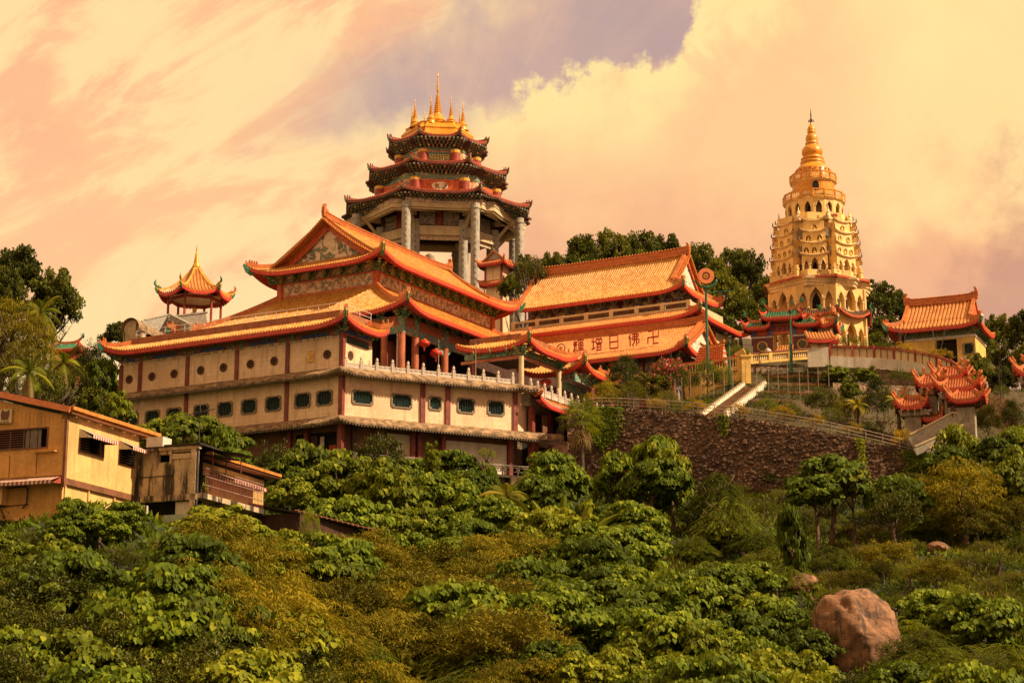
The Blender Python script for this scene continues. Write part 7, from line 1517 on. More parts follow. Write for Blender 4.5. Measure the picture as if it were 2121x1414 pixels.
mb = MB()
LET = {'E': [((0, 0), (0, 2)), ((0, 0), (1, 0)), ((0, 1), (1, 1)), ((0, 2), (1, 2))], 'N': [((0, 0), (0, 2)), ((0, 2), (1, 0)), ((1, 0), (1, 2))], 'G': [((1, 2), (0, 2)), ((0, 2), (0, 0)), ((0, 0), (1, 0)), ((1, 0), (1, 1))], 'S': [((0, 0), (1, 0)), ((1, 0), (1, 1)), ((1, 1), (0, 1)), ((0, 1), (0, 2)), ((0, 2), (1, 2))], 'H': [((0, 0), (0, 2)), ((1, 0), (1, 2)), ((0, 1), (1, 1))], 'U': [((0, 2), (0, 0)), ((0, 0), (1, 0)), ((1, 0), (1, 2))], 'A': [((0, 0), (.5, 2)), ((.5, 2), (1, 0)), ((.2, .8), (.8, .8))]}
for k, ch in enumerate('SHUAN'):
    for (a, b) in LET[ch]: mb.beam((-4.75 + k * .22 + a[0] * .13, -.17, 3.17 + a[1] * .055), (-4.75 + k * .22 + b[0] * .13, -.17, 3.17 + b[1] * .055), .02, .03) if a[1] == b[1] else mb.tube((-4.75 + k * .22 + a[0] * .13, -.17, 3.17 + a[1] * .055), (-4.75 + k * .22 + b[0] * .13, -.17, 3.17 + b[1] * .055), .016, None, 4)
mb.build('lettering', 'letter_brown', sgn, kind='stuff')
acu = root('air_conditioner', 'cream air conditioner on a dark bracket on the lower house wall', 'air conditioner', tuple(H0), world=True, rz=RH); OFF[acu.name] = Vector((0, 0, 0))
mb = MB(); mb.box(-5.0, -3.75, -.35, .2, -1.45, -.45); mb.build('casing', 'house_cream', acu); mb = MB(); mb.beam((-3.85, .2, -1.5), (-3.85, -.5, -1.5), .05, .05); mb.beam((-3.85, .2, -2.1), (-3.85, -.45, -1.5), .05, .05); mb.beam((-4.9, .2, -1.52), (-2.4, .2, -1.42), .04, .04); mb.build('bracket_arms', 'iron', acu)
pp = root('drain_pipe', 'dark bent drain pipe beside the air conditioner on the lower house wall', 'pipe', tuple(H0), world=True, rz=RH); OFF[pp.name] = Vector((0, 0, 0))
mb = MB(); mb.path([(-5, .12, -.5), (-2.55, .1, -.45), (-2.4, .1, -.6), (-2.42, .1, -1.4), (-2.7, .12, -1.65)], [.045] * 5, 6); mb.build('pipe', 'iron', pp)
mb = MB(); mb.box(-3.2, -2.0, .05, .2, -2.35, -2.15); mb.build('vent_hood', 'house_cream', ho)
# stained concrete block and balcony wing
bl = root('stained_concrete_house', 'grey concrete house block with black water stains, balcony grilles and orange eave', 'house', tuple(H0), world=True, rz=RH); OFF[bl.name] = Vector((0, 0, 0))
PB = lambda u, z, d=0: (u, 7.35 + d, z)
mb = MB(); wallrect(mb, .0, 4.0, -.35, 2.45, [(1.45, 2.3, 1.75, 2.2), (2.4, 3.6, 1.95, 2.3)], PB, .25); mb.build('front_wall', 'stained_concrete', bl)
for b_ in ((-.1, 4.15, 7.2, 7.5, -.55, -.2), (-.1, 4.25, 7.15, 7.45, 2.42, 2.6), (2.4, 3.65, 7.25, 7.35, 1.9, 2.2)): mb = MB(); mb.box(*b_); mb.build('slab_band', 'stained_concrete', bl)
for x0, x1, z0, z1 in ((3.72, 4.05, -6, 2.45), (1.35, 1.5, 1.6, 2.45), (-.05, .1, -6, 2.4), (2.32, 2.42, 1.6, 2.4)): mb = MB(); mb.box(x0, x1, 7.2, 7.6, z0, z1); mb.build('concrete_post', 'stained_concrete', bl)
mb = MB(); mb.tube((4.12, 7.3, -3), (4.12, 7.3, 2.5), .07, None, 7); mb.tube((.1, 7.28, .9), (2.5, 7.28, .95), .03, None, 5); mb.build('drain_pipe', 'iron', bl)
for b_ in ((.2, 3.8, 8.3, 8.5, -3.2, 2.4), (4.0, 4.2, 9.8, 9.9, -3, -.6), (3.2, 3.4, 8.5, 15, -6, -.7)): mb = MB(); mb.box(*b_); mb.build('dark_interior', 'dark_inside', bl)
mb = MB(); mb.box(-.2, 4.4, 7.0, 9.6, 2.62, 2.72); mb.add([(3.6, 7.6, 2.3), (5.6, 8.4, 2.0), (5.6, 10.2, 2.0), (3.6, 10, 2.3)], [(0, 1, 2, 3)]); mb.build('roof_slab', 'black_roof', bl)
mb = MB(); mb.box(2.0, 3.72, 7.3, 7.36, -6, -1.35); mb.build('mint_door', 'mint_door', bl)
for k in range(14): x = .1 + k * .132; mb = MB(); z1 = -1.35 - .3 * (k // 5 % 2); mb.box(x, x + .11, 7.28 - .02 * (k % 2), 7.33, -6, z1); mb.build('corrugated_sheet', 'rusty_sheet' if k % 3 else 'eave_brown', bl)
mb = MB(); mb.box(2.65, 3.55, 7.5, 7.56, -1.35, -.6); mb.box(.1, .75, 7.3, 7.7, -1.2, -.7); mb.build('grey_sheet', 'white_plaster', bl)
mb = MB(); mb.box(.9, 2.0, 6.9, 7.9, 2.62, 3.2); mb.build('water_tank', 'white_plaster', bl)
# wing behind the balcony
mb = MB(); wallrect(mb, 8.2, 17, -.6, 1.95, [(9.2, 10.4, -.2, 1.4)], lambda u, z, d: (3.4 - d, u, z), .2); mb.build('wing_wall', 'house_cream', bl)
mb = MB(); mb.box(3.3, 3.42, 8.2, 17, 1.95, 2.25); mb.build('dark_clerestory', 'dark_inside', bl)
for k in range(12): y = 8.4 + k * .79; mb = MB(); mb.box(4.0, 4.2, y, y + .77, 2.25, 2.42); mb.build('eave_gutter_piece', 'roof_orange', bl)
mb = MB(); mb.box(3.2, 4.1, 8.4, 17.9, 2.14, 2.2); mb.build('eave_soffit', 'eave_brown', bl); mb = MB(); mb.add([(4.1, 8.2, 2.4), (4.1, 18, 2.4), (-1, 18, 3.6), (-1, 8.2, 3.6)], [(0, 1, 2, 3)]); mb.build('roof_sheet', 'black_roof', bl)
mb = MB(); mb.box(3.3, 4.5, 7.4, 15.2, -.45, -.15); mb.build('balcony_slab', 'stained_concrete', bl)
for k in range(40): y = 7.8 + k * .185; mb = MB(); mb.tube((4.4, y, -.15), (4.4, y, 1.35), .018, None, 4); mb.build('grille_bar', 'red_column', bl)
mb = MB()
for z in (.35, .85, 1.35): mb.tube((4.4, 7.8, z), (4.4, 15.1, z), .03, None, 4)
mb.build('grille_rail', 'metal_rail', bl)
awning(bl, 8.6, 15.6, 1.55, .9, .35, 44, lambda u, z, d: (3.45 - d, u, z))
an = root('tv_aerial', 'thin television aerial mast above the stained concrete block', 'aerial', tuple(H0), world=True, rz=RH); OFF[an.name] = Vector((0, 0, 0))
mb = MB(); mb.tube((3.2, 9, 2.6), (3.2, 9, 5.6), .035, .025, 5); mb.build('mast', 'iron', an); mb = MB()
for k in range(7): mb.tube((2.2 + k * .3, 8.7, 4.8 + k * .04), (2.2 + k * .3, 9.3, 4.8 + k * .04), .015, None, 4)
mb.tube((2.1, 9, 4.78), (4.2, 9, 5.05), .02, None, 4); mb.build('antenna_rods', 'iron', an)
fr_ = root('roof_frame', 'rusty pipe frame above the balcony of the stained concrete block', 'frame', tuple(H0), world=True, rz=RH); OFF[fr_.name] = Vector((0, 0, 0))
for (x, y) in ((4.5, 8.4), (5.5, 10.0), (4.4, 10.2)): mb = MB(); mb.tube((x, y, 1.3), (x, y, 2.4), .035, None, 5); mb.build('upright', 'red_column', fr_)
mb = MB(); mb.add([(3.9, 8.0, 2.55), (5.9, 9.2, 2.35), (5.8, 11.4, 2.35), (3.9, 11, 2.55)], [(0, 1, 2, 3)]); mb.build('tin_sheet', 'black_roof', fr_)
sh = root('tarred_shed', 'low black-roofed shed sinking into the bushes below the balcony', 'shed', tuple(at(560, 1075, 117)), world=True, rz=-R(20)); OFF[sh.name] = Vector((0, 0, 0))
mb = MB(); mb.add([(-2.3, -.5, 1.25), (-1.6, 10, 1.0), (2.8, 10, .3), (2.2, -.5, .3)], [(0, 1, 2, 3)]); mb.add([(-2.3, -.5, 1.15), (2.2, -.5, .2), (2.2, -.5, .3), (-2.3, -.5, 1.25)], [(0, 1, 2, 3)]); mb.build('roof', 'black_roof', sh)
mb = MB()
for k in range(16): t = k / 15; mb.tube((2.2 + .6 * t, -.5 + 10.5 * t, .34), (2.0 + .6 * t - .2, -.3 + 10.5 * t, .40), .08, None, 5)
mb.build('edge_weights', 'eave_brown', sh); mb = MB(); mb.box(-2, 2, 0, 8, -5, .3); mb.build('walls', 'dark_wood', sh)
# ------------------------------------------------------------------ boulders
def boulder(px, py, Y_, rx, ry, rz_, label, seed, grp=None):
    sc_ = Y_
    for Yc in np.arange(64, 180, .5):
        c = at(px, py, Yc)
        if float(ground_z(c.x, Yc)) + rz_ * Yc / sc_ * .62 > c.z: break
    sc_ = Yc / sc_; rx, ry, rz_ = rx * sc_, ry * sc_, rz_ * sc_; o = MB(); rr = random.Random(seed); ph = [rr.uniform(0, 6) for _ in range(12)]; rows = []; nu, nv = 84, 50; pls = []
    for _ in range(12): v_ = Vector((rr.gauss(0, 1), rr.gauss(0, 1), rr.gauss(0, 1))).normalized(); pls.append((v_.x, v_.y, v_.z, rr.uniform(.68, .95)))
    for j in range(nv + 1):
        v = -PI / 2 + PI * j / nv; r_ = []
        for i in range(nu + 1):
            u = 2 * PI * i / nu; x, y, z = math.cos(v) * math.cos(u), math.cos(v) * math.sin(u), math.sin(v)
            k = min(1.12, min(dd / max(1e-3, x * a_ + y * b_ + z * c_) for a_, b_, c_, dd in pls))
            k *= 1 + .035 * math.sin(3.1 * x + 4 * z + ph[0]) + .03 * math.sin(6 * z - 3 * y + ph[1]) + .02 * math.sin(13 * x + 9 * z + ph[2]) + .013 * math.sin(23 * z + 17 * y + ph[3]) - .05 * max(0, 1 - abs(x * math.cos(ph[5]) + z * math.sin(ph[5]) + .1 * math.sin(9 * z)) * 22) - .04 * max(0, 1 - abs(y * math.cos(ph[6]) + z * math.sin(ph[6]) - .3 + .06 * math.sin(11 * x)) * 30)
            r_.append((x * k * rx, y * k * ry, z * k * rz_))
        rows.append(r_)
    o.grid(rows); b = o.build('boulder', 'boulder_stone', None, smooth=True); b.location = c; tag(b, label, 'boulder', grp); return b
boulder(1772, 1322, 93, 2.0, 1.9, 2.15, 'huge bare brown boulder in the bushes at lower right', 3)
boulder(1655, 1212, 97.5, .85, .8, .62, 'small pale split boulder above and left of the huge one', 5)
boulder(1945, 1136, 112, .7, .6, .42, 'pale rock showing in the dry grass at far right', 8); boulder(1340, 1060, 150, 1.3, 1.0, 1.5, 'tall brown rock face under the big tree by the retaining wall', 11)
# ------------------------------------------------------------------ foliage
TPL = {
 'heart': (np.array([(0, 0, 0), (.12, .40, .06), (.55, .40, .02), (1, 0, -.14), (.55, -.40, .02), (.12, -.40, .06)]), [(0, 1, 2, 3), (0, 3, 4, 5)]),
 'blade': (np.array([(0, 0, 0), (.45, .20, .05), (1, 0, -.08), (.45, -.20, .05)]), [(0, 1, 2), (0, 2, 3)]),
 'slim':  (np.array([(0, 0, 0), (.5, .09, .02), (1, 0, -.12), (.5, -.09, .02)]), [(0, 1, 2, 3)]),
 'clump': (np.array([(0, 0, 0), (.4, .42, .12), (1, .1, -.05), (.6, -.42, .1)]), [(0, 1, 2, 3)])}
def leafmesh(name, P, D, N, S, tpl, mat, lv):
    T, F = TPL[tpl]; n, k = len(P), len(T); D = D / np.linalg.norm(D, axis=1, keepdims=True)
    B_ = np.cross(N, D); B_ /= np.linalg.norm(B_, axis=1, keepdims=True) + 1e-9; N2 = np.cross(D, B_)
    V = P[:, None] + S[:, None, None] * (T[None, :, 0:1] * D[:, None] + T[None, :, 1:2] * B_[:, None] + T[None, :, 2:3] * N2[:, None])
    V = V.reshape(-1, 3); fl = len(F[0]); Fa = np.array(F); Fa = (Fa[None] + (np.arange(n) * k)[:, None, None]).reshape(-1, fl)
    me = bpy.data.meshes.new(name); me.vertices.add(len(V)); me.vertices.foreach_set('co', V.astype(np.float32).ravel())
    me.loops.add(Fa.size); me.loops.foreach_set('vertex_index', Fa.astype(np.int32).ravel()); me.polygons.add(len(Fa))
    me.polygons.foreach_set('loop_start', np.arange(0, Fa.size, fl, dtype=np.int32)); me.polygons.foreach_set('loop_total', np.full(len(Fa), fl, dtype=np.int32))
    me.update(calc_edges=True); a = me.attributes.new('lv', 'FLOAT', 'POINT'); a.data.foreach_set('value', np.repeat(lv, k).astype(np.float32)); me.materials.append(MATS[mat]); return me
def rnd_unit(n): v = RNG.normal(size=(n, 3)); return v / np.linalg.norm(v, axis=1, keepdims=True)
def crown(name, kind, R_, H_, mat, nclump, nleaf, size, tpl='blade', flat=1.0, droop=.0, clr=(.28, .42), shell=.55, low=-.35):
    """crown of radius R_, height H_ (base at z = 0): leaf clumps spread over and through an uneven ellipsoid"""
    v = rnd_unit(nclump * 3); v = v[v[:, 2] > low][:nclump]; nclump = len(v)
    rad = shell + (1 - shell) * RNG.random(nclump) ** .6; lump = 1 + .22 * np.sin(v[:, 0] * 4 + v[:, 1] * 3 + R_) * np.cos(v[:, 2] * 5 + H_) + RNG.normal(0, .07, nclump)
    C_ = v * (rad * lump)[:, None] * np.array([R_, R_, H_ * .5]) + np.array([0, 0, H_ * .5])
    cr = RNG.uniform(*clr, nclump) * R_; idx = np.repeat(np.arange(nclump), nleaf); n = len(idx)
    u = rnd_unit(n); u[:, 2] = np.where(u[:, 2] < -.25, -u[:, 2] * (.6 if droop else 1), u[:, 2])
    if droop: u[:, 2] = np.abs(u[:, 2]); u /= np.linalg.norm(u, axis=1, keepdims=True)
    rr = (.72 + .28 * RNG.random(n) ** .5) if droop else RNG.random(n) ** .45
    P = C_[idx] + u * (rr * cr[idx])[:, None] * np.array([1, 1, flat])
    if droop: D = u * np.array([1, 1, .1]) + np.array([0, 0, -droop]) + RNG.normal(0, .22, (n, 3)); N_ = u + RNG.normal(0, .3, (n, 3))
    else: D = u * .7 + rnd_unit(n) * .8 + np.array([0, 0, -.15]); N_ = u * .6 + np.array([0, 0, .6]) + rnd_unit(n) * .5
    S = size * RNG.uniform(.65, 1.25, n); cl = RNG.random(nclump)[idx]
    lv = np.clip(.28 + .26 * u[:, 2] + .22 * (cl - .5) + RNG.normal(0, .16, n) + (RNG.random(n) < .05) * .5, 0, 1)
    return leafmesh(name, P, D, N_, S, tpl, mat, lv)
def spray_crown(name, R_, H_, mat, nbr, size, arch=.6, rise=.5, rows=15, layered=False):
    """arching sprays with leaflets on both sides, as on feathery shrubs"""
    Ps, Ds, Ns, Ss, L_ = [], [], [], [], []
    for b in range(nbr):
        az_ = RNG.uniform(0, 2 * PI); el_ = RNG.uniform(-.05, 1.3) if not layered else RNG.uniform(-.1, .5); f = RNG.random() ** .5
        st = np.array([math.cos(az_) * R_ * .75 * f, math.sin(az_) * R_ * .75 * f, H_ * (.15 + .75 * (1 - f * f) * RNG.uniform(.4, 1))])
        d = np.array([math.cos(az_ + RNG.normal(0, .5)) * math.cos(el_), math.sin(az_ + RNG.normal(0, .5)) * math.cos(el_), math.sin(el_) * rise + .1]); L = R_ * RNG.uniform(.35, .65); p = st.copy(); cl = RNG.random()
        for k in range(rows):
            t = k / rows; d = d + np.array([0, 0, -arch / rows]); dn = d / np.linalg.norm(d); p = p + dn * L / rows; sd = np.cross(dn, [0, 0, 1]); sd /= np.linalg.norm(sd) + 1e-9
            for s_ in (-1, 1):
                Ps.append(p.copy()); Ds.append(sd * s_ + dn * .55 + np.array([0, 0, -.25]) + RNG.normal(0, .12, 3)); Ns.append(np.array([0, 0, 1.0]) + RNG.normal(0, .25, 3)); Ss.append(size * (1.1 - .6 * t) * RNG.uniform(.8, 1.2)); L_.append(.2 + .5 * t + .3 * (cl - .5) + RNG.normal(0, .1))
    return leafmesh(name, np.array(Ps), np.array(Ds), np.array(Ns), np.array(Ss), 'slim', mat, np.clip(np.array(L_), 0, 1))
def trunk_mesh(name, H_, r, R_, mat='bark', nb=6, lean=.1):
    mb = MB(); pts = [(0, 0, -2.5)]; n = 6
    for i in range(n + 1): t = i / n; pts.append((lean * H_ * math.sin(t * 2.1) * .5, lean * H_ * (t ** 2) * .4, H_ * t))
    mb.path(pts, [r * 1.35] + [r * (1 - .6 * i / n) for i in range(n + 1)], 8)
    for b in range(nb):
        a = 2 * PI * b / nb + random.uniform(-.4, .4); t = random.uniform(.45, .95); s_ = Vector((lean * H_ * math.sin(t * 2.1) * .5, lean * H_ * t * t * .4, H_ * t)); e = s_ + Vector((math.cos(a) * R_ * .65, math.sin(a) * R_ * .65, R_ * random.uniform(.25, .7))); m_ = s_.lerp(e, .5) + Vector((0, 0, -R_ * .06))
        mb.path([s_, m_, e], [r * .42, r * .27, r * .1], 5)
        for q in range(2): a2 = a + random.uniform(-.9, .9); mb.tube(m_, m_ + Vector((math.cos(a2) * R_ * .4, math.sin(a2) * R_ * .4, R_ * .35)), r * .18, r * .06, 4)
    return kit(name, mb, mat, True)
# prototypes: (crown mesh list, trunk mesh, crown base height over ground, radius)
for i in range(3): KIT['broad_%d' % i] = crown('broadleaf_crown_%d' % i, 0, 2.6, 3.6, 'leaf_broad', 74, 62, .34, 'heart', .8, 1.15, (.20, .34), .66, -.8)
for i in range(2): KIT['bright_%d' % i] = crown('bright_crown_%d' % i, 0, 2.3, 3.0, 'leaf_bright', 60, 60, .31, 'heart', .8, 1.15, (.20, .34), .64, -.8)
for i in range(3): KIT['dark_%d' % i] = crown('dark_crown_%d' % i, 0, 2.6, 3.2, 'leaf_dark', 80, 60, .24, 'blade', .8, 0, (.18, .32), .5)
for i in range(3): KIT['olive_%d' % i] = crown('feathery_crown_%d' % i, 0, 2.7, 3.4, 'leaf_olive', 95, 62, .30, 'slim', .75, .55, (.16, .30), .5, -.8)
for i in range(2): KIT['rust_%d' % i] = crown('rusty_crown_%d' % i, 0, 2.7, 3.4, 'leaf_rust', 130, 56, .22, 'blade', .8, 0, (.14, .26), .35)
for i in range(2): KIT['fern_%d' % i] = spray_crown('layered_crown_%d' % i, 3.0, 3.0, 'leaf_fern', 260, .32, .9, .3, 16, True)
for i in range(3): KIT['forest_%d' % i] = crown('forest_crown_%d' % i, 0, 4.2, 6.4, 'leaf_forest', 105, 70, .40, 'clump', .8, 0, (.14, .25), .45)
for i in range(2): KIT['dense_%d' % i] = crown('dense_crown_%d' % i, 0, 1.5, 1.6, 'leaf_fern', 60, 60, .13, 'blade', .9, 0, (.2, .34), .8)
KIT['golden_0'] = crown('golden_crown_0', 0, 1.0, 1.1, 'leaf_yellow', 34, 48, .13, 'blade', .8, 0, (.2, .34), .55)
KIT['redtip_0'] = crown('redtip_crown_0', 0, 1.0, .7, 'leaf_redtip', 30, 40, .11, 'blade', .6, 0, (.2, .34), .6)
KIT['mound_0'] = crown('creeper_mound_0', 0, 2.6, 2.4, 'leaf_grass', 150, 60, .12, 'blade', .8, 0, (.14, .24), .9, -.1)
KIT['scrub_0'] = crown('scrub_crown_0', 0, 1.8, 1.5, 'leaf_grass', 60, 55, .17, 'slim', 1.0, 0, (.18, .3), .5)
trunk_mesh('trunk_small', 2.2, .16, 2.0); trunk_mesh('trunk_mid', 4.5, .26, 3.2, 'pink_bark'); trunk_mesh('trunk_big', 8.5, .42, 5.0); trunk_mesh('stem_low', .8, .08, .9)
NP = {}
def plant(kind, loc, s, name, label, cat, group=None, trunk='trunk_small', lift=.9, sz=None, rz=None):
    vs = [k for k in KIT if k.startswith(kind + '_') and k[len(kind) + 1:].isdigit()]; m_ = KIT[random.choice(vs)]
    t = bpy.data.objects.new(name, None); COL.objects.link(t); t.location = loc; t.rotation_euler = (0, 0, random.uniform(0, 6.28) if rz is None else rz); t.scale = (s * random.uniform(.88, 1.14), s * random.uniform(.88, 1.14), sz if sz else s); t.rotation_euler.x = random.uniform(-.08, .08); t.rotation_euler.y = random.uniform(-.08, .08)
    t['label'] = label; t['category'] = cat
    if group: t['group'] = group
    c = bpy.data.objects.new('crown', m_); COL.objects.link(c); c.parent = t; c.location = (0, 0, lift)
    k = bpy.data.objects.new('trunk', KIT[trunk]); COL.objects.link(k); k.parent = t
    OFF[t.name] = Vector((0, 0, 0)); return t
def tree_at(kind, px, ptop, Y_, wpx, hpx, name, label, cat='tree', trunk='trunk_mid', **kw):
    """tree whose crown top is seen at (px, ptop), Y_ metres away, crown wpx wide and hpx high in the photograph"""
    protoR = {'broad': 2.6, 'bright': 2.3, 'dark': 2.6, 'olive': 2.7, 'rust': 2.7, 'fern': 3.0, 'forest': 4.2, 'dense': 1.5, 'golden': 1.0, 'redtip': 1.0, 'mound': 2.6, 'scrub': 1.8}[kind]
    protoH = {'broad': 3.6, 'bright': 3.0, 'dark': 3.2, 'olive': 3.2, 'rust': 3.4, 'fern': 3.0, 'forest': 6.4, 'dense': 1.6, 'golden': 1.1, 'redtip': .7, 'mound': 2.4, 'scrub': 1.5}[kind]
    top = at(px, ptop, Y_); m = 1.0 / (3960 / Y_ * 1.02); s = wpx * m / 2 / protoR / 1.12; sz = hpx * m / protoH / 1.05
    gz = float(ground_z(top.x, Y_)); base = top.z - hpx * m; lift = max(.1, (base - gz)) / sz
    t = plant(kind, (top.x, Y_, gz), s, name, label, cat, trunk=trunk, lift=lift, sz=sz, **kw); tr = [c for c in t.children if c.name.startswith('trunk')][0]
    th = {'trunk_small': 2.2, 'trunk_mid': 4.5, 'trunk_big': 8.5, 'stem_low': .8}[trunk]; tr.scale = (1, 1, max(.3, (lift + protoH * .55) / (th * 1.0))); return t
random.seed(21)
# background hill trees, behind the halls
FG = 'dark forest trees on the hill behind the halls'
bgt = [(1085, 525, 262, 70, 90), (1128, 528, 268, 80, 95), (1070, 560, 250, 60, 70), (1190, 492, 280, 95, 120), (1160, 530, 272, 80, 90), (1225, 540, 276, 70, 80), (1272, 472, 285, 100, 130), (1330, 478, 288, 110, 130), (1375, 488, 290, 90, 110), (1300, 520, 278, 120, 90), (1400, 520, 285, 70, 80),
       (1440, 502, 290, 85, 120), (1478, 535, 280, 70, 110), (1515, 510, 292, 80, 110), (1500, 570, 272, 110, 120), (1555, 525, 286, 90, 120), (1575, 580, 274, 90, 120), (1530, 620, 262, 110, 110), (1480, 640, 256, 80, 80), (1590, 660, 262, 70, 80), (1445, 590, 268, 80, 100),
       (1812, 582, 276, 80, 110), (1850, 602, 280, 70, 90), (1875, 598, 284, 40, 70), (1830, 650, 262, 80, 90), (1810, 690, 255, 60, 60), (2062, 655, 262, 80, 110), (2105, 648, 236, 90, 110), (2080, 720, 240, 100, 110), (2040, 700, 250, 60, 80), (2118, 740, 228, 60, 110)]
def ordw(n):
    a_ = 'first second third fourth fifth sixth seventh eighth ninth tenth eleventh twelfth thirteenth fourteenth fifteenth sixteenth seventeenth eighteenth nineteenth twentieth'.split()
    return a_[n] if n < 20 else 'twenty-' + a_[n - 20]
bgt.sort(); cn_ = {}
for i, (px, pt_, Y_, w_, h_) in enumerate(bgt):
    wh = 'behind the middle hall' if px < 1425 else 'right of the middle hall roof' if px < 1600 else 'between the pagoda and the yellow hall' if px < 1900 else 'beyond the yellow hall'; cn_[wh] = cn_.get(wh, -1) + 1
    tree_at('forest', px, pt_, Y_, w_, h_, 'forest_tree', 'dark green forest tree ' + wh + ', ' + ordw(cn_[wh]) + ' from left', trunk='trunk_big', group=FG)
tree_at('dark', 1106, 535, 246, 70, 80, 'dark_tree', 'rounded dark tree right of the pale marble tower', trunk='trunk_big')
# big trees at the left
for (px, pt_, Y_, w_, h_, kd, lb) in ((48, 512, 214, 130, 150, 'forest', 'tall dark tree, highest crown at the left edge'), (112, 560, 210, 120, 160, 'forest', 'tall dark tree whose crown steps down toward the sky at left'), (18, 560, 205, 100, 160, 'forest', 'dark tree cut by the left edge of the view below the tallest crown'), (90, 600, 212, 90, 150, 'dark', 'glossy dark tree in front of the tallest left trees'), (20, 625, 190, 150, 130, 'olive', 'yellow-green feathery tree at the left edge above the house'), (85, 660, 188, 130, 130, 'olive', 'yellow-green feathery tree above the house roof, in front of the dark trees'), (45, 725, 180, 150, 110, 'olive', 'olive tree just behind the house roof at left'), (225, 668, 218, 75, 90, 'forest', 'rounded dark tree beside the barrel vault'), (195, 720, 208, 90, 90, 'dark', 'dark tree left of the podium end wall'), (215, 745, 202, 80, 120, 'broad', 'bright green tree against the left end of the podium'), (150, 760, 196, 110, 120, 'dark', 'shaded tree between the olive trees and podium'), (195, 800, 180, 110, 120, 'forest', 'dark tree below the podium ledge at left'), (105, 770, 176, 110, 110, 'dark', 'shaded tree right behind the house ridge'), (243, 815, 176, 60, 80, 'bright', 'light green shrubby tree at the podium foot')):
    tree_at(kd, px, pt_, Y_, w_, h_, 'tree', lb, trunk='trunk_big')
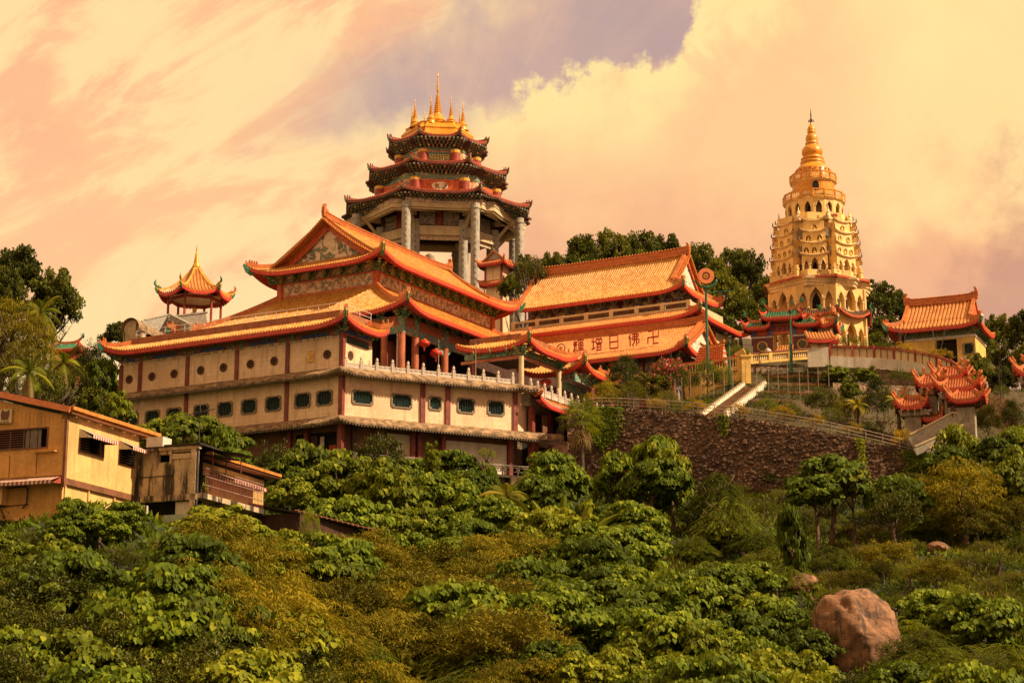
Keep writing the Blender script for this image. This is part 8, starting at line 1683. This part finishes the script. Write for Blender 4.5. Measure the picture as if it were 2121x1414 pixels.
# garden shrubs above the retaining wall
def shrub(kind, px, pt_, Y_, w_, h_, nm, lb, cat='shrub', grp=None): return tree_at(kind, px, pt_, Y_, w_, h_, nm, lb, cat, 'stem_low', group=grp)
GS = 'clipped and loose shrubs of the terraced garden'
for (px, pt_, Y_, w_, h_, kd, nm, lb) in (
    (1262, 790, 197, 70, 60, 'olive', 'shrub', 'olive shrub beside the fan palm above the wall'), (1310, 800, 194, 80, 50, 'scrub', 'shrub', 'loose green shrub under the pink flowers'), (1285, 760, 203, 80, 60, 'dark', 'shrub', 'dark shrub behind the pink flowering bushes'), (1345, 770, 200, 90, 70, 'forest', 'flowering_bush', 'broad flowering bush with pink blossoms left of the yellow balustrade'), (1390, 745, 206, 80, 70, 'dark', 'flowering_bush', 'taller bush with red-pink flowers near the yellow balustrade'), (1300, 740, 207, 70, 60, 'dark', 'shrub', 'dark shrub under the eave of the middle hall'),
    (1400, 765, 205, 50, 60, 'dense', 'shrub', 'small upright shrub at the left end of the yellow balustrade'), (1428, 768, 206, 40, 50, 'dense', 'shrub', 'small rounded tree just left of the yellow wall'), (1465, 752, 206, 62, 66, 'dense', 'shrub', 'rounded tree in front of the yellow wall'), (1494, 758, 205.5, 44, 56, 'dense', 'shrub', 'rounded tree beside the arch pier'),
    (1375, 815, 192, 70, 40, 'scrub', 'shrub', 'low green shrub behind the railing left of the stairs'), (1360, 828, 188, 60, 24, 'golden', 'shrub', 'golden-yellow shrub behind the railing, leftmost'), (1440, 832, 187, 70, 26, 'golden', 'shrub', 'golden-yellow shrub left of the stair foot'), (1530, 838, 186.5, 60, 30, 'golden', 'shrub', 'golden shrub right of the stair foot'), (1625, 848, 185, 62, 36, 'golden', 'shrub', 'golden shrub below the rounded garden shrubs'), (1690, 862, 184, 50, 26, 'golden', 'shrub', 'golden shrub beside the dark rounded shrubs'), (1765, 880, 183, 50, 28, 'golden', 'shrub', 'golden shrub near the middle of the railing'), (1868, 895, 181, 60, 40, 'golden', 'shrub', 'golden shrub in front of the curled-roof gateway'), (1225, 815, 190, 36, 30, 'golden', 'shrub', 'small golden shrub next to the fan palm'),
    (1585, 828, 188, 50, 34, 'dense', 'shrub', 'small clipped shrub right of the stairs'), (1640, 838, 187, 46, 36, 'dense', 'shrub', 'second clipped shrub right of the stairs'), (1700, 815, 190, 70, 70, 'dark', 'tree', 'dark rounded tree in the middle of the terraces'), (1742, 830, 189, 50, 50, 'olive', 'shrub', 'feathery shrub beside the dark rounded tree'), (1722, 850, 186, 44, 40, 'dense', 'shrub', 'clipped dome shrub behind the railing, left one'), (1808, 878, 184, 42, 34, 'dense', 'shrub', 'clipped dome shrub behind the railing, right one'),
    (1815, 815, 190, 70, 100, 'dark', 'tree', 'dark spreading tree left of the curled-roof gateway'), (1828, 808, 193, 38, 30, 'dense', 'shrub', 'flat-clipped shrub on top of the garden wall'), (1878, 818, 192, 36, 20, 'dense', 'shrub', 'clipped box shrub beside the gateway roofs'), (1760, 785, 198, 40, 50, 'bright', 'shrub', 'bright spiky shrub on the terrace wall'), (1735, 758, 208, 60, 36, 'bright', 'shrub', 'bright green shrub below the white corner block'), (1790, 762, 207, 50, 32, 'bright', 'shrub', 'second bright green shrub below the curved wall'), (1860, 768, 205, 46, 28, 'dense', 'shrub', 'dense green shrub under the curved wall'), (1905, 776, 204, 36, 20, 'dense', 'shrub', 'clipped green mound left of the gateway ridge'), (2005, 778, 202, 50, 30, 'bright', 'shrub', 'green shrub right of the gateway ridge'),
    (2030, 735, 205, 80, 100, 'forest', 'tree', 'grey-green tree right of the curved wall'), (2080, 760, 200, 70, 70, 'forest', 'tree', 'dark tree at the far right beyond the gateway'), (2045, 840, 188, 70, 80, 'dark', 'tree', 'dark shrubby tree right of the gateway'), (2095, 830, 190, 60, 70, 'dark', 'tree', 'dark tree at the right edge under the partial gateway'), (2070, 800, 195, 40, 30, 'dense', 'shrub', 'clipped green shrub on the pale wall at right'), (1870, 712, 214.5, 60, 26, 'golden', 'shrub', 'yellow-green creeper bush on the curved wall top'), (1935, 726, 212, 60, 24, 'golden', 'shrub', 'yellow creeper below the small barred window'), (1832, 712, 216, 60, 26, 'dense', 'shrub', 'green creeper bush at the foot of the pagoda'), (1760, 705, 220, 90, 20, 'dense', 'shrub', 'green bushes along the pagoda terrace'), (1530, 720, 218, 60, 40, 'dense', 'shrub', 'green shrub left of the ornate gate'), (1510, 705, 222, 60, 40, 'dark', 'shrub', 'dark shrub between hall and ornate gate'), (1960, 840, 186, 60, 70, 'dark', 'tree', 'dark shrubs at the gateway foot')):
    if nm == 'flowering_bush':
        t = shrub(kd, px, pt_, Y_, w_, h_, nm, lb, 'bush'); cr_ = [c for c in t.children if c.name.startswith('crown')][0]; v = np.array([tuple(p.co) for p in cr_.data.vertices])[::4][RNG.permutation(len(cr_.data.vertices) // 4)[:520]]
        v = v + rnd_unit(len(v)) * .25; fm = leafmesh('blossom', v, rnd_unit(len(v)), rnd_unit(len(v)), np.full(len(v), .42), 'clump', 'flower_pink', RNG.random(len(v))); o = bpy.data.objects.new('blossoms', fm); COL.objects.link(o); o.parent = t; o.location = cr_.location; o['kind'] = 'stuff'
    else: shrub(kd, px, pt_, Y_, w_, h_, nm, lb, 'tree' if nm == 'tree' else 'shrub')
# clipped hedge rows on the terraces, each a band of leaves
def hedge(p, q, h, dpt, label, mat='leaf_dark', top='leaf_redtip'):
    p, q = Vector(p), Vector(q); L = (q - p).length; a = np.array((q - p) / L); n = int(L * 190); t = RNG.random(n)[:, None]; side = np.cross(a, [0, 0, 1]); side /= np.linalg.norm(side)
    P = np.array(p) + np.array(q - p) * t + side * RNG.uniform(-dpt, dpt, (n, 1)) + np.array([0, 0, 1.0]) * (h * RNG.random((n, 1)) ** .7)
    lv = np.clip(RNG.normal(.35, .2, n), 0, 1); me = leafmesh('hedge', P, rnd_unit(n), rnd_unit(n) + np.array([0, 0, .5]), RNG.uniform(.12, .26, n), 'blade', mat, lv); o = bpy.data.objects.new('hedge', me); COL.objects.link(o); tag(o, label, 'hedge', 'low clipped hedge rows on the garden terraces')
    n2 = n // 4; t = RNG.random(n2)[:, None]; P = np.array(p) + np.array(q - p) * t + side * RNG.uniform(-dpt, dpt, (n2, 1)) + np.array([0, 0, h]) + RNG.normal(0, .05, (n2, 3)); me = leafmesh('hedge_tips', P, rnd_unit(n2) + np.array([0, 0, .8]), rnd_unit(n2), RNG.uniform(.1, .2, n2), 'blade', top, RNG.random(n2)); k = bpy.data.objects.new('hedge_tips', me); COL.objects.link(k); k.parent = o; k['kind'] = 'stuff'
hd = [((1588, 793), (1720, 783), 209.5, 'topmost hedge row right of the stairs, just under the rubble wall'), ((1570, 812), (1597, 810), 206, 'short hedge beside the upper stair end'), ((1606, 808), (1708, 798), 206, 'second hedge row right of the stairs'), ((1538, 832), (1630, 823), 201, 'third hedge row right of the stairs'), ((1636, 823), (1690, 816), 201, 'hedge piece at the right end of the third row'), ((1532, 846), (1640, 840), 196, 'lowest hedge row right of the stairs'), ((1500, 793), (1535, 791), 207, 'hedge under the yellow arch pier'), ((1390, 810), (1500, 803), 203, 'upper hedge row left of the stairs'), ((1410, 822), (1490, 815), 199, 'middle hedge row left of the stairs'), ((1395, 833), (1480, 829), 195, 'lower hedge row left of the stairs'), ((1665, 780), (1695, 777), 211, 'small hedge under the white corner block')]
for (a, b, Y_, lb) in hd:
    A_, B_ = at(*a, Y_), at(*b, Y_ - .3); gz = lambda v: Vector((v.x, v.y, float(ground_z(v.x, v.y)) - .1))
    hedge(gz(A_), gz(B_), .75, .42, lb, 'leaf_dark' if 'left' not in lb or 'upper' in lb else 'leaf_fern', 'leaf_redtip' if 'right' in lb else 'leaf_bright')
# slim garden poles and their wires
for i, px in enumerate((1294, 1330, 1370, 1385, 1398, 1412, 1430, 1452, 1478, 1500, 1518, 1545, 1568, 1592, 1612, 1632, 1656, 1674, 1695, 1717)):
    Y_ = 200 + (i % 4) * 1.5; z0 = at(px, 800, Y_); gz_ = float(ground_z(z0.x, Y_)); t = root('garden_pole', 'slim pale pole among the garden hedges, ' + ordw(i) + ' from left', 'pole', (z0.x, Y_, gz_), world=True, group='slim pale poles across the terraced garden'); OFF[t.name] = Vector((0, 0, 0))
    mb = MB(); mb.tube((0, 0, 0), (0, 0, 3.2), .035, .03, 5); mb.lathe([(0, .12), (.07, 0), (0, -.08)], (0, 0, 3.25), 5); mb.build('shaft', 'metal_rail', t)
# terrace retaining bands
for (a, b, Y_, h_, mt, lb) in (((1725, 792), (1900, 800), 204, 3.2, 'rubble_pale', 'long pale rubble terrace wall under the curved wall shrubs'), ((2005, 795), (2105, 835), 196, 3.6, 'rubble_pale', 'pale sloping rubble wall right of the gateway'), ((1565, 816), (1720, 806), 204.5, .9, 'hedge_earth', 'earth bank below the second hedge row')):
    A_, B_ = at(*a, Y_), at(*b, Y_ - (6 if b[0] > 2000 else 0)); t = root('terrace_wall', lb, 'stone wall', tuple(A_), world=True); OFF[t.name] = A_.copy(); n = 30; mb = MB()
    mb.grid([[tuple(A_.lerp(B_, i / n) + Vector((0, -.3 * (1 - j / 6) + random.uniform(-.04, .04), -h_ * (1 - j / 6)))) for i in range(n + 1)] for j in range(7)] + [[tuple(A_.lerp(B_, i / n) + Vector((0, .6, 0))) for i in range(n + 1)]]); mb.build('stone_face', mt, t)
# ------------------------------------------------------------------ the overgrown slope
PR = {'broad': (2.6, 3.6), 'bright': (2.3, 3.0), 'dark': (2.6, 3.2), 'olive': (2.7, 3.2), 'rust': (2.7, 3.4), 'fern': (3.0, 3.0), 'forest': (4.2, 6.4), 'dense': (1.5, 1.6), 'golden': (1.0, 1.1), 'mound': (2.6, 2.4), 'scrub': (1.8, 1.5)}
def stand(kind, px, ptop, s, label, name='shrub', cat='shrub', group=None, lift=.25, sz=None, trunk='trunk_small', ymin=62.0, Yfix=None):
    """plant standing on the slope where its top shows at (px, ptop)"""
    h = PR[kind][1] * (sz or s) * 1.02 + lift
    if Yfix: Y_ = Yfix
    else:
        best, Y_ = 1e9, ymin
        for Yc in np.arange(ymin, 184, 1.0):
            p = at(px, ptop, Yc); e = float(ground_z(p.x, Yc)) + h - p.z
            if abs(e) < best: best, Y_ = abs(e), Yc
            if e > 0 and Yc > ymin: break
    p = at(px, ptop, Y_); t = plant(kind, (p.x, Y_, min(float(ground_z(p.x, Y_)), p.z - h + .4) if not Yfix else float(ground_z(p.x, Y_))), s, name, label, cat, group, trunk, lift / (sz or s), sz)
    if Yfix: t.location.z = p.z - h
    return t
REG = [  # x0, x1, y0 (back), y1 (front), spacing x, spacing y, kinds, scale, label, group
 (560, 1010, 950, 1130, 74, 40, ('broad', 'bright', 'bright', 'broad', 'dense'), .86, 'below the left part of the podium', 'drooping broadleaf trees below the podium'),
 (430, 700, 1085, 1290, 62, 40, ('olive', 'olive', 'olive', 'bright'), .84, 'below the concrete house and shed', 'feathery yellow-orange shrubs below the house'),
 (700, 1080, 1120, 1290, 60, 38, ('rust', 'olive', 'rust'), .86, 'in the rust-brown patch mid-slope', 'twiggy rust-brown shrubs mid-slope'),
 (960, 1330, 1050, 1260, 72, 38, ('broad', 'broad', 'bright', 'broad', 'fern'), .85, 'in the dense green middle slope', 'drooping broadleaf trees mid-slope'),
 (0, 260, 1145, 1400, 78, 46, ('broad', 'bright', 'dark', 'dense', 'fern'), .72, 'below the orange house', 'broadleaf shrubs below the orange house'),
 (240, 660, 1260, 1440, 84, 46, ('dark', 'dark', 'dark', 'bright'), .8, 'in the dark patch at lower left', 'dark glossy shrubs at lower left'),
 (270, 450, 1135, 1250, 72, 44, ('broad', 'dense', 'broad'), .72, 'under the concrete house', 'large-leaved shrubs under the concrete house'),
 (640, 1160, 1290, 1470, 82, 40, ('fern', 'fern', 'olive'), .72, 'along the bottom middle', 'layered feathery trees along the bottom'),
 (1130, 1330, 1260, 1440, 76, 42, ('bright', 'scrub', 'broad'), .62, 'at the bottom right of centre', 'bright shrubs along the bottom'),
 (1300, 1700, 1180, 1440, 82, 44, ('broad', 'broad', 'bright'), .78, 'left of the huge boulder', 'big-leaved trees left of the boulder'),
 (1240, 1520, 1060, 1190, 70, 38, ('dense', 'bright', 'fern', 'broad'), .62, 'below the big wall tree', 'mixed shrubs below the retaining wall'),
 (1500, 1760, 1085, 1220, 66, 36, ('dense', 'fern', 'scrub', 'dense'), .66, 'between wall and small boulder', 'thicket shrubs right of the middle'),
 (1720, 1960, 1050, 1200, 64, 38, ('scrub', 'dense', 'rust', 'scrub'), .58, 'on the grassy right slope', 'scrubby bushes on the grassy slope'),
 (1930, 2140, 1070, 1240, 70, 42, ('scrub', 'dense', 'fern'), .6, 'on the far right slope', 'green bushes at far right'),
 (1850, 2140, 1230, 1450, 84, 46, ('fern', 'dense', 'broad', 'fern'), .72, 'right of the huge boulder', 'feathery bushes right of the boulder'),
 (1200, 1960, 985, 1070, 78, 34, ('dense', 'dark', 'bright', 'scrub'), .62, 'at the retaining wall foot', 'shrubs at the foot of the retaining wall'),
 (1900, 2140, 960, 1070, 70, 40, ('olive', 'olive', 'bright'), .8, 'below the gateway stairs', 'yellow-green bushes below the gateway'),
 (500, 880, 925, 975, 84, 30, ('bright', 'dense', 'broad'), .7, 'right under the podium storey', 'green shrubs under the podium storey'),
 (0, 130, 1118, 1140, 60, 30, ('bright', 'dense'), .5, 'against the orange house wall', 'small shrubs against the house'),
]
random.seed(5); KL = dict(broad='drooping broadleaf bush', bright='bright broadleaf bush', dark='dark glossy shrub', olive='yellow-green feathery shrub', rust='twiggy rust-brown shrub', fern='layered feathery bush', dense='dense green shrub', scrub='loose scrubby bush'); KN = dict(broad='broadleaf_shrub', bright='bright_broadleaf_shrub', dark='glossy_shrub', olive='feathery_shrub', rust='twiggy_shrub', fern='layered_shrub', dense='dense_shrub', scrub='scrub_bush')
def clear(px, py):     # keep the boulders, the house front and the palm in view
    for (x0, x1, y0, y1) in ((480, 665, 1000, 1100), (285, 425, 1010, 1105), (1660, 1850, 1195, 1385), (1615, 1695, 1155, 1235), (1915, 1980, 1090, 1150), (1320, 1372, 1015, 1100), (-50, 120, 1000, 1078)):
        if x0 < px < x1 and y0 < py < y1: return False
    return True
for (x0, x1, y0, y1, dx, dy, kinds, s, lb, grp) in REG:
    r_ = 0; y = y0
    while y < y1:
        ci_ = 0; x = x0 + (dx * .5 if r_ % 2 else 0)
        while x < x1:
            px, py = x + random.uniform(-.3, .3) * dx, y + random.uniform(-.35, .35) * dy
            if clear(px, py): k_ = random.choice(kinds); stand(k_, px, py, s * random.uniform(.8, 1.3), KL[k_] + ' ' + lb + ', ' + ordw(ci_) + ' from left, row ' + ordw(r_), KN[k_], 'shrub', grp, random.uniform(.1, .5))
            x += dx; ci_ += 1
        y += dy; r_ += 1
# single trees one can point to
def hero(kind, px, pt_, Y_, w_, h_, lb): return tree_at(kind, px, pt_, Y_, w_ * 1.08, h_ * (1.45 if h_ > 65 else 1.2), 'tree', lb, 'tree', 'trunk_mid')
for a in (('broad', 1345, 905, 166, 150, 120, 'broad round tree standing clear in front of the dark retaining wall'), ('bright', 1392, 925, 163, 100, 90, 'bright side crown of the tree in front of the retaining wall'), ('broad', 1285, 935, 165, 80, 70, 'smaller slim-trunked tree left of the round tree by the wall'), ('broad', 1352, 950, 160, 130, 70, 'lower leafy crown hanging over the rock face by the wall'),
          ('broad', 1715, 945, 160, 150, 70, 'umbrella-shaped tree with vine-hung trunks in front of the wall'), ('broad', 1690, 985, 158, 120, 60, 'lower left crown of the umbrella-shaped tree'), ('bright', 1765, 965, 159, 80, 50, 'right-hand crown of the umbrella-shaped tree'), ('fern', 1492, 962, 162, 130, 70, 'layered dark green tree between the two wall trees'), ('fern', 1505, 1010, 156, 150, 80, 'lower layered tree in front of the wall'), ('broad', 1850, 985, 158, 120, 70, 'dark green rounded tree right of the umbrella tree'), ('dark', 1855, 1020, 154, 110, 70, 'dark tree below the wall end'),
          ('bright', 1985, 888, 168, 90, 80, 'bright broadleaf tree in front of the gateway stair'), ('broad', 1965, 925, 164, 90, 60, 'lower crown of the tree at the gateway stair'), ('broad', 2100, 880, 166, 100, 70, 'broadleaf tree at the right edge below the gateway'), ('bright', 2085, 935, 160, 130, 80, 'bright broad tree at the right edge'), ('broad', 2060, 905, 164, 80, 50, 'small crown left of the right-edge tree'), ('olive', 1990, 960, 156, 150, 90, 'yellow-green tree below the bright broadleaf tree at right'),
          ('broad', 1145, 935, 170, 120, 80, 'broad green tree in front of the podium end beside the palm'), ('broad', 1120, 985, 164, 130, 70, 'lower green tree in front of the podium end'), ('dark', 785, 898, 172, 110, 80, 'dark rounded tree standing up against the brown storey'), ('bright', 905, 918, 173, 30, 60, 'thin yellow-green sapling by the concrete pier'), ('dense', 1012, 930, 176, 34, 22, 'small potted-looking bush on the balcony rail'), ('broad', 985, 975, 172, 70, 60, 'ivy-green bush hanging over the balcony wall'), ('broad', 1020, 965, 173, 30, 60, 'ivy column climbing the balcony wall'),
          ('bright', 400, 868, 150, 210, 80, 'bright broadleaf tree in front of the podium windows at left'), ('bright', 330, 872, 148, 110, 60, 'left crown of the bright tree at the podium windows'), ('broad', 455, 905, 146, 90, 90, 'right crown of the bright tree at the podium windows'), ('dark', 560, 930, 160, 80, 70, 'shaded tree under the brown storey at left'), ('bright', 630, 925, 150, 140, 80, 'big bright tree beside the orange eave of the balcony house'), ('bright', 700, 945, 148, 150, 80, 'broad bright tree below the red curtains'), ('bright', 790, 960, 146, 130, 80, 'bright tree left of the concrete pier'),
          ('broad', 150, 1030, 96, 80, 60, 'leafy shrub climbing the corner of the orange house'), ('broad', 125, 1075, 95, 80, 50, 'broad shrub in front of the orange house wall'), ('broad', 205, 1058, 97, 110, 55, 'drooping shrub under the first striped awning'), ('broad', 262, 1050, 99, 80, 60, 'drooping shrub at the stained block'), ('bright', 460, 1052, 103, 150, 64, 'bright large-leaved bush in front of the balcony house'), ('dense', 640, 1060, 112, 40, 60, 'slim ivy-clad stump beside the shed'),
          ('broad', 1648, 1045, 134, 60, 110, 'vine-draped tall stump on the slope right of the middle')):
    hero(*a)
for a in (('broad', 1668, 1300, .6, 'big-leaved bush overlapping the left side of the huge boulder'), ('fern', 1875, 1262, .8, 'feathery bush overlapping the upper right of the huge boulder'), ('dense', 1885, 1325, .9, 'dense bush at the lower right of the huge boulder'), ('dark', 1760, 1405, .6, 'dark bush under the huge boulder'), ('fern', 1835, 1398, .6, 'feathery bush in front of the huge boulder foot'), ('scrub', 1680, 1400, .7, 'scrubby bush at the lower left of the huge boulder')): stand(a[0], a[1], a[2], a[3], a[4])
stand('mound', 1412, 1335, .8, 'rounded creeper-covered mound at the bottom right', 'creeper_mound', lift=.05); stand('mound', 250, 1300, .75, 'flat grassy creeper mound at the lower left', 'creeper_mound', lift=.05, sz=.4)
stand('mound', 1740, 1222, .62, 'mat of low creeper behind the top of the huge boulder', 'creeper_mat', lift=.05, sz=.4)
# creepers spilling over the retaining wall
for cx0, wd_, ln, lb in ((9.0, 1.6, 4.5, 'leafy creeper hanging down the dark wall beside the fan palm'), (20.5, .5, 2.2, 'small creeper hanging from the wall top below the stairs'), (33.2, .35, 3.0, 'thin yellow-green vine hanging down the wall near its right end'), (38.6, 1.4, 4.0, 'creeper patch covering the right end of the dark wall')):
    n = int(700 * wd_ * ln / 3); x = cx0 + RNG.normal(0, .5, n) * wd_; f = RNG.random(n) ** 1.3; z = np.interp(x, WX, WZ) + .1 - ln * f * (1 - .4 * np.abs(x - cx0) / (wd_ + .3)); y = np.interp(x, WX, WY) - .55 - .13 * (ln * f)
    P = np.stack([x, y, z], -1); me = leafmesh('wall_creeper', P, np.array([0, -.5, -1.0]) + RNG.normal(0, .35, (n, 3)), np.array([0, -1.0, .3]) + RNG.normal(0, .3, (n, 3)), RNG.uniform(.14, .30, n), 'heart', 'leaf_bright' if wd_ < .6 else 'leaf_broad', np.clip(RNG.normal(.4, .2, n), 0, 1)); o = bpy.data.objects.new('wall_creeper', me); COL.objects.link(o); tag(o, lb, 'creeper')
# ground cover: grass and low leaves over the whole slope, and over the terraced garden
def cover(name, n, y0, y1, tpl, mat, s0, s1, fn=None, dens=None):
    y = y0 + (y1 - y0) * RNG.random(n * 2) ** .8; x = (RNG.random(n * 2) * 2 - 1) * (y * .34 + 8)
    keep = np.ones(len(x), bool) if dens is None else dens(x, y); x, y = x[keep][:n], y[keep][:n]; n = len(x); z = (fn or ground_z)(x, y)
    D = rnd_unit(n) * .7 + np.array([0, 0, .75]); P = np.stack([x, y, z - .05 + RNG.random(n) * .25], -1)
    pat = .5 + .5 * np.sin(x * .7 + 1.3 * np.sin(y * .4)) * np.cos(y * .6)
    me = leafmesh(name, P, D, rnd_unit(n), RNG.uniform(s0, s1, n), tpl, mat, np.clip(.2 + .35 * pat + RNG.normal(0, .15, n), 0, 1)); o = bpy.data.objects.new(name, me); COL.objects.link(o); o['kind'] = 'stuff'; return o
slope = lambda x, y: ~((x > 4) & (y > yw(x) - .6))
tag(cover('undergrowth', 125000, 60, 186, 'blade', 'leaf_broad', .30, .62, None, slope), 'low leafy undergrowth covering the slope between the bushes', 'undergrowth')
tag(cover('slope_grass', 80000, 84, 184, 'slim', 'leaf_grass', .35, .9, None, lambda x, y: slope(x, y) & (x > y * .08) & (np.sin(x * .5 + y * .3) > -.6)), 'yellow-green grass on the right part of the slope', 'grass')
tag(cover('dry_grass', 16000, 98, 150, 'slim', 'leaf_dry', .3, .7, None, lambda x, y: (x > y * .14) & (np.sin(x * .9 + y * .23) * np.cos(y * .4 - x * .2) > .25)), 'dry straw-coloured grass patches at right', 'grass')
tag(cover('garden_grass', 80000, 178, 235, 'slim', 'leaf_grass', .14, .34, None, lambda x, y: (x > 5) & (y > yw(x) + .8) & (np.sin(x * .8) * np.sin(y * 1.1) > -.5)), 'patchy grass on the garden terraces', 'grass')
tag(cover('garden_creeper', 22000, 180, 216, 'blade', 'leaf_dark', .18, .4, None, lambda x, y: (x > 5) & (y > yw(x) + .8) & (np.sin(x * .45 + 2) * np.cos(y * .33) > .15)), 'dark ground-cover plants on the garden terraces', 'ground cover')
# palms and bananas
def palm(px, py, Y_, r, n, label, fan=True, dead=4, mat='leaf_fern', trunk_px=90, name='fan_palm'):
    c = at(px, py, Y_); gz = min(float(ground_z(c.x, Y_)), c.z - 1.5); t = root(name, label, 'palm tree', (c.x, c.y, gz), world=True); OFF[t.name] = Vector((c.x, c.y, gz))
    mb = MB(); mb.path([(c.x + .1, c.y, gz - 1), (c.x + .12, c.y, (gz + c.z) / 2), (c.x, c.y, c.z)], [.24, .19, .17], 8); mb.build('trunk', 'bark', t)
    for k in range(n + dead):
        a = k * 2.399 + random.uniform(-.2, .2); el_ = (1.25 - 1.75 * k / n) if k < n else -1.25; d = Vector((math.cos(a) * math.cos(el_), math.sin(a) * math.cos(el_), math.sin(el_))); L = r * random.uniform(.85, 1.1)
        if fan:
            h = c + d * L * .55; mb = MB(); mb.tube(c, h, .03, .02, 4); side = d.cross(Vector((0, 0, 1))); side = side.normalized() if side.length > .05 else Vector((1, 0, 0)); up = side.cross(d)
            for q in range(15):
                b = -1.9 + 3.8 * q / 14; dd = (d * math.cos(b) + side * math.sin(b)).normalized(); L2 = L * .55 * (1 - .12 * abs(b)); m_ = h + dd * L2 * .55; e = h + dd * L2 + Vector((0, 0, -.30 * L2)); w_ = Vector(up.cross(dd)) * .055
                mb.add([tuple(h), tuple(m_ - w_), tuple(m_ + w_), tuple(e)], [(0, 1, 3, 2)])
        else:
            mb = MB(); p = c.copy(); dd = d.copy(); K = 13
            for q in range(K):
                p2 = p + dd * L / K; mb.tube(p, p2, .03 * (1 - q / K) + .01, .03 * (1 - (q + 1) / K) + .01, 3, False); sd = dd.cross(Vector((0, 0, 1))).normalized()
                for s_ in (-1, 1):
                    for f in (.2, .7): b = p.lerp(p2, f); l_ = r * .32 * math.sin(PI * min(.95, (q + .6) / K)) + .1; e = b + (sd * s_ * .8 + dd * .6 + Vector((0, 0, -.45))).normalized() * l_; w_ = dd * .05; mb.add([tuple(b - w_), tuple(b + w_), tuple(e)], [(0, 1, 2)])
                p = p2; dd = (dd + Vector((0, 0, -.13))).normalized()
        f = mb.build('frond', mat if k < n else 'leaf_dry', t); at_ = f.data.attributes.new('lv', 'FLOAT', 'POINT'); at_.data.foreach_set('value', [random.uniform(.3, .9)] * len(f.data.vertices))
    return t
palm(1203, 868, 183.5, 2.7, 26, 'fan palm with hanging dry fronds in front of the retaining wall', True, 9)
palm(1050, 1030, 150, 2.6, 13, 'feathery palm top with drooping straw-tinged fronds above the slope', False, 5, 'leaf_grass', name='feather_palm')
palm(85, 648, 190, 2.8, 14, 'feather palm rising out of the left trees', False, 2, 'leaf_fern', name='feather_palm'); palm(132, 752, 184, 2.6, 12, 'feather palm behind the house at left, drooping over the dark trees', False, 4, 'leaf_fern', name='feather_palm'); palm(60, 770, 172, 3.0, 12, 'feather palm just above the house roof', False, 4, 'leaf_fern', name='feather_palm')
palm(1775, 838, 188, 1.5, 12, 'small palm with yellowing fronds on the middle terrace', False, 3, 'leaf_olive', name='feather_palm'); palm(1858, 832, 187, 1.5, 12, 'slender small palm left of the curled-roof gateway', False, 2, 'leaf_olive', name='feather_palm')
bn = at(1168, 1075, 146); bt = root('banana_plant', 'banana plant with upright paddle leaves below the palm', 'banana plant', (bn.x, bn.y, bn.z - 2), world=True); OFF[bt.name] = Vector((bn.x, bn.y, bn.z - 2))
for k, (dx, tilt, L) in enumerate(((-2.2, -.7, 2.2), (-1.3, -.25, 2.6), (-.2, .05, 2.9), (.4, .5, 2.3), (1.6, .1, 2.6), (2.3, .6, 2.4), (1.1, -.5, 2.2), (-.8, .8, 2.2))):
    mb = MB(); b = bn + Vector((dx, random.uniform(-.4, .4), -1.0)); rows = []
    for q in range(9):
        f = q / 8; c = b + Vector((math.sin(tilt + f * tilt * .8) * L * f, -.15 * f * f, math.cos(tilt * (1 + .5 * f)) * L * f)); w_ = .38 * math.sin(PI * min(.97, f * .9 + .08)) ** .6 if f > .12 else .04
        rows.append([tuple(c + Vector((-w_, .12, .0))), tuple(c), tuple(c + Vector((w_, .12, 0)))])
    mb.grid(rows); f = mb.build('leaf', 'leaf_bright', bt); a_ = f.data.attributes.new('lv', 'FLOAT', 'POINT'); a_.data.foreach_set('value', [.25 + .08 * k] * len(f.data.vertices))
dt = root('bare_tree', 'bare twiggy treetop at the upper left edge', 'tree', tuple(at(3, 540, 216)), world=True); c = at(3, 560, 216); OFF[dt.name] = Vector(tuple(at(3, 540, 216))); mb = MB(); mb.tube(c + Vector((0, 0, -4)), c + Vector((.3, 0, 2.5)), .1, .03, 5)
for k in range(26): z = random.uniform(-1, 2.3); a = random.uniform(0, 6.28); mb.tube(c + Vector((.1, 0, z)), c + Vector((.1 + math.cos(a) * .9, math.sin(a) * .9, z + random.uniform(.4, 1.1))), .035, .01, 3)
mb.build('branches', 'bark', dt)
for nm in ('bal_post', ): pass
